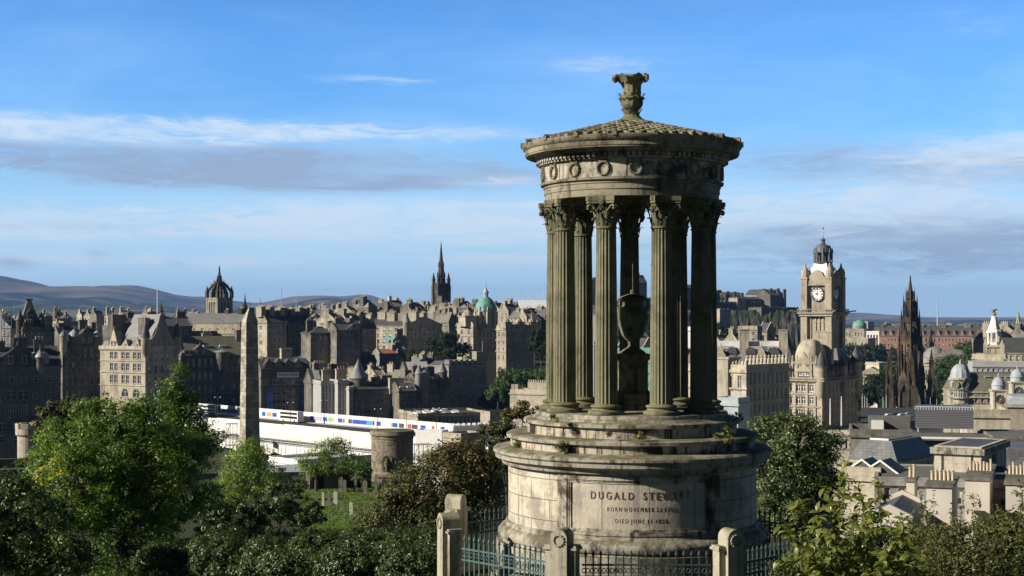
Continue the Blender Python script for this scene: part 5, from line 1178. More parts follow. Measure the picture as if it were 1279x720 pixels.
def cbx(nm, xa, xb, y0, y1, mat='castle', dep=14, off=0, roof=None, gx=True, win=0, a=None, par=ck.o, lit=True):
    """a block of the castle: near face between two directions, top and bottom rows; the left return is turned to the light"""
    dpt = 1262+off; s_ = B.__new__(B); a = 24 if a is None else a
    B.__init__(s_, 'x', None, None, None, xa, xb, dpt, a, mat, 'slate', base=92, D=dep); H = s_.Z(y0); s_.nwin = 98 if not win else 0
    rh = (s_.Z(roof, 0, dep/2)-H) if roof else 0
    s_.body(H, s_.grid('r', y0+1, y1, 2, win, .35, .5) if win else [], gables=('x' if gx else 'y', rh) if roof else None)
    if roof: s_.roof('gx' if gx else 'gy', rh, .4)
    else: s_.parapet(1.0, .6, crenel=3.0)
    inv = (Matrix.Translation(ck.o.location) @ Matrix.Rotation(ck.o.rotation_euler.z, 4, 'Z')).inverted(); mw = Matrix.Translation(s_.o.location) @ Matrix.Rotation(s_.o.rotation_euler.z, 4, 'Z')
    for c in kids(s_.o): mm = inv @ mw @ c.matrix_basis; c.parent = ck.o; c.matrix_basis = mm
    bpy.data.objects.remove(s_.o); return s_
cbx('wall', 893, 953, 379, 392, off=0); cbx('wall', 951, 998, 386, 396, off=-8, dep=20); cbx('wall', 983, 994, 386.5, 400, off=4)
cbx('palace', 962, 981, 369, 388, off=20, roof=362, win=4, dep=16, gx=True, a=38); cbx('palace', 953, 963, 368, 386, off=30, roof=362, gx=False, a=30, dep=24, mat='tan')
cbx('block', 920, 951, 374, 381, 'castle', roof=371, off=15, win=5); cbx('block', 921, 931, 374, 382, 'tan', off=8)
cbx('block', 906, 929, 369.5, 380, off=40, roof=365.5, win=5); cbx('bastion', 899, 913, 388, 404, 'tan', off=-46, dep=10)
cbx('block', 735, 753, 353, 392, 'tan', roof=347, off=30, win=4, gx=False); cbx('battery', 786, 809, 377, 398, off=0, dep=20); cbx('block', 793, 808, 353, 380, off=20, roof=344, win=3); cbx('block', 806, 826, 374, 392, off=10)
cbx('block', 850, 868, 361, 388, off=25, win=3, roof=356); cbx('wall', 820, 897, 384, 396, off=6)
m = MB()
for px_, yt in ((954, 361), (963, 360.5), (972, 360.5), (980, 361.5), (909, 364), (918, 364.5), (927, 366), (797, 341), (856, 353)):
    m = MB(); q = Matrix.Rotation(-ck.a, 4, 'Z') @ Vector((X(px_, 1290)-ck.C[0], 1290-ck.C[1], 0)); m.cbox(q.x, q.y, 10, 2.4, 1.6, ZC-(yt-YH)/F*1290-92-10); m.obj('chimney', M['castle'], ck.o)
# ================================================================ grand hotel with clock tower
s = B('grand_hotel', 'huge sandstone hotel with a tall square clock tower and a white crown lantern', 'hotel', 984, 1027, 1072, 440, 53, 'honey', 'slate', base=62)
hotel = s; H = s.Z(477); wl_ = []
for y0, y1 in ((482, 490), (497, 506), (513, 522), (528, 536)):
    for px_ in (987, 1000.2, 1013.5): 
        uc = s.ul(px_); w_ = 1.5 if px_ == 1000.2 else .75
        for q in ((-.85, .85) if px_ == 1000.2 else (0,)): wl_.append((round(uc+q-.72, 3), round(uc+q+.72, 3), round(s.Z(y1), 3), round(s.Z(y0), 3), 'cross', 'whitepaint'))
s.body(H, s.grid('r', 478, 540, 5, 9, .4, .62, 'cross', 'frame'), wl_); s.roof('mansard', 6, inset=3.5)
for y in (479, 494, 510, 526): s.ringband(s.Z(y), .4, .35)
m = MB()
for px_ in (985.5, 993, 1008, 1018, 1026): u = s.ul(px_); m.box(-.35, 0.003, u-.35, u+.35, s.Z(540), H-.6)
m.obj('pilaster', s.wall, s.o)
m = MB(); m.box(-1.0, s.W+.5, -1.0, -.1, H+.01, H+.25); m.box(-1.0, -.1, 0, s.D+.6, H+.01, H+.25); m.box(-.9, -.7, -.8, s.D+.5, H+.9, H+1.1); m.box(-.8, s.W+.4, -.9, -.7, H+.9, H+1.1)
for k in range(40): m.cbox(-.8, -.6+(s.D+1)*k/39, H+.25, .12, .12, .65); 
for k in range(60): m.cbox(-.6+(s.W+.8)*k/59, -.8, H+.25, .12, .12, .65)
m.obj('balcony', s.wall, s.o)
s.dormers('r', 7, H+.1, 2.2, 4.2, .5, u0=4, wall='soot')
u0, u1 = s.ul(1018.5), s.ul(989); W1 = u1-u0; zt = s.Z(455)               # attic pavilion under the stone dome
m = MB(); m.box(.5, 9, u0, u1, H+.02, zt); m.box(.2, 9.3, u0-.3, u1+.3, zt, zt+.5); 
m.yprism([(u0+W1*.22, zt+.5), (u1-W1*.22, zt+.5), (u0+W1*.5, zt+3.4)], .1, 2); m.yprism([(u0+W1*.15, zt-2.4), (u1-W1*.15, zt-2.4), (u0+W1*.5, zt+.3)], .0, 1)
for f in (0, .2, .8, 1): m.cbox(.4, u0+W1*f, H+.02, .6, .6, zt-H); m.lathe([(.4, zt+.5), (.2, zt+1.6), (.3, zt+1.8), (.02, zt+2.6)], 6, .5, u0+W1*f)
pv = m.obj('attic_pavilion', s.wall, s.o)
for q in (-1.0, 1.0): put('window', win_mesh(1.3, 3.2, 'arch', 'whitepaint'), s.o, (.36, u0+W1*.5+q, H+1.6), -pi/2)
cxx, cyy = 4.75, (u0+u1)/2; zd = s.Z(424, 4, cyy); n = 9; vs = []; fs = []
for k in range(n+1):
    t = k/n*pi/2; rx, ry = 4.3*cos(t)**.8+.25, (W1/2-.1)*cos(t)**.8+.25; z_ = zt+.5+(zd-zt-.5)*sin(t)
    for i in range(16):
        q = 2*pi*i/16+pi/16; e = .55; vx = math.copysign(abs(cos(q))**e, cos(q)); vy = math.copysign(abs(sin(q))**e, sin(q)); vs.append((cxx+rx*vx, cyy+ry*vy, z_))
for k in range(n):
    for i in range(16): fs.append((k*16+i, k*16+(i+1) % 16, (k+1)*16+(i+1) % 16, (k+1)*16+i))
fs.append(tuple(range(n*16, n*16+16))); m = MB(); m.add(vs, fs); m.obj('stone_dome', M['honey'], pv, smooth=50)
s.chimney(9.5, cyy-2.2, 1.6, 5.5, s.Z(415, 9.5, cyy-2), 0, 'honey', base=H)
s.turret(.6, .6, 1.6, H-4, H+4.2, H+9, roof='slate', bell=True); s.turret(s.W*.55, 0, 1.4, H-5, H+4, H+8); s.turret(s.W-.5, .5, 1.6, H-5, H+5, H+10, bell=True); s.turret(.3, s.D-.2, 1.1, H-1, H+3.2, H+6, bell=True, roof='honey')
m = MB(); m.box(s.W*.62, s.W*.95, 2, 8, H+5, H+9.5, 1.4); m.obj('attic_roof', M['slate'], s.rf)
# tower, in the hotel's own frame
TA = radians(53); TC = Vector((X(1037.3, 462), 462, 0)); q = Matrix.Rotation(-TA, 4, 'Z') @ Vector((TC.x-s.C[0], TC.y-s.C[1], 0)); tx, ty = q.x, q.y
tz = lambda py, du=0: ZC-(py-YH)/F*(462+du)-62
w = 8.3; tx += .5; ty += .5; C0 = (tx+w/2, ty+w/2); zc1 = tz(392); zc2 = tz(346)
m = MB(); m.box(tx, tx+w, ty, ty+w, H-8, zc1)
for (bx, by) in ((0, 0), (1, 0), (0, 1), (1, 1)): m.cbox(tx+bx*w, ty+by*w, H-8, 2.1, 2.1, zc1-H+8)
for k, py_ in enumerate((403, 425)): m.box(tx-.15, tx+w+.15, ty-.15, ty+w+.15, tz(py_), tz(py_)+.45)
for k in range(3):                                        # tall recessed bays
    v0 = ty+w*(.27+.155*k)
    m.box(tx-.35, tx+.1, v0-.35+w*.0, v0+.0, tz(440), tz(398)); 
m.box(tx-.35, tx+.1, ty+w*.735, ty+w*.77, tz(440), tz(398))
tw = m.obj('clock_tower', s.wall, s.o)
m = MB()
for k in range(3):
    v = ty+w*(.345+.155*k); m.box(tx-.06, tx-.01, v-.42, v+.42, tz(398.6), tz(395)); m.box(tx+w*(.345+.155*k)-.42, tx+w*(.345+.155*k)+.42, ty-.06, ty-.01, tz(398.6), tz(395))
m.obj('belfry_opening', M['glass'], tw)
m = MB(); m.box(tx-2, tx+w+2, ty-2, ty+w+2, zc1, zc1+.4); m.box(tx-1.5, tx+w+1.5, ty-1.5, ty+w+1.5, zc1-.8, zc1-.003)
for k in range(18):
    f = k/17
    for (x_, y_) in ((tx-1.8+(w+3.6)*f, ty-1.8), (tx-1.8, ty-1.8+(w+3.6)*f)): m.cbox(x_, y_, zc1+.4, .15, .15, .9)
m.box(tx-1.9, tx+w+1.9, ty-1.9, ty-1.7, zc1+1.3, zc1+1.5); m.box(tx-1.9, tx-1.7, ty-1.7, ty+w+1.9, zc1+1.3, zc1+1.5)
for (bx, by) in ((0, 0), (1, 0), (0, 1)): m.tube((tx+bx*w, ty+by*w, zc1+.3), (tx+(bx-.5)*(w+7)+w/2, ty+(by-.5)*(w+7)+w/2, zc1+.9), .22)
m.obj('tower_balcony', s.wall, tw)
m = MB(); m.box(tx+.3, tx+w-.3, ty+.3, ty+w-.3, zc1+.4, zc2); m.box(tx-.1, tx+w+.1, ty-.1, ty+w+.1, zc2, zc2+.5)
for (bx, by) in ((0, 0), (1, 0), (0, 1), (1, 1)):
    cx_, cy_ = tx+bx*w, ty+by*w; m.cbox(cx_, cy_, zc1+.4, 2.1, 2.1, zc2-zc1-1); m.cbox(cx_, cy_, zc2-.6, 2.5, 2.5, .5); m.lathe([(1.25, zc2-.1), (1.3, zc2+1.6), (1.0, zc2+2.4), (.5, zc2+3.0), (.3, zc2+3.4), (.35, zc2+3.7), (.05, zc2+4.6)], 10, cx_, cy_)
m.obj('clock_stage', s.wall, tw, smooth=30)
R_ = 8.6/F*462
for side in ('l', 'r'):
    if side == 'l': MT = Matrix.Translation((tx, ty+w/2, tz(367.5))) @ Matrix.Rotation(-pi/2, 4, 'Z')
    else: MT = Matrix.Translation((tx+w/2, ty, tz(367.5)))
    m = MB(); m.M = MT; hh = tz(337)-tz(367.5)             # segmental pediment framing the clock
    m.xprism([(-3.4, 3.0), (3.4, 3.0), (3.4, 3.7), (2.6, 5.0), (1.6, hh-.7), (0, hh), (-1.6, hh-.7), (-2.6, 5.0), (-3.4, 3.7)], -.5, 2.0); m.box(-3.7, 3.7, -.7, 0, 2.7, 3.1); m.box(-3.2, -2.7, -.4, 0, -4.4, 2.7); m.box(2.7, 3.2, -.4, 0, -4.4, 2.7)
    m.obj('clock_gable', s.wall, tw)
    f_ = MB(); f_.M = MT @ Matrix.Rotation(pi/2, 4, 'X'); f_.lathe([(R_, -.1), (R_, .2)], 40); cf = f_.obj('clock_face', plain('clock_face_white', (.82, .81, .77), (.78, .77, .72), .4) if side == 'l' else M['whitepaint'], tw)
    f_ = MB(); f_.M = MT @ Matrix.Rotation(pi/2, 4, 'X'); f_.torus((0, 0, .2), (0, 0, 1), R_, .18, 40, 6); f_.obj('clock_rim', M['soot'], cf)
    f_ = MB(); f_.M = MT @ Matrix.Rotation(pi/2, 4, 'X')
    for ang, ln, wd in ((-59, R_*.55, .20), (1, R_*.82, .14)):
        t = radians(90-ang); c_, s__ = cos(t), sin(t)
        f_.add([(-s__*wd, c_*wd, .27), (s__*wd, -c_*wd, .27), (c_*ln, s__*ln, .27), (-c_*.4-s__*wd, -s__*.4+c_*wd, .27)], [(1, 2, 0), (0, 3, 1)])
    f_.lathe([(.3, .22), (.3, .3)], 10); f_.obj('clock_hands', M['iron'], cf)
    for k, nm in enumerate(('XII', 'I', 'II', 'III', 'IV', 'V', 'VI', 'VII', 'VIII', 'IX', 'X', 'XI')):
        me = text_mesh(nm, .95, .02, .03, 'numeral'); me.materials.clear(); me.materials.append(M['iron']); t = radians(90-30*k)
        me.transform(MT @ Matrix.Rotation(pi/2, 4, 'X') @ Matrix.Translation((cos(t)*R_*.76, sin(t)*R_*.76, .24)) @ Matrix.Rotation(t-pi/2, 4, 'Z') @ Matrix.Diagonal((.8, 1, 1, 1)))
        put('numeral', me, cf)
lx, ly = C0; zl0, zl1, zl2, zl3 = zc2+.5, tz(328), tz(315), tz(305)
M['darklead'] = plain('dark_lead_sheet', (.13, .14, .155), (.07, .075, .085), .5, 1.5)
m = MB(); m.lathe([(5.6, zl0), (4.7, zl0+1.5), (3.4, zl1-1), (3.0, zl1)], 4, lx, ly, pi/4); m.obj('crown_roof', M['whitepaint'], tw)
m = MB(); m.lathe([(3.1, zl1), (3.2, zl1+.4)], 8, lx, ly)
for k in range(8): a_ = k*pi/4+pi/8; m.cbox(lx+2.6*cos(a_), ly+2.6*sin(a_), zl1+.4, .6, .6, zl2-zl1); m.cone(lx+2.9*cos(a_), ly+2.9*sin(a_), zl2, zl2+1.6, .3, .03, 5)
m.lathe([(2.9, zl2), (2.9, zl2+.5), (2.7, zl2+1.2), (2.2, zl2+2.2), (1.3, zl3), (.6, zl3+.5), (.6, zl3+1.4), (.9, zl3+1.6), (.2, zl3+2.2)], 16, lx, ly); m.obj('lantern', M['darklead'], tw, smooth=30)
m = MB(); m.lathe([(1.4, zl1+.4), (1.4, zl2)], 12, lx, ly); m.obj('lantern_core', M['soot'], tw)
m = MB(); m.tube((lx, ly, zl3+2), (lx, ly, tz(283)), .12, .06); m.lathe([(.05, zl3+2.4), (.35, zl3+2.8), (.05, zl3+3.2)], 8, lx, ly); m.box(lx-.5, lx+.5, ly-.03, ly+.03, tz(285), tz(283)); m.obj('weather_vane', M['polepaint'], tw)
# ================================================================ gothic monument (Scott)
d = 630; zb = ZC-(526-YH)/F*d; z = lambda py: ZC-(py-YH)/F*d-zb
sm_ = empty('gothic_monument', (X(1137, d), d, zb), radians(33), 'towering black gothic spire monument on open arches with pinnacled buttress towers', 'monument')
M['scott'] = stone('blackened_gothic_stone', (.065, .056, .045), (.17, .12, .07), (.022, .02, .018), .9, 1.0, .4)
m = MB(); m.box(-9, 9, -9, 9, -3, .8); m.box(-7.5, 7.5, -7.5, 7.5, .8, 2.0); m.obj('steps', M['tan'], sm_)
m = MB(); q = 3.9
for sx in (-1, 1):
    for sy in (-1, 1): m.cbox(sx*q, sy*q, 2, 2.0, 2.0, 14.5); m.cbox(sx*q+sx*.9, sy*q+sy*.9, 2, .9, .9, 16); pinn(m, sx*(q+.9), sy*(q+.9), 16, 24, 1.2)
m.obj('central_pier', M['scott'], sm_)
m = MB()
for k in range(4):
    m.M = Matrix.Rotation(k*pi/2, 4, 'Z'); pts = [(-2.9, 9.5), (-2.6, 11.5), (-1.6, 13.8), (0, 15.6), (1.6, 13.8), (2.6, 11.5), (2.9, 9.5)]
    m.xprism([(-4.6, 18.5), (-4.6, 9.5)]+pts+[(4.6, 9.5), (4.6, 18.5)], -4.7, -3.6); m.xprism([(-3, 16.5), (3, 16.5), (0, 22.5)], -5.2, -4.6); m.cone(0, -4.9, 22, 25, .5, .03, 4)
m.M = None; m.obj('arch', M['scott'], sm_)
for k in range(4):                                        # diagonal buttress towers and flying arches
    a_ = pi/4+k*pi/2; cx_, cy_ = 10.8*cos(a_), 10.8*sin(a_); m = MB(); m.M = Matrix.Translation((cx_, cy_, 0)) @ Matrix.Rotation(a_, 4, 'Z')
    m.cbox(0, 0, 0, 3.3, 3.3, 15); m.cbox(0, 0, 15, 3.8, 3.8, .5); m.cbox(0, 0, 15.5, 2.3, 2.3, 6)
    for (bx, by) in ((-1, -1), (-1, 1), (1, -1), (1, 1)): m.cbox(bx*1.6, by*1.6, 0, .9, .9, 14); pinn(m, bx*1.45, by*1.45, 14, 22, .8)
    pinn(m, 0, 0, 21, 31, 2.0)
    for (bx, by) in ((-1, -1), (-1, 1), (1, -1), (1, 1)): pinn(m, bx*.95, by*.95, 21, 26, .5)
    pts = [(-1.2-5.0*t, 9+7.5*sin(t*pi/2)) for t in np.linspace(0, 1, 7)]
    m.xprism([(p_, z_) for p_, z_ in pts]+[(p_, z_+1.6) for p_, z_ in pts[::-1]], -.6, .6)
    for i in range(2, 6): m.cone(pts[i][0], 0, pts[i][1]+1.4, pts[i][1]+3.6, .35, .03, 4)
    m.obj('buttress_tower', M['scott'], sm_)
def stage(nm, w, z0, z1, pin, open_=True, gal=True):
    m = MB(); h = z1-z0; m.cbox(0, 0, z0, w+1.4, w+1.4, .5)
    if open_:
        for sx in (-1, 1):
            for sy in (-1, 1): m.cbox(sx*(w/2-.5), sy*(w/2-.5), z0, 1.3, 1.3, h)
        m.cbox(0, 0, z0, w*.3, w*.3, h); m.cbox(0, 0, z1-h*.2, w, w, h*.2)
        for k in range(4):
            m.M = Matrix.Rotation(k*pi/2, 4, 'Z'); m.box(-.2, .2, -w/2+.1, -w/2+.4, z0, z1); m.xprism([(-w*.3, z1-h*.1), (w*.3, z1-h*.1), (0, z1+h*.22)], -w/2-.35, -w/2)
            m.M = None
    else: m.cbox(0, 0, z0, w, w, h)
    for sx in (-1, 1):
        for sy in (-1, 1): pinn(m, sx*(w/2+.25), sy*(w/2+.25), z0+.5, z1+pin, w*.16)
    for k in range(4):
        m.M = Matrix.Rotation(k*pi/2, 4, 'Z'); pinn(m, 0, -w/2-.35, z0+.5, z0+h*.55, w*.10); pinn(m, -w*.3, -w/2-.3, z0, z0+h*.4, w*.08); pinn(m, w*.3, -w/2-.3, z0, z0+h*.4, w*.08); m.M = None
    m.obj(nm, M['scott'], sm_)
stage('lower_stage', 7.6, 18.6, z(420), 5); stage('middle_stage', 6.0, z(420), z(398), 4.5); stage('upper_stage', 4.4, z(398), z(377), 3.4); stage('top_stage', 2.6, z(377), z(364), 2.0, False)
m = MB(); m.lathe([(1.3, z(364)), (.9, z(358)), (.55, z(352)), (.3, z(347)), (.45, z(346.5)), (.05, z(343.5))], 8)
for k in range(8): a_ = k*pi/4; m.cone(1.0*cos(a_), 1.0*sin(a_), z(365), z(359), .25, .02, 4)
m.obj('spire', M['scott'], sm_); sm_.scale = (.8, .8, 1)
# ================================================================ right hand city
s = T('long red sandstone hotel with a row of white edged gables and dark slate roof', 1098, 1237, 1262, 1450, 76, 420, 442, (2, 2), (3, 30), ('gy', 407), wall='red', fh=.5, fw=.45, base=50)
M['redtrim'] = M['cream']
for k in range(14): s.gable('l', s.D*(k+.5)/14, s.D/14*.6, None, s.H+7.0, 6, 'tri', fin=False, win=True)
for f in (.03, .2, .42, .62, .83, .98): s.chimney(s.W*.5, s.D*f, 4, 6, s.H+s.rh+2.5, 0, 'soot')
for f in (.06, .72): s.gable('l', s.D*f, 12, None, s.H+12, 8, 'curved')
s = T('dark domed government building with flat wings on the skyline right of the hotel', 1055, 1079, 1090, 1500, 60, 412, 430, (2, 3), (2, 6), ('flat', None), wall='tan', base=50)
s.turret(s.W*.5, s.ul(1068), 7, s.H-2, s.H+3, s.Z(399, 0, 0), roof='copper', bell=True, n=16)
T('white block behind the dark domed building on the skyline', 1066, 1084, 1092, 1650, 60, 403, 425, (2, 2), (2, 5), ('flat', None), wall='pale', base=50)
T('pale colonnaded block left of the red hotel', 1082, 1098, 1104, 1480, 64, 415, 436, (1, 2), (1, 4), ('flat', None), wall='whitepaint', base=45, fw=.6, fh=.8, style='none')
T('pale low wall of light roofs below the dark dome', 1058, 1084, 1094, 1400, 66, 424, 436, (1, 2), (1, 6), ('flat', None), wall='cream', base=45)
# temple gallery
d = 790; zb = ZC-(482-YH)/F*d; tp = empty('gallery_temple', (X(1088, d), d, zb), radians(-18), 'small cream classical temple front with columns among the park trees', 'gallery'); w = 20/F*d; h = 22/F*d
m = MB(); m.box(-w/2, w/2, 1.5, 18, 0, h*.8); m.obj('hall', M['cream'], tp); m = MB()
for k in range(6): m.lathe([(.4, 0), (.35, h*.65)], 10, -w/2+.5+(w-1)*k/5, 0)
m.obj('column', M['cream'], tp); m = MB(); m.box(-w/2-.2, w/2+.2, -.6, 2, h*.65, h*.8); m.xprism([(-w/2-.4, h*.8), (w/2+.4, h*.8), (0, h*1.05)], -.7, 18); m.obj('pediment', M['cream'], tp)
T('flat white gallery wing beside the small temple', None, 1098, 1112, 800, 20, 455, 475, (0, 0), (0, 0), ('flat', None), wall='cream', base=50)
T('cream park pavilion right of the gothic monument', 1150, 1176, 1184, 820, 66, 457, 476, (1, 3), (1, 6), ('flat', None), wall='cream', base=50)
# church with round apse
d = 1050; zb = 45; z = lambda py: ZC-(py-YH)/F*d-zb; c_ = empty('domed_church', (X(1178, d), d, zb), radians(60), 'grey church with a half round domed apse and a low square tower', 'church')
m = MB(); m.lathe([(8, 0), (8, z(447))], 24, 0, 6); m.obj('apse', M['tan'], c_, smooth=35); m = MB(); m.lathe([(8.3, z(447)), (7.4, z(441)), (5, z(436)), (1.5, z(433.5)), (.3, z(433))], 24, 0, 6); m.obj('dome', M['slatel'], c_, smooth=35)
m = MB(); m.box(-9, 9, -22, 2, 0, z(446)); m.xprism([(-9.5, z(446)), (9.5, z(446)), (0, z(436))], -22, 2); m.cbox(0, -20, 0, 8, 8, z(430)); [pinn(m, sx*3.8, -20+sy*3.8, z(430), z(424), 1.4) for sx in (-1, 1) for sy in (-1, 1)]; m.obj('nave', M['soot'], c_)
# white cupola turret with statue
d = 430; zb = 60; z = lambda py: ZC-(py-YH)/F*d-zb; s = T('ornate stone department store block under the white statue topped cupola', 1214, 1256, 1266, 430, 70, 447, 480, (3, 2), (3, 7), ('flat', None), wall='cream', base=60, par=1.0, style='arch')
u_ = s.ul(1241); tx_ = 4.5; H = s.H; zz = lambda py: s.Z(py, tx_, u_)
m = MB(); m.cbox(tx_, u_, H, 5.2, 5.2, zz(431)-H)
for k in range(4):
    a_ = pi/4+k*pi/2; m.cbox(tx_+3.3*cos(a_), u_+3.3*sin(a_), H, 1.2, 1.2, zz(429)-H); m.cone(tx_+3.3*cos(a_), u_+3.3*sin(a_), zz(429), zz(424), .5, .05, 5)
m.box(tx_-3, tx_+3, u_-3, u_+3, zz(434), zz(432.5)); 
for k in range(3): m.box(tx_-2.75, tx_-2.6, u_-1.9+1.5*k, u_-1.1+1.5*k, zz(444), zz(436))
tt_ = m.obj('turret', M['honey'], s.o)
m = MB(); m.lathe([(2.1, zz(431)), (2.1, zz(427.5))], 8, tx_, u_, pi/8)
for k in range(8): a_ = k*pi/4+pi/8; m.cbox(tx_+1.85*cos(a_), u_+1.85*sin(a_), zz(427.5), .5, .5, zz(415)-zz(427.5))
m.lathe([(2.3, zz(416)), (2.3, zz(414)), (1.9, zz(412)), (1.25, zz(403)), (.75, zz(397.5)), (.95, zz(397)), (.8, zz(395.5))], 8, tx_, u_, pi/8); m.obj('cupola', M['whitepaint'], tt_)
m = MB(); m.lathe([(.4, zz(395.5)), (.5, zz(393.5)), (.7, zz(392.5)), (.55, zz(391)), (.2, zz(390.3))], 10, tx_, u_)
m.path([(tx_, u_, zz(391)), (tx_-.3, u_+.4, zz(389)), (tx_, u_-.2, zz(387.5)), (tx_+.2, u_-.9, zz(386.6))], [.35, .45, .35, .12], 6); m.path([(tx_, u_+.3, zz(388.8)), (tx_, u_+1.1, zz(387.3))], [.25, .1], 5); m.obj('statue', M['tan'], tt_)
m = MB(); [m.box(-1.5-1.1*k, -.1, s.ul(1256)+.5, s.ul(1216)-.5, s.Z(449+2.3*k)-.9, s.Z(449+2.3*k)) for k in range(3)]; m.obj('terrace', M['cream'], s.o)
T('long dark slate roofs with white ridges right of the cupola turret', 1250, 1300, 1320, 445, 78, 440, 470, (0, 0), (2, 6), ('gy', 423), wall='cream', roofm='slate', base=60, D=None)
T('light grey flat roof with rails in front of the long dark slate roofs', 1215, 1300, 1315, 400, 78, 457, 470, (0, 0), (1, 12), ('flat', None), wall='pale', roofm='slatel', base=60)
# cream corner building with dome
s = T('cream corner building with a ribbed lead dome and slate mansard roof', 1187, 1300, 1315, 330, 80, 489, 524, (0, 0), (2, 13), ('mansard', 466), wall='cream', roofm='slateg', base=60, style='cross')
for y in (498, 509): s.ringband(s.Z(y), .35, .3)
m = MB(); m.box(1.2, s.W, 1.5, s.ul(1213), s.H+.1, s.Z(480)); m.obj('attic', M['pale'], s.o)
for k in range(7): put('window', win_mesh(1.6, 1.5, 'none', 'frame'), s.o, (1.08, s.ul(1222+9*k), s.H+.3), -pi/2)
for k in range(6): 
    u = s.ul(1234+13*k); m = MB(); m.box(1.3, 4, u-1.0, u+1.0, s.Z(479), s.Z(472)); dmr = m.obj('dormer', M['pale'], s.rf); put('window', win_mesh(1.3, 1.2, 'none', 'frame'), dmr, (1.2, u, s.Z(478.5)), -pi/2)
u = s.ul(1200.5); r = 12.2/F*345; cx_ = r*.65; m = MB(); m.lathe([(r, 0), (r, s.Z(476)), (r+.4, s.Z(475.5)), (r+.4, s.Z(473)), (r*.92, s.Z(473))], 12, cx_, u, pi/12); ct = m.obj('corner_tower', s.wall, s.o, smooth=25)
m = MB(); z0, z1 = s.Z(473), s.Z(455.5); m.lathe([(r*.95*cos(t)**.8, z0+(z1-z0)*sin(t)) for t in np.linspace(0, pi/2-.12, 9)]+[(.25, z1), (.2, z1+.6), (.05, z1+1)], 24, cx_, u, mod=lambda a: 1+.035*cos(12*a)); m.obj('dome', M['lead'], ct, smooth=40)
for k in range(6):
    a_ = pi+(-1.0+.45*k); m = MB(); x_, y_ = cx_+(r+.05)*cos(a_), u+(r+.05)*sin(a_)
    for z_ in (s.Z(498), s.Z(516)): put('window', win_mesh(1.0, 1.8, 'cross', 'frame'), ct, (x_, y_, z_), a_+pi/2)
    m = MB(); m.M = Matrix.Translation((x_, y_, s.Z(481.5))) @ Matrix.Rotation(a_+pi/2, 4, 'Z') @ Matrix.Rotation(pi/2, 4, 'X'); m.torus((0, 0, 0), (0, 0, 1), .75, .18, 16, 5); m.M = m.M @ Matrix.Identity(4); m.lathe([(.6, -.1), (.6, .08)], 14); 
    if k in (1, 3): m.obj('round_window', M['soot'], ct)
for (px_, yt, nm, dd_) in ((1249, 470, 'nearer small cream cupola with a lead dome and a round window', 262), (1272.5, 460, 'farther small cream cupola at the right edge with a lead dome and round window', 285)):
    hh = 260/F; zb_ = 62; o = empty('cupola_tower', (X(px_, dd_), dd_, zb_), radians(-6), nm, 'cupola', 'twin cupolas'); Zc_ = lambda y: ZC-(y-YH)/F*dd_-zb_; w = 17/F*dd_; k_ = yt-470
    m = MB(); m.box(-w/2, w/2, 0, w, 0, Zc_(489+k_)); m.box(-w/2-.2, w/2+.2, -.2, w+.2, Zc_(489+k_), Zc_(487+k_)); m.box(-w/2-.25, w/2+.25, -.25, w+.25, Zc_(513+k_), Zc_(511+k_)); [m.box(x_-.15, x_+.15, -.12, .1, Zc_(511+k_), Zc_(489+k_)) for x_ in (-w/2+.15, w/2-.15)]; tw_ = m.obj('tower', M['cream'], o)
    m = MB(); m.lathe([(w*.5, Zc_(487+k_)), (w*.5, Zc_(482+k_)), (w*.54, Zc_(481.5+k_)), (w*.5, Zc_(480.5+k_)), (w*.42, Zc_(476+k_)), (w*.22, Zc_(472.5+k_)), (.12, Zc_(471+k_)), (.12, Zc_(468+k_)), (.03, Zc_(466+k_))], 16, 0, w/2); m.obj('dome', M['lead'], tw_, smooth=35)
    m = MB(); m.M = Matrix.Translation((0, -.05, Zc_(499+k_))) @ Matrix.Rotation(pi/2, 4, 'X'); m.torus((0, 0, 0), (0, 0, 1), w*.28, .09, 20, 5); m.torus((0, 0, 0), (0, 0, 1), w*.12, .05, 14, 5); [m.tube((cos(q)*w*.1, sin(q)*w*.1, 0), (cos(q)*w*.27, sin(q)*w*.27, 0), .03) for q in np.arange(8)*pi/4]; m.obj('round_window', M['iron'], tw_)
T('cream stone wall and cornice supporting the twin cupolas', 1208, 1262, 1272, 250, 78, 519, 552, (0, 0), (0, 0), ('flat', None), wall='cream', base=58)
T('grey leaded roof beside the twin cupolas at the right edge', 1256, 1310, 1320, 268, 80, 506, 530, (0, 0), (0, 0), ('mansard', 494), wall='cream', roofm='lead', base=58)
# waterloo place roofs
s = B('rooftop_plant_room', 'dark grey ribbed rooftop plant room raised on white feet', 'plant room', 1143, 1216, 1231, 225, 74, 'grey', 'flat', base=0); s.zb = ZC-(541-YH)/F*225; s.o.location.z = s.zb
g = G('ribbed_cladding'); v = g.wallvec(); sp_ = g.n.new('ShaderNodeSeparateXYZ'); g.l.new(v, sp_.inputs[0]); wv = g.ma('SINE', g.ma('MULTIPLY', sp_.outputs[1], 24)); g.col(g.mix(g.rng(wv, -1, 1), (.11, .11, .12), (.18, .18, .19))); g.bump(wv, .5, .05); M['rib'] = g.set(.5, .3, .4)
m = MB(); m.box(0, s.W, 0, s.D, .55, s.Z(513)); m.obj('cladding', M['rib'], s.o); m = MB()
for f in (.04, .5, .95): m.xprism([(-.15, 0), (.15, 0), (.35, .55), (-.35, .55)], s.D*f-.1, s.D*f+.1); m.cbox(s.W*.9, s.D*f, 0, .3, .3, .55)
m.obj('foot', M['whitepaint'], s.o); m = MB(); zt = s.Z(513)
for k in range(22): m.cbox(.1, s.D*k/21, zt, .08, .08, .5)
m.box(.05, .15, 0, s.D, zt+.45, zt+.52); m.obj('rail', M['whitepaint'], s.o)
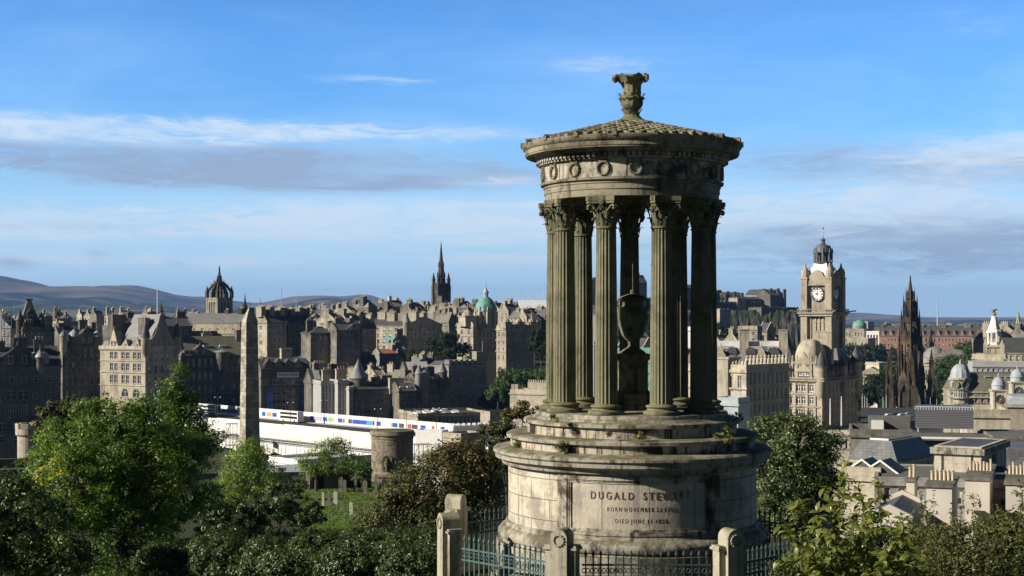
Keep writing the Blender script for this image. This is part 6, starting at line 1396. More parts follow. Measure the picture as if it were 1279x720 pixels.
s = T('big slate mansard roof with a flat dark top under the plant room', 1126, 1243, 1264, 212, 76, 569, 600, (0, 0), (1, 14), ('mansard', 547), wall='cream', roofm='slatev', base=60)
m = MB(); m.box(-.3, s.W+.2, 0, s.D, s.H+s.rh+.0, s.H+s.rh+.12); m.obj('flat_top', M['flat'], s.rf); m = MB(); m.box(1.2, 1.5, 1, s.D-1, s.H+s.rh+.12, s.H+s.rh+.4); m.obj('roof_edge', M['whitepaint'], s.rf)
m = MB(); [m.box(.5, 1.6, s.ul(p_)-.9, s.ul(p_)+.9, s.Z(563), s.Z(560.5)) for p_ in (1171, 1186, 1199, 1213, 1227)]; m.obj('skylight', M['whitepaint'], s.rf)
s = T('slate mansard wing with a steep shaded hip in front of the plant room', 1060, 1120, 1166, 178, 52, 577, 605, (1, 5), (1, 6), ('mansard', 549), wall='cream', roofm='slatev', base=60)
m = MB(); t_ = s.H+s.rh; m.box(1.9, s.W-2, 1.9, s.D-2, t_, t_+.1); m.obj('flat_top', M['flat'], s.rf); m = MB(); m.box(1.7, 1.95, 1.8, s.D-2, t_, t_+.22); m.obj('roof_edge', M['whitepaint'], s.rf)
s = T('row of flat grey service roofs with white vents beyond the mansard roofs', 1062, 1140, 1150, 250, 78, 544, 560, (0, 0), (0, 0), ('flat', None), wall='soot', roofm='flat', base=60)
m = MB(); m.box(1, 4, s.ul(1104), s.ul(1089), s.H, s.Z(527)); m.obj('white_vent', M['whitepaint'], s.o); m = MB(); m.box(3, 8, s.ul(1138), s.ul(1086), s.H, s.Z(523)); m.obj('roof_house', M['flat'], s.o)
s = T('pale low roofs and terraces at the foot of the clock tower hotel', 1020, 1082, 1092, 330, 76, 543, 566, (0, 0), (1, 9), ('flat', None), wall='cream', roofm='flat', base=60)
s = T('plain cream stone block with a mossy cornice and a shaded right side', 1167, 1226, 1257, 150, 60, 561, 606, (1, 1), (0, 0), ('flat', None), wall='cream', base=62, fw=.3, fh=.6, par=.16)
m = MB(); m.box(-.35, s.W+.35, -.35, s.D+.35, s.H-.65, s.H-.001); m.obj('mossy_cornice', M['step'], s.o); m = MB(); [m.box(-.06, -.003, s.ul(p_)-.1, s.ul(p_)+.1, s.Z(606), s.H-.4) for p_ in (1177, 1214)]; m.obj('pipe', M['iron'], s.o)
def stack(label, xl, xc, xr, d, yt, pots, a=70, group='cream chimney stacks with rows of clay pots'):
    s = B('chimney_stack', label, 'chimney stack', xl, xc, xr, d, a, 'cream', 'slate', group=group); m = MB(); H = s.Z(yt)
    m.box(0, s.W, 0, s.D, 0, H); m.obj('stack', M['render'], s.o); m = MB(); m.box(-.15, s.W+.15, -.15, s.D+.15, H+.002, H+.25); m.obj('cap', M['soot'], s.o)
    for k in range(pots):
        m = MB(); h = random.choice((1.0, 1.0, 1.25, .9)); r = min(.17, s.D/pots*.38); m.lathe([(r*1.1, H+.25), (r*.9, H+.3), (r*.85, H+h), (r*1.1, H+h+.04), (r*1.1, H+h+.12), (r*.7, H+h+.12)], 10, s.W/2, s.D*(k+.5)/pots); m.obj('chimney_pot', M['terracotta'], s.o, smooth=35)
    return s
T('low dark flat roofs between the plain stone block and the clay pot stacks', 1092, 1270, 1285, 142, 76, 604, 640, (0, 0), (1, 9), ('flat', None), wall='grey', roofm='flat', base=62, par=.3)
T('speckled slate mansard roof at the right edge under the leaded roof', 1246, 1330, 1340, 188, 80, 583, 610, (0, 0), (1, 6), ('mansard', 556), wall='cream', roofm='slatev', base=60)
T('dark flat roof deck at the right edge beside the plant room', 1240, 1330, 1340, 214, 80, 548, 560, (0, 0), (0, 0), ('flat', None), wall='soot', roofm='flat', base=60, par=.2)
stack('leftmost cream chimney stack with clay pots rising from the hawthorn shrub', 1157, 1189, 1196, 125, 610, 6); stack('middle cream chimney stack with clay pots below the plain stone block', 1205, 1236, 1243, 135, 601, 7); stack('rightmost cream chimney stack with clay pots at the right edge', 1256, 1290, 1300, 128, 607, 7)
stack('small pair of clay pots on a low stack behind the leafy branches', 1132, 1142, 1146, 130, 602, 2)
s = T('cream rendered gable wall glimpsed between the leafy branches and the hawthorn', 1088, 1136, 1150, 118, 70, 652, 700, (0, 0), (0, 0), ('gx', 640), wall='render', base=62)
s = T('low slate roof with white edged skylight slopes behind the leafy branches', 1040, 1100, 1118, 150, 60, 596, 620, (0, 0), (0, 0), ('flat', None), wall='cream', base=62)
for k, (pa, yb_, yt) in enumerate(((1098, 590, 577), (1075, 594, 582))):
    u = s.ul(pa); m = MB(); m.yprism([(u-2.2, s.H+.1), (u+2.2, s.H+.1), (u, s.H+1.6)], .5, s.W*.8); m.obj('pitched_skylight', M['slate'], s.o); m = MB(); m.yprism([(u-2.3, s.H+.12), (u, s.H+1.72), (u+2.3, s.H+.12), (u+2.0, s.H+.12), (u, s.H+1.5), (u-2.0, s.H+.12)], .35, .49); m.obj('white_edge', M['whitepaint'], s.o)
# building behind the temple columns and between it and the hotel
s = T('long pavilioned stone office with balustrades and urns right of the temple', 860, 932, 986, 330, 48, 462, 524, (3, 9), (2, 6), ('flat', None), wall='cream', base=60, par=1.1, style='cross', fw=.38)
for y in (466, 487): s.ringband(s.Z(y), .4, .35)
m = MB()
for k in range(12): u = s.W*(k+.5)/12; m.lathe([(.25, s.H+1.1), (.4, s.H+1.7), (.42, s.H+2.2), (.15, s.H+2.5), (.3, s.H+2.8), (.05, s.H+3.2)], 8, u, .3)
for k in range(9): u = s.ul(931)+(s.ul(899)-s.ul(931))*k/8; m.lathe([(.2, s.H+1.1), (.3, s.H+1.5), (.1, s.H+2.0)], 8, .3, u)
m.obj('urn_row', s.wall, s.o); m = MB(); m.box(-.6, 4, s.ul(911), s.ul(897), 0, s.H+2.2); m.box(-.8, 4.2, s.ul(911)-.3, s.ul(897)+.3, s.H+2.2, s.H+2.7); m.obj('end_pavilion', s.wall, s.o)
s = T('long grey mansard roof with round headed dormers and stone gables behind the urn balustrade', 800, 984, 992, 400, 78, 462, 480, (0, 0), (0, 0), ('mansard', 436), wall='honey', roofm='slatel', base=62)
for px_ in (853, 882, 914, 937, 967): u = s.ul(px_); s.dormers('l', 1, s.H+1.0, 2.4, 4.6, 1.0, u0=u-1, u1=u+1, kind='bell', wall='slate', fr='whitepaint')
for px_ in (866, 900, 951): s.gable('l', s.ul(px_), 5.5, None, s.H+6.3, 5, 'curved', win=False)
for px_ in (929, 978): s.chimney(2.2, s.ul(px_), 1.6, 2.4, s.Z(413), 0, 'tan', base=s.H)
m = MB(); m.box(3, s.W, 2, s.ul(893), s.H+s.rh+.1, s.Z(427)); m.obj('roof_house', M['whiteroof'], s.rf); m = MB(); [m.box(1.5, 2.6, s.ul(p_)-2.4, s.ul(p_)+2.4, s.H+s.rh, s.Z(433)) for p_ in (905, 947, 960)]; m.obj('roof_vent', M['pale'], s.rf)
T('flat pale grey roof box beside the temple steps', 893, 922, 937, 240, 52, 504, 520, (0, 0), (0, 0), ('flat', None), wall='lead', roofm='whiteroof', base=62)
T('pale square stone block with a battlemented top below the castle rock', 922, 946, 952, 600, 60, 411, 430, (1, 1), (2, 3), ('flat', None), wall='tan', base=60, par=1.2)
T('small sunlit gable left of the clock tower below the castle rock', 948, 958, 968, 620, 46, 414, 430, (1, 1), (1, 1), ('gy', 404), wall='tan', base=60)
T('white flat roofed modern block seen between the right hand columns', 838, 872, 884, 480, 66, 412, 450, (2, 2), (3, 3), ('flat', None), wall='whitepaint', base=60)
T('green glass sided building seen beside the urn pedestal', 770, 812, 826, 360, 66, 440, 505, (3, 2), (5, 5), ('flat', None), wall='copper', base=56, fw=.8, fh=.8)
T('grey roofed block with red gables seen between the left columns', 720, 750, 766, 560, 52, 392, 440, (4, 3), (4, 4), ('gy', 382), wall='grey', roofm='slate', base=60)
T('tall pale modern office seen left of the urn', 700, 742, 752, 470, 64, 430, 520, (6, 2), (6, 5), ('flat', None), wall='pale', base=56)
s = T('modern office with a long blue glass roof on the skyline left of the temple', 644, 684, 696, 1000, 66, 384, 395, (1, 2), (1, 8), ('mansard', 375), wall='whitepaint', roofm='lead', base=80)
# poles near the hotel
for k, (px_, yt, yb_, d) in enumerate(((1037, 500, 541, 400), (1051, 497, 541, 402))): mast(('left white flagpole in front of the clock tower hotel', 'right white flagpole in front of the clock tower hotel')[k], px_, yt, yb_, d, .22, 'whitepaint', 'flagpole', 'flagpole', 'flagpoles before the hotel')
for k, px_ in enumerate((1077, 1080, 1083, 1103, 1107)): mast('slim pale pole among the park trees left of the gothic monument', px_, 493+random.uniform(0, 6), 520, 560, .2, 'polepaint', 'pole', 'pole', 'slim park poles')
for k, px_ in enumerate((1162, 1170, 1181)): mast('slim grey pole on the street right of the gothic monument', px_, 496+random.uniform(0, 4), 522, 520, .12, 'polepaint', 'pole', 'pole', 'slim street poles')
for k, (px_, yt, lb) in enumerate(((921, 452, 'thin white flagpole over the urn balustrade building'), (943, 450, 'second thin white flagpole right over the urn balustrade'), (904, 458, 'short white pole by the end pavilion of the balustraded office'))): mast(lb, px_, yt, 500, 345, .09, 'whitepaint', 'flagpole', 'flagpole')
# ================================================================ vegetation
def folmat(name, stops, trans=.35, gloss=.35, rough=.45):
    g = G(name); at = g.n.new('ShaderNodeAttribute'); at.attribute_name = 'tint'
    c = g.ramp(at.outputs['Fac'], stops); g.col(c); g.set(rough, 0, gloss)
    tr = g.n.new('ShaderNodeBsdfTranslucent'); g.l.new(g.mix(1.0, c, (1.5, 1.6, .6), 'MULTIPLY'), tr.inputs['Color'])
    mx = g.n.new('ShaderNodeMixShader'); mx.inputs[0].default_value = trans
    g.l.new(g.b.outputs[0], mx.inputs[1]); g.l.new(tr.outputs[0], mx.inputs[2]); g.l.new(mx.outputs[0], g.n['Material Output'].inputs['Surface']); return g.m
M['f_green'] = folmat('bright_green_leaves', [(0, (.04, .08, .014)), (.5, (.115, .20, .038)), (.88, (.27, .36, .10)), (1, (.6, .46, .06))], .45, .45, .4)
M['f_dark'] = folmat('dark_green_leaves', [(0, (.022, .042, .014)), (.6, (.075, .115, .034)), (1, (.19, .23, .09))], .3, .55, .38)
M['f_autumn'] = folmat('holly_and_autumn_leaves', [(0, (.025, .038, .012)), (.45, (.07, .085, .026)), (.75, (.15, .14, .05)), (1, (.21, .11, .04))], .25, .3, .45)
M['f_yellow'] = folmat('yellow_green_leaves', [(0, (.07, .10, .025)), (.5, (.17, .20, .045)), (1, (.36, .34, .11))], .4, .45, .38)
M['f_haw'] = folmat('hawthorn_leaves', [(0, (.04, .055, .015)), (.55, (.125, .15, .045)), (.85, (.21, .17, .06)), (1, (.3, .12, .05))], .3)
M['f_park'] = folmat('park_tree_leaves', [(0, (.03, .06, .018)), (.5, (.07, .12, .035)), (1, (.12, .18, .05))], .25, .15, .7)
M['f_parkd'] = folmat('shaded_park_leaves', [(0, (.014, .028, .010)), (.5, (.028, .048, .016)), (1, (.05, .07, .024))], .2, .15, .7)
M['bark'] = plain('grey_brown_bark', (.10, .08, .06), (.05, .042, .034), .95, 4, bump=.02)
def leafmesh(name, C_, N_, S_, tint, mat, aspect=.55, droop=0.0):
    n = len(C_); N_ = N_/np.linalg.norm(N_, axis=1, keepdims=True)
    r = rng.normal(size=(n, 3)); r[:, 2] -= droop; Tn = np.cross(N_, r); Tn /= np.linalg.norm(Tn, axis=1, keepdims=True)+1e-9; Bn = np.cross(N_, Tn)
    s = S_[:, None]; v = np.empty((n, 4, 3), dtype=np.float32)
    v[:, 0] = C_-Tn*s*.5; v[:, 1] = C_+Bn*s*aspect*.5+N_*s*.10; v[:, 2] = C_+Tn*s*.5-N_*s*.08; v[:, 3] = C_-Bn*s*aspect*.5+N_*s*.10
    me = bpy.data.meshes.new(name); me.vertices.add(n*4); me.vertices.foreach_set('co', v.ravel())
    b = np.arange(n)[:, None]*4; li = np.concatenate([b+0, b+1, b+2, b+0, b+2, b+3], 1).astype(np.int32).ravel()
    me.loops.add(n*6); me.loops.foreach_set('vertex_index', li); me.polygons.add(n*2)
    me.polygons.foreach_set('loop_start', np.arange(n*2, dtype=np.int32)*3)
    try: me.polygons.foreach_set('loop_total', np.full(n*2, 3, dtype=np.int32))
    except Exception: pass
    me.materials.append(mat); me.update(calc_edges=True)
    a = me.attributes.new('tint', 'FLOAT', 'POINT'); a.data.foreach_set('value', np.repeat(np.clip(tint, 0, 1), 4).astype(np.float32)); return me
def crown_pts(lobes, n_cl, per, clr, flat=1.0):
    """lobes: (cx,cy,cz,rx,ry,rz). returns clump centres and leaves"""
    vol = np.array([l[3]*l[4]*l[5] for l in lobes])**.67; cnt = np.maximum(3, (n_cl*vol/vol.sum()).astype(int)); cl = []; ctr = []
    for l, k in zip(lobes, cnt):
        d = rng.normal(size=(k, 3)); d /= np.linalg.norm(d, axis=1, keepdims=True); r = rng.uniform(.25, 1, k)**.45
        p = d*r[:, None]*np.array(l[3:6])+np.array(l[:3]); cl.append(p); ctr.append(np.repeat(np.array(l[:3])[None], k, 0))
    cl = np.concatenate(cl); ctr = np.concatenate(ctr); k = len(cl)
    cr = clr*rng.uniform(.6, 1.4, k); cv = rng.uniform(-.18, .18, k)
    i = np.repeat(np.arange(k), per); m = len(i); d = rng.normal(size=(m, 3)); d /= np.linalg.norm(d, axis=1, keepdims=True)
    rr = rng.uniform(0, 1, m)**.5; off = d*(rr*cr[i])[:, None]; off[:, 2] *= .75*flat; P_ = cl[i]+off
    out = cl[i]-ctr[i]; out /= np.linalg.norm(out, axis=1, keepdims=True)+1e-6
    N_ = out*.5+d*.55+np.array([0, 0, .45])+rng.normal(size=(m, 3))*.38
    return cl, ctr, P_, N_, cv[i]
def tree(label, lobes, d, mat, leaf=.10, n_cl=150, per=60, clr=None, thick=.9, name='tree', cat='tree', group=None, trunk=None, tint=(.45, .2), bump=0.0, twigs=1.0, base=None, aspect=.55, spots=None, dy=0, tx=None):
    L_ = []
    for l in lobes:
        px_, py_, rx_, ry_ = l[:4]; dd_ = d+(l[4] if len(l) > 4 else 0); c = P(px_, py_, dd_); a_, b_ = rx_/F*dd_, ry_/F*dd_
        L_.append((c.x, c.y, c.z, a_, min(a_, max(b_, a_*.5)*1.3)*thick, b_))
    sz = np.mean([l[3] for l in L_]); clr = clr or sz*.22
    big = max(L_, key=lambda l: l[3]*l[5]); bx, by = (tx if tx is not None else big[0]), big[1]; zb_ = terrain(bx, by)-.2 if base is None else base
    o = empty(name, (bx, by, zb_), 0, label, cat, group); org = np.array([bx, by, zb_])
    cl, ctr, P_, N_, cv = crown_pts(L_, n_cl, per, clr)
    ok = P_[:, 2] > zb_-3; P_, N_, cv = P_[ok], N_[ok], cv[ok]
    S_ = leaf*rng.uniform(.6, 1.35, len(P_)); tn = tint[0]+rng.normal(size=len(P_))*tint[1]+cv
    if spots:
        for (sx, sy, sr, add) in spots:
            c = P(sx, sy, d); q = ((P_[:, 0]-c.x)**2+(P_[:, 2]-c.z)**2)/(sr/F*d)**2; tn = tn+add*np.exp(-q)*(rng.uniform(0, 1, len(P_)) < .8)
    put('crown', leafmesh('crown', P_-org, N_, S_, tn, M[mat], aspect), o)
    m = MB(); tr_ = trunk or max(.06, sz*.09); top = Vector((big[0], big[1], big[2]-big[5]*.15)); b0 = Vector((bx, by, zb_)); og = Vector(org)
    mid = b0.lerp(top, .5)+Vector((random.uniform(-.1, .1)*sz, random.uniform(-.1, .1)*sz, 0)); m.path([b0-og, mid-og, top-og], [tr_*1.2, tr_*.85, tr_*.5], 8)
    for l in L_:
        lc = Vector(l[:3]); m.path([mid.lerp(top, .5)-og, (mid.lerp(lc, .6)+Vector((0, 0, .1*sz)))-og, lc-og], [tr_*.5, tr_*.35, tr_*.22], 6)
    idx = rng.permutation(len(cl))[:int(len(cl)*.35*twigs)]
    for i in idx:
        p, c = Vector(cl[i]), Vector(ctr[i])+Vector([random.gauss(0, .22)*sz for _ in range(3)]); q = c.lerp(p, .45)+Vector([random.gauss(0, .06)*sz for _ in range(3)]); m.path([c-og, q-og, p-og], [tr_*.14, tr_*.09, tr_*.03], 4)
    m.obj('trunk', M['bark'], o, smooth=60); return o
# --- foreground left
tree('big bright green leafy tree with a few yellow leaves at lower left', [(150, 590, 95, 78), (95, 560, 55, 42), (190, 545, 55, 40, 2), (150, 528, 52, 28), (90, 610, 62, 55, -2), (215, 610, 58, 70, 1), (150, 670, 95, 60, -1), (60, 590, 34, 36), (235, 570, 30, 35, 2), (120, 510, 30, 16), (185, 508, 25, 14)], 46, 'f_green',
     leaf=.095, n_cl=680, per=105, clr=.34, tint=(.47, .19), spots=[(84, 570, 8, .6), (100, 580, 9, .55), (82, 590, 7, .45), (225, 612, 14, .45), (150, 615, 10, .3)], trunk=.22)
tree('slender upright young tree rising above the big green tree beside the hotel', [(226, 475, 10, 24), (222, 505, 16, 26), (208, 515, 20, 24), (236, 512, 15, 24), (250, 535, 18, 22), (215, 545, 30, 26), (240, 560, 30, 26), (205, 488, 7, 10), (268, 550, 14, 14)], 52, 'f_green', leaf=.105, n_cl=230, per=55, clr=.26, tint=(.46, .16), trunk=.07)
tree('dark drooping shrub at the lower left corner', [(30, 660, 62, 52), (15, 620, 34, 30), (70, 700, 60, 30), (-30, 690, 60, 50)], 40, 'f_dark', leaf=.10, n_cl=300, per=70, clr=.34, name='shrub', cat='shrub', tint=(.5, .2))
tree('small bushy tree at the left edge of the big tree next to the turret', [(52, 582, 24, 26), (40, 615, 26, 24)], 60, 'f_dark', leaf=.14, n_cl=90, per=60, tint=(.62, .2))
tree('brownish autumn tree peeping above the left shoulder of the big green tree', [(78, 512, 26, 14), (60, 523, 20, 16), (100, 515, 18, 13), (70, 545, 30, 22)], 120, 'f_autumn', leaf=.24, n_cl=140, per=55, tint=(.55, .18))
tree('yellow green tree in front of the obelisk foot', [(312, 566, 22, 18), (298, 590, 26, 24), (330, 600, 26, 26), (318, 562, 12, 10), (285, 620, 24, 22)], 130, 'f_green', leaf=.18, n_cl=240, per=70, tint=(.62, .16), clr=.75)
tree('dark dense shrub below the yellow green tree', [(290, 655, 38, 34), (262, 640, 26, 36), (315, 640, 26, 22)], 62, 'f_dark', leaf=.12, n_cl=200, per=70, name='shrub', cat='shrub', tint=(.35, .18))
tree('pale leaved bush left of the sunlit lawn', [(350, 622, 26, 22), (375, 640, 26, 20), (335, 645, 24, 18), (398, 640, 13, 13)], 88, 'f_dark', leaf=.15, n_cl=170, per=65, name='shrub', cat='shrub', tint=(.72, .18))
tree('light green spreading tree growing by the vault wall left of the round tomb', [(415, 560, 24, 13), (395, 575, 24, 14), (440, 575, 20, 13), (425, 552, 12, 8), (385, 588, 18, 10), (452, 580, 12, 9), (415, 582, 26, 8)], 185, 'f_green', leaf=.25, n_cl=150, per=42, tint=(.60, .17), clr=.85, trunk=.22)
tree('small dark round tree against the vault wall beside the round tomb', [(452, 592, 14, 11)], 190, 'f_dark', leaf=.22, n_cl=50, per=50, tint=(.5, .2))
tree('ivy and dark shrubs covering the foot of the vault wall', [(372, 606, 18, 12), (352, 598, 16, 12)], 170, 'f_dark', leaf=.22, n_cl=70, per=50, name='shrub', cat='shrub')
for k, (px_, py_, rx_, ry_, dd_) in enumerate(((275, 690, 40, 30, 44), (330, 690, 42, 28, 46), (390, 688, 42, 27, 47), (450, 685, 42, 27, 46), (505, 690, 38, 32, 44), (545, 705, 24, 30, 42), (215, 705, 50, 30, 42), (350, 720, 60, 30, 38), (470, 725, 60, 30, 38), (525, 718, 36, 30, 37), (420, 712, 50, 28, 40), (300, 715, 50, 30, 40), (500, 690, 40, 30, 41), (535, 695, 26, 34, 40), (460, 695, 36, 26, 41), (340, 702, 45, 34, 39), (400, 698, 45, 36, 38), (460, 700, 45, 38, 37), (510, 700, 40, 40, 36.5), (543, 702, 24, 42, 36), (280, 700, 45, 34, 40), (440, 712, 55, 26, 34.5), (515, 712, 45, 26, 34), (370, 714, 50, 24, 35.5))):
    tree(('dark hedge bush behind the left end of the hedge line', 'second bush of the dark hedge line counted from the left', 'third bush of the dark hedge line, below the lawn', 'fourth bush of the dark hedge line, right below the lawn', 'fifth bush of the dark hedge line before the autumn tree', 'dark hedge bush touching the leftmost fence pier', 'dark low bush under the big green tree', 'low black bush along the bottom edge left of centre', 'low black bush at the bottom edge near the fence', 'low bush at the bottom edge just left of the leftmost fence pier', 'low bush between the hedge line and the bottom edge, below the lawn', 'low bush between the hedge line and the bottom edge at left', 'leafy low bush in front of the autumn tree, second bush from the fence pier', 'leafy low bush closest to the leftmost fence pier', 'leafy low bush in front of the autumn tree, third bush from the fence pier', 'front row bush of the hedge, third from the left', 'front row bush of the hedge, fourth from the left', 'front row bush of the hedge, fifth from the left', 'front row bush of the hedge, last but one before the fence', 'front row bush of the hedge touching the fence pier foot', 'front row bush of the hedge, leftmost under the big tree', 'clipped bush along the bottom edge of the picture below the lawn', 'clipped bush along the bottom edge beside the fence pier', 'clipped bush along the bottom edge, leftmost of three')[k],
         [(px_, py_, rx_, ry_), (px_-12, py_-12, rx_*.6, ry_*.6), (px_+14, py_-10, rx_*.6, ry_*.6)], dd_, 'f_dark', leaf=.075, n_cl=170, per=75, clr=.2, name='hedge_bush', cat='bush', group='bushes of the dark hedge line', tint=(.42, .2), twigs=.4)
tree('large holly and autumn tree with brown tinged top left of the monument', [(560, 600, 50, 42), (520, 618, 44, 40), (590, 590, 34, 36), (560, 568, 32, 18), (600, 625, 34, 40), (540, 650, 60, 34), (490, 635, 34, 28), (600, 570, 20, 16), (470, 652, 28, 18)], 62, 'f_autumn', leaf=.12, n_cl=430, per=95, clr=.5, tint=(.42, .2), spots=[(560, 560, 30, .25), (510, 600, 25, .25), (600, 575, 22, .25)], trunk=.2)
tree('dark autumn tree close behind the left side of the monument steps', [(640, 532, 32, 22), (655, 515, 20, 12), (620, 545, 26, 20), (632, 570, 30, 25)], 105, 'f_autumn', leaf=.2, n_cl=170, per=60, tint=(.42, .2), spots=[(655, 512, 20, .3)])
tree('leafy green tree close behind the right side of the monument', [(995, 560, 42, 38), (975, 600, 46, 46), (1015, 590, 38, 40), (965, 535, 24, 18), (1000, 530, 28, 16), (1030, 560, 24, 24), (985, 650, 55, 45), (1035, 610, 26, 34), (945, 565, 18, 24)], 56, 'f_dark', leaf=.115, n_cl=430, per=80, clr=.42, tint=(.66, .2), trunk=.16)
# plants rooted in the monument's joints
for lb, px_, py_, r_, dd_, mt, n_ in (('leafy green plant rooted on the right side of the monument steps', 905, 545, 12, 31.9, 'f_yellow', 34), ('small bright green tuft in the middle joint of the steps', 798, 543, 5, 31.2, 'f_yellow', 10), ('mossy brown tuft on the ledge above the drum at left', 703, 557, 9, 31.6, 'f_autumn', 20),
                                      ('green moss tuft on the left end of the drum ledge', 645, 555, 8, 33.0, 'f_yellow', 14), ('low green growth on the left of the column platform', 692, 521, 6, 31.9, 'f_yellow', 10), ('small weed on the first step left of the middle', 760, 541, 4, 31.25, 'f_autumn', 7), ('leafy weed behind the right end of the top step', 920, 520, 9, 34.6, 'f_yellow', 16)):
    tree(lb, [(px_, py_, r_, r_*(1.0 if r_ > 9 else .55)), (px_+r_*.3, py_+r_*.5, r_*.6, r_*.5)], dd_, mt, leaf=.045, n_cl=n_, per=16, clr=.06, name='plant', cat='plant', tint=(.55, .2), trunk=.006, base=ZC-(py_+r_*.6-YH)/F*dd_-.02, aspect=.7, group='plants rooted in the monument')
# --- near branches on the right: big curved leaves on arching stems
def bigleaves(pos, dirs, size, mat, name='crown'):
    vs = []; fs = []; tn = []
    for (p, d_, s_) in zip(pos, dirs, size):
        d_ = Vector(d_).normalized(); up = Vector((random.uniform(-.5, .5), random.uniform(-.6, .2), 1)); sd = d_.cross(up).normalized(); n_ = sd.cross(d_).normalized(); t = min(max(random.gauss(.5, .2), 0), 1); b = len(vs)
        for f, w, h in ((0, .04, 0), (.25, .22, .02), (.5, .26, .0), (.75, .19, -.07), (1, .01, -.18)):
            c = Vector(p)+d_*(f*s_)+n_*(h*s_); vs += [c-sd*w*s_+n_*w*s_*.35, c, c+sd*w*s_+n_*w*s_*.35]; tn += [t]*3
        for k in range(4):
            for j in range(2): q = b+k*3+j; fs.append((q, q+1, q+4, q+3))
    me = bpy.data.meshes.new(name); me.from_pydata([tuple(v) for v in vs], [], fs); me.materials.append(mat); me.polygons.foreach_set('use_smooth', [True]*len(fs)); me.update()
    a = me.attributes.new('tint', 'FLOAT', 'POINT'); a.data.foreach_set('value', tn); return me
def branchy(label, stems, d, mat, leaf, step, name='shrub', cat='shrub', spread=.5, side=3, base_px=None, sub=.3, big=True):
    bp = P(base_px[0], base_px[1], d); zb_ = terrain(bp.x, bp.y)-.1; o = empty(name, (bp.x, bp.y, zb_), 0, label, cat); og = Vector((bp.x, bp.y, zb_)); m = MB(); pos = []; dirs = []; sz = []
    def walk(a, b, c, r0, lf):
        n = max(3, int((a-c).length/step)); prev = a
        for k in range(1, n+1):
            t = k/n; p = a*(1-t)**2+b*2*t*(1-t)+c*t*t; m.tube(prev-og, p-og, r0*(1-t*.8), r0*(1-(t+1/n)*.75), 4)
            if t > lf:
                for q in range(side):
                    dv_ = (p-prev).normalized()*.5+Vector((random.gauss(0, spread), random.gauss(0, spread), random.gauss(-.25, spread*.7))); pos.append(p-og); dirs.append(dv_); sz.append(leaf*random.uniform(.6, 1.2))
            prev = p
    for st_ in stems:
        (x0, y0), (x1, y1), (x2, y2) = st_[:3]; dz = random.uniform(-.8, .8); a, b, c = P(x0, y0, d), P(x1, y1, d+dz*.5), P(x2, y2, d+dz)
        walk(a, b, c, leaf*.10, .2)
        ns = int((a-c).length/sub)
        for k in range(ns):
            t = random.uniform(.15, .95); p = a*(1-t)**2+b*2*t*(1-t)+c*t*t; ln = random.uniform(.3, 1)*sub*1.6*(1.1-t*.6); dv_ = Vector((random.gauss(0, 1), random.gauss(0, 1), random.gauss(.5, .5))).normalized()*ln
            walk(p, p+dv_*.6+Vector((0, 0, ln*.15)), p+dv_, leaf*.05, .1)
    m.tube(Vector((0, 0, 0)), P(base_px[0], base_px[1], d)-og, leaf*.4, leaf*.15, 6)
    m.obj('stem', M['bark'], o)
    put('crown', bigleaves(pos, dirs, sz, M[mat]), o); return o
branchy('nearest yellow green leafy branches with drooping pointed leaves at lower right', [((1060, 760), (1040, 660), (1052, 585)), ((1060, 760), (1000, 690), (996, 625)), ((1060, 760), (1010, 720), (975, 700)), ((1065, 760), (1075, 680), (1085, 628)), ((1070, 760), (1110, 680), (1098, 600)), ((1060, 760), (1030, 690), (1022, 640)),
        ((1075, 770), (1120, 700), (1128, 650)), ((1050, 770), (1020, 730), (1000, 680)), ((1060, 770), (1060, 700), (1065, 650)), ((1080, 770), (1140, 730), (1150, 690)), ((1040, 775), (1000, 750), (980, 725)), ((1060, 760), (1050, 690), (1030, 610)), ((1090, 775), (1100, 720), (1110, 690)), ((1070, 770), (1090, 660), (1072, 610)), ((1030, 775), (990, 700), (985, 660)), ((1080, 770), (1125, 720), (1135, 665)), ((1050, 770), (1030, 700), (1045, 640))], 13.5, 'f_yellow', .095, .06, base_px=(1060, 760), side=3, sub=.14, spread=.55)
hs_ = []
for k in range(46):
    x2 = random.uniform(1125, 1295); top = np.interp(x2, [1125, 1150, 1170, 1185, 1200, 1240, 1262, 1279, 1300], [630, 590, 620, 630, 615, 618, 592, 605, 615]); y2 = top+abs(random.gauss(0, 40)); hs_.append(((x2+random.uniform(-20, 30), 770), (x2+random.uniform(-8, 15), (770+y2)/2), (x2, y2)))
branchy('spiky hawthorn shrub with reddish brown shoots at the right bottom corner', hs_, 19, 'f_haw', .052, .05, base_px=(1200, 790), side=2, sub=.16, spread=.6)
tree('dense dark undergrowth at the foot of the hawthorn shoots', [(1210, 705, 70, 38), (1270, 680, 45, 40), (1150, 715, 50, 30), (1240, 665, 30, 22), (1190, 672, 24, 18)], 21, 'f_haw', leaf=.055, n_cl=260, per=70, clr=.15, name='shrub', cat='shrub', tint=(.33, .22))
tree('small leafed scrub behind the near yellow green branches', [(1060, 705, 70, 34), (1120, 690, 44, 42), (1010, 715, 44, 28), (1160, 695, 40, 36), (1085, 665, 26, 24)], 24, 'f_dark', leaf=.06, n_cl=290, per=70, clr=.15, name='shrub', cat='shrub', tint=(.68, .2))
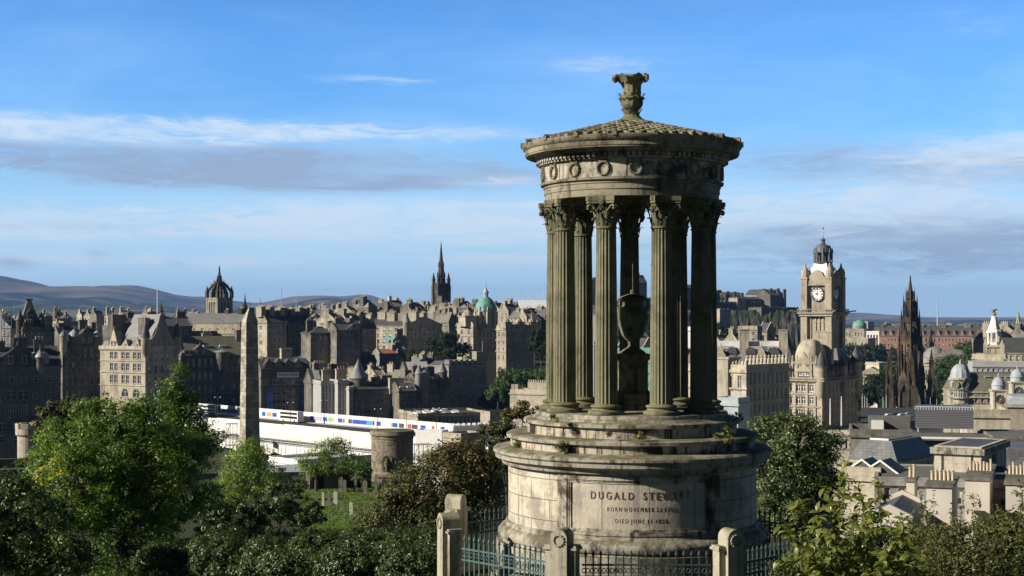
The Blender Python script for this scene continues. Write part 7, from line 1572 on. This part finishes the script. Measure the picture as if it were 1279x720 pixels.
# --- park trees: four kinds, copied with their trunks
def proto(seed, mat, w, h):
    L_ = [(0, 0, h*.6, w*.5, w*.5, h*.36)]+[(random.uniform(-.35, .35)*w, random.uniform(-.35, .35)*w, h*random.uniform(.4, .8), w*.26, w*.26, h*.2) for _ in range(6)]
    cl, ctr, P_, N_, cv = crown_pts(L_, 90, 36, w*.11); tn = .5+rng.normal(size=len(P_))*.18+cv
    me = leafmesh('crown', P_, N_, .075*w*rng.uniform(.6, 1.3, len(P_)), tn, M[mat], .7); m = MB(); m.path([(0, 0, -2), (.02*w, 0, h*.3), (0, 0, h*.7)], [w*.04, w*.03, w*.015], 7)
    for i in range(0, len(cl), 4): m.path([(0, 0, h*.35), tuple(cl[i])], [w*.014, w*.005], 4)
    return me, m.mesh('trunk', M['bark'], 60)
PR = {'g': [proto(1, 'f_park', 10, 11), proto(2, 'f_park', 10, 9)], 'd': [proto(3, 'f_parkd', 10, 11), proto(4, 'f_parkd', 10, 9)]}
def ptree(kind, px_, ytop, ybot, wpx, d, label, group=None):
    me, tm = random.choice(PR[kind]); x = X(px_, d); zt_ = ZC-(ytop-YH)/F*d; zb_ = ZC-(ybot-YH)/F*d; gz = terrain(x, d)
    h = zt_-zb_; o = empty('park_tree', (x, d, zb_), random.uniform(0, 6), label, 'tree', group); w = wpx/F*d; o.scale = (w/10, w/10, h/10)
    put('crown', me, o); put('trunk', tm, o)
def grove(kind, lst, d, label, group):
    for (px_, yt, yb_, w_) in lst: ptree(kind, px_, yt, yb_, w_, d+random.uniform(-25, 25), label, group)
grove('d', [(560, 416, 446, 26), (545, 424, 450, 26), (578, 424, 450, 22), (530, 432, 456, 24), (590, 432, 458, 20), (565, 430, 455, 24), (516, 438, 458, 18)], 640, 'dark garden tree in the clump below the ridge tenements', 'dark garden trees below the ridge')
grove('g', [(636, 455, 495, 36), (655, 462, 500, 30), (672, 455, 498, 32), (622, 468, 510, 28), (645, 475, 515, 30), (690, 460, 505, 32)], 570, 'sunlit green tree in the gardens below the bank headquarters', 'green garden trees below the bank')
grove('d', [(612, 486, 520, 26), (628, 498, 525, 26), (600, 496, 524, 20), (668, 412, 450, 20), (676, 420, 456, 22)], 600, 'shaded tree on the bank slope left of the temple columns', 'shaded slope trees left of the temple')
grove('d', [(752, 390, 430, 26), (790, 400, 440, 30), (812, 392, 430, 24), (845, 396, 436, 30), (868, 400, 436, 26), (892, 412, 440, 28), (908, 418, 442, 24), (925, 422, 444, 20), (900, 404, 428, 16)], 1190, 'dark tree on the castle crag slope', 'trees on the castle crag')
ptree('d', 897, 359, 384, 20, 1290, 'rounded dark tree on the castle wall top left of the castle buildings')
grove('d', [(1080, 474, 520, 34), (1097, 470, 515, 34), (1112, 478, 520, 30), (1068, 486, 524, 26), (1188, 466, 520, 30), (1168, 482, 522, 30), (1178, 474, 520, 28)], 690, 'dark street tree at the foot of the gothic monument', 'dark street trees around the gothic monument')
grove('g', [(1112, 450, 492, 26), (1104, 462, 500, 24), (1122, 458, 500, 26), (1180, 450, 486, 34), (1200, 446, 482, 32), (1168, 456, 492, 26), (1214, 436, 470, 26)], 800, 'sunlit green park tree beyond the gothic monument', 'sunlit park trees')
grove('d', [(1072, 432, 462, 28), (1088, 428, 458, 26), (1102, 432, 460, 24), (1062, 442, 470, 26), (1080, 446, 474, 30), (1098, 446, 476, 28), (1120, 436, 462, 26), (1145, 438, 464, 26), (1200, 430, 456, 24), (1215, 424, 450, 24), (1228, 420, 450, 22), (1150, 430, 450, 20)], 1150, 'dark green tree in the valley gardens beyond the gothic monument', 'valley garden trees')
grove('g', [(1210, 424, 446, 26), (1190, 440, 460, 26), (1226, 430, 452, 22), (1075, 452, 476, 26), (1060, 430, 452, 20)], 1000, 'mid green tree between the domed church and the red hotel', 'mid green church trees')
grove('g', [(45, 395, 408, 22), (150, 396, 408, 24), (330, 394, 404, 20)], 1900, 'small hazy tree among the farthest rooftops', 'hazy rooftop trees')
# lawn of the graveyard
vs = []; fs = []; pxs = np.linspace(372, 478, 22); Ys = np.linspace(108, 205, 26)
for Y in Ys:
    for p_ in pxs: x = X(p_+(math.sin(Y*.12)*5), Y); vs.append((x, Y, terrain(x, Y)+.05+.05*random.random()))
for j in range(25):
    for i in range(21): fs.append((j*22+i, j*22+i+1, (j+1)*22+i+1, (j+1)*22+i))
m = MB(); m.add(vs, fs); M['lawn'] = plain('sunlit_lawn', (.10, .17, .025), (.15, .20, .04), .95, .9, spec=.1); o = m.obj('lawn', M['lawn']); o['kind'] = 'structure'
n = 16000; gx = rng.uniform(0, 1, n); gy = rng.uniform(0, 1, n)**1.0; Y = 108+97*gy; xx = (372+106*gx+np.sin(Y*.12)*5-CX)/F*Y; zz_ = np.array([terrain(a_, b_) for a_, b_ in zip(xx, Y)])
me = leafmesh('grass', np.stack([xx, Y, zz_+.12], 1), rng.normal(size=(n, 3))*np.array([1, 1, .25]), rng.uniform(.15, .35, n), rng.uniform(.2, 1, n), folmat('grass_blades', [(0, (.06, .11, .02)), (1, (.15, .2, .05))], .4), .35); o = put('grass', me); o['kind'] = 'stuff'
# ================================================================ far roofs, cars, small things
random.seed(21)
def little(px_, d, yt, yb_, wpx, label, group, a=None, wall=None, roofm=None, ch=True):
    a = a if a is not None else random.choice((28, 40, 52, 62)); x = px_; s = B('roofscape_house', label, 'house', None, x, None, d, a, wall or random.choice(['tan', 'soot', 'grey', 'honey', 'soot', 'tan']), roofm or random.choice(['slate', 'slate', 'slateg', 'slatel']), W=wpx/F*d*random.uniform(.8, 1.2), D=random.uniform(8, 14), base=ZC-(yb_-YH)/F*d-14, group=group)
    H = s.Z(yt+random.uniform(2, 4)); rh = random.uniform(2.5, 4.5); kind = random.choice(['gx', 'gy', 'gx', 'hip'])
    s.body(H, s.grid('r', yt+4, yb_, 2, 3, .35, .5, 'none'), s.grid('l', yt+4, yb_, 2, 2, .3, .5, 'none'), gables=('y' if kind == 'gy' else 'x', rh) if kind in ('gx', 'gy') else None); s.roof(kind, rh); s.skews()
    if ch:
        s.chimney(s.W*(.1 if kind != 'gy' else .5), s.D*.5, 1.5, 3, H+rh+random.uniform(.8, 2.2), 3)
        if random.random() < .6: s.chimney(s.W*(.92 if kind != 'gy' else .5), s.D*.85, 1.5, 2.5, H+rh+random.uniform(.8, 1.8), 3)
def zone(pa, pb, n, d0, d1, y0, y1, wpx, label, group, **k):
    for i in range(n): px_ = pa+(pb-pa)*(i+random.uniform(.1, .9))/n; d = random.uniform(d0, d1); yt = random.uniform(y0, y1); little(px_, d, yt, yt+12, wpx, label, group, **k)
zone(376, 450, 9, 760, 900, 387, 394, 15, 'grey roofed house on the ridge between the tall tenements and the chimney cluster', 'roofs on the ridge left of the chimney cluster')
zone(380, 455, 8, 660, 740, 396, 404, 15, 'dark roofed house behind the bow fronted tenement', 'roofs behind the bow fronted tenement')
zone(445, 545, 11, 780, 900, 381, 389, 15, 'jumbled roof and chimneys on the skyline left of the black spire', 'skyline roofs left of the black spire')
zone(555, 650, 10, 800, 920, 380, 388, 14, 'jumbled roof on the skyline between the black spire and the white office', 'skyline roofs right of the black spire')
zone(640, 690, 5, 740, 800, 392, 400, 14, 'small roof beside the right end of the bank headquarters', 'roofs right of the bank headquarters')
zone(545, 600, 5, 730, 770, 398, 408, 13, 'small lit house between the black spire and the bank headquarters', 'houses left of the bank headquarters')
zone(125, 260, 9, 900, 1100, 391, 397, 12, 'distant house roof on the skyline behind the curly gabled hotel', 'distant roofs behind the curly gabled hotel')
zone(50, 130, 6, 1000, 1300, 389, 396, 11, 'distant roof on the skyline above the lead capped tenement', 'distant roofs above the lead capped tenement')
zone(-30, 24, 4, 560, 640, 400, 412, 22, 'dark roof behind the scaffolding tower at the left edge', 'dark roofs at the left edge')
zone(452, 500, 5, 585, 610, 466, 474, 15, 'low roof between the conical turret and the grey shaded house', 'low roofs behind the conical turret')
zone(500, 560, 4, 612, 640, 452, 460, 15, 'roof behind the baronial hotel battlements', 'roofs behind the baronial hotel')
zone(700, 900, 10, 560, 760, 424, 436, 22, 'roof seen between the temple columns', 'roofs seen between the temple columns')
zone(895, 985, 6, 620, 720, 424, 432, 18, 'roof at the foot of the castle crag', 'roofs at the foot of the crag', wall='tan')
zone(1056, 1110, 6, 1650, 2100, 412, 420, 9, 'far pale block left of the red hotel skyline', 'far blocks left of the red hotel', wall='pale', ch=False)
zone(1100, 1290, 22, 1900, 3000, 402, 408, 9, 'hazy far house on the plain behind the red hotel', 'hazy far houses on the plain', ch=False)
zone(1245, 1290, 4, 620, 760, 412, 424, 20, 'roof beside the far right pinnacled tower', 'roofs by the far right tower')
zone(0, 140, 12, 2500, 4000, 391, 394, 6, 'tiny far building below the hills', 'tiny far buildings below the hills', ch=False, wall='pale')
# cars
def car_proto():
    r = empty('parked_car', (0, 0, 0)); m = MB(); m.xprism([(-2.1, .35), (2.1, .35), (2.12, .75), (1.9, .88), (1.0, .95), (-1.9, .98), (-2.1, .8)], -.85, .85); m.xprism([(1.0, .95), (.45, 1.42), (-1.2, 1.45), (-1.8, .97)], -.74, .74); b = m.obj('body', M['whitepaint'], r)
    m = MB(); m.xprism([(.88, 1.0), (.42, 1.36), (-1.15, 1.38), (-1.6, 1.0)], -.76, .76); m.obj('window', M['glass'], r)
    for x in (-1.3, 1.3):
        for y in (-.8, .8): m = MB(); m.M = Matrix.Translation((x, y, .33)) @ Matrix.Rotation(pi/2, 4, 'X'); m.lathe([(.33, -.1), (.33, .1)], 12); m.obj('wheel', M['iron'], r)
    return r
cp = car_proto(); first = True
M['carpaint'] = plain('silver_car_paint', (.45, .47, .5), (.4, .42, .45), .25, .3, .3, .6); M['cardark'] = plain('dark_car_paint', (.04, .045, .06), None, .25, .3, .2, .6); M['carred'] = plain('red_car_paint', (.35, .03, .03), None, .25, .3, 0, .6)
def car(px_, d, z_, rz, label, group, paint='whitepaint'):
    global first
    o = cp if first else copy_flat(cp); first = False; o.location = (X(px_, d), d, z_); o.rotation_euler = (0, 0, rz); tag(o, label, 'car', group)
    if paint != 'whitepaint':
        for c in kids(o):
            if c.name.startswith('body'): c.data = c.data.copy(); c.data.materials[0] = M[paint]
zt_ = deck.zb+deck.H+.13
for k in range(14):
    u = deck.W*(.04+.92*k/13)*.62; p = deck.wp(u, 3+5*(k % 3)); pt_ = ('whitepaint', 'carpaint', 'cardark', 'whitepaint')[k % 4]
    car((p[0]/p[1])*F+CX, p[1], zt_, deck.a+random.choice((pi/2, pi/2+.05)), {'whitepaint': 'white car', 'carpaint': 'silver car', 'cardark': 'dark car'}[pt_]+' parked on the flat deck above the station wall', 'cars parked on the station deck', pt_)
for k, (px_, d, yy, pt_) in enumerate(((1112, 500, 517, 'whitepaint'), (1120, 505, 517, 'cardark'), (1128, 500, 518, 'whitepaint'), (1137, 510, 517, 'carpaint'), (1170, 480, 517, 'whitepaint'), (1160, 485, 517, 'carred'), (1098, 505, 519, 'cardark'), (1184, 470, 517, 'carpaint'))):
    z_ = ZC-(yy-YH)/F*d-1; car(px_, d, min(z_, 66.5), radians(10), {'whitepaint': 'white car', 'carpaint': 'silver car', 'cardark': 'dark car', 'carred': 'red car'}[pt_]+' on the street in front of the gothic monument', 'cars on the street by the gothic monument', pt_)
# street slab that carries them
m = MB(); m.prism([(X(1075, 430), 430), (X(1215, 430), 430), (X(1215, 560), 560), (X(1075, 560), 560)], 60, 66.45); o = m.obj('road', M['asphalt']); o['kind'] = 'structure'
m = MB(); m.prism([(X(1075, 430), 429.5), (X(1215, 430), 429.5), (X(1215, 430), 433.5), (X(1075, 430), 433.5)], 60, 66.58); o = m.obj('pavement', M['pale']); o['kind'] = 'structure'
# white market tents beside the gothic monument
for k, (px_, d, lb) in enumerate(((1176, 500, 'white pointed marquee on the street right of the gothic monument'), (1120, 560, 'white pointed marquee left at the gothic monument foot'))):
    x = X(px_, d); z_ = 66.45 if d < 560 else 62; o = empty('marquee', (x, d, z_), .4, lb, 'tent'); m = MB(); m.lathe([(3.2, 2.3), (2.0, 3.0), (.4, 4.2), (.05, 4.8)], 4, 0, 0, pi/4); m.obj('canopy', M['whitepaint'], o)
    m = MB(); [m.tube((sx*2.2, sy*2.2, 0), (sx*2.2, sy*2.2, 2.4), .06) for sx in (-1, 1) for sy in (-1, 1)]; m.obj('pole', M['polepaint'], o)
# service boxes on the near right roofs
def unit(px_, py_, d, w, dp, h, label, mt='whitepaint', rz=.1):
    p = P(px_, py_, d); o = empty('roof_unit', p, rz, label, 'roof unit'); m = MB(); m.box(-w/2, w/2, -dp/2, dp/2, .15, h); [m.cbox(x_, y_, 0, .15, .15, .15) for x_ in (-w*.4, w*.4) for y_ in (-dp*.4, dp*.4)]; m.obj('casing', M[mt], o)
    m = MB(); m.M = Matrix.Translation((0, 0, h)); m.lathe([(min(w, dp)*.3, 0), (min(w, dp)*.3, .12)], 14); m.obj('fan', M['iron'], o)
    m = MB(); [m.box(-w*.4, w*.4, -dp/2-.02, -dp/2-.002, .3+k*.15, .37+k*.15) for k in range(int((h-.4)/.15))]; m.obj('louvre', M['flat'], o)
s_ = s
haz = MB(); haz.box(-9000, 9000, -80, 21000, 20, 520)
hm = bpy.data.materials.new('even_haze'); hm.use_nodes = True; hn = hm.node_tree.nodes; hn.clear(); pv_ = hn.new('ShaderNodeVolumePrincipled'); pv_.inputs['Density'].default_value = 4.4e-5; pv_.inputs['Color'].default_value = (.27, .50, 1.0, 1); pv_.inputs['Anisotropy'].default_value = 0
ho_ = hn.new('ShaderNodeOutputMaterial'); hm.node_tree.links.new(pv_.outputs[0], ho_.inputs['Volume'])
o = haz.obj('haze', hm); o['kind'] = 'stuff'
m = MB()
ys = sorted(set(list(np.linspace(-60, 60, 25))+list(np.linspace(60, 600, 60))+list(np.linspace(600, 1600, 30))+list(np.geomspace(1600, 90000, 40))))
us = np.linspace(-1.3, 1.3, 105)
vs = []; fs = []
for y in ys:
    for u in us:
        x = u*max(y, 60); vs.append((x, y, terrain(x, y)))
n = len(us)
for i in range(len(ys)-1):
    for j in range(n-1): fs.append((i*n+j, i*n+j+1, (i+1)*n+j+1, (i+1)*n+j))
m.add(vs, fs)
g = G('ground_grass_and_earth'); a = g.mix(g.rng(g.noise(g.tc.outputs['Object'], .08, 6), .4, .6), (.035, .05, .018), (.06, .055, .03))
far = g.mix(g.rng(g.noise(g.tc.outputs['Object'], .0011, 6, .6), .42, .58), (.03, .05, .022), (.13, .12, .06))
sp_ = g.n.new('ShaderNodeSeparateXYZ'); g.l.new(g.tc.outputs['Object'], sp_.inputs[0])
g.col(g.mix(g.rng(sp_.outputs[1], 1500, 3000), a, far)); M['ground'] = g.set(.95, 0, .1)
gr = m.obj('ground', M['ground'], smooth=180); gr['kind'] = 'structure'
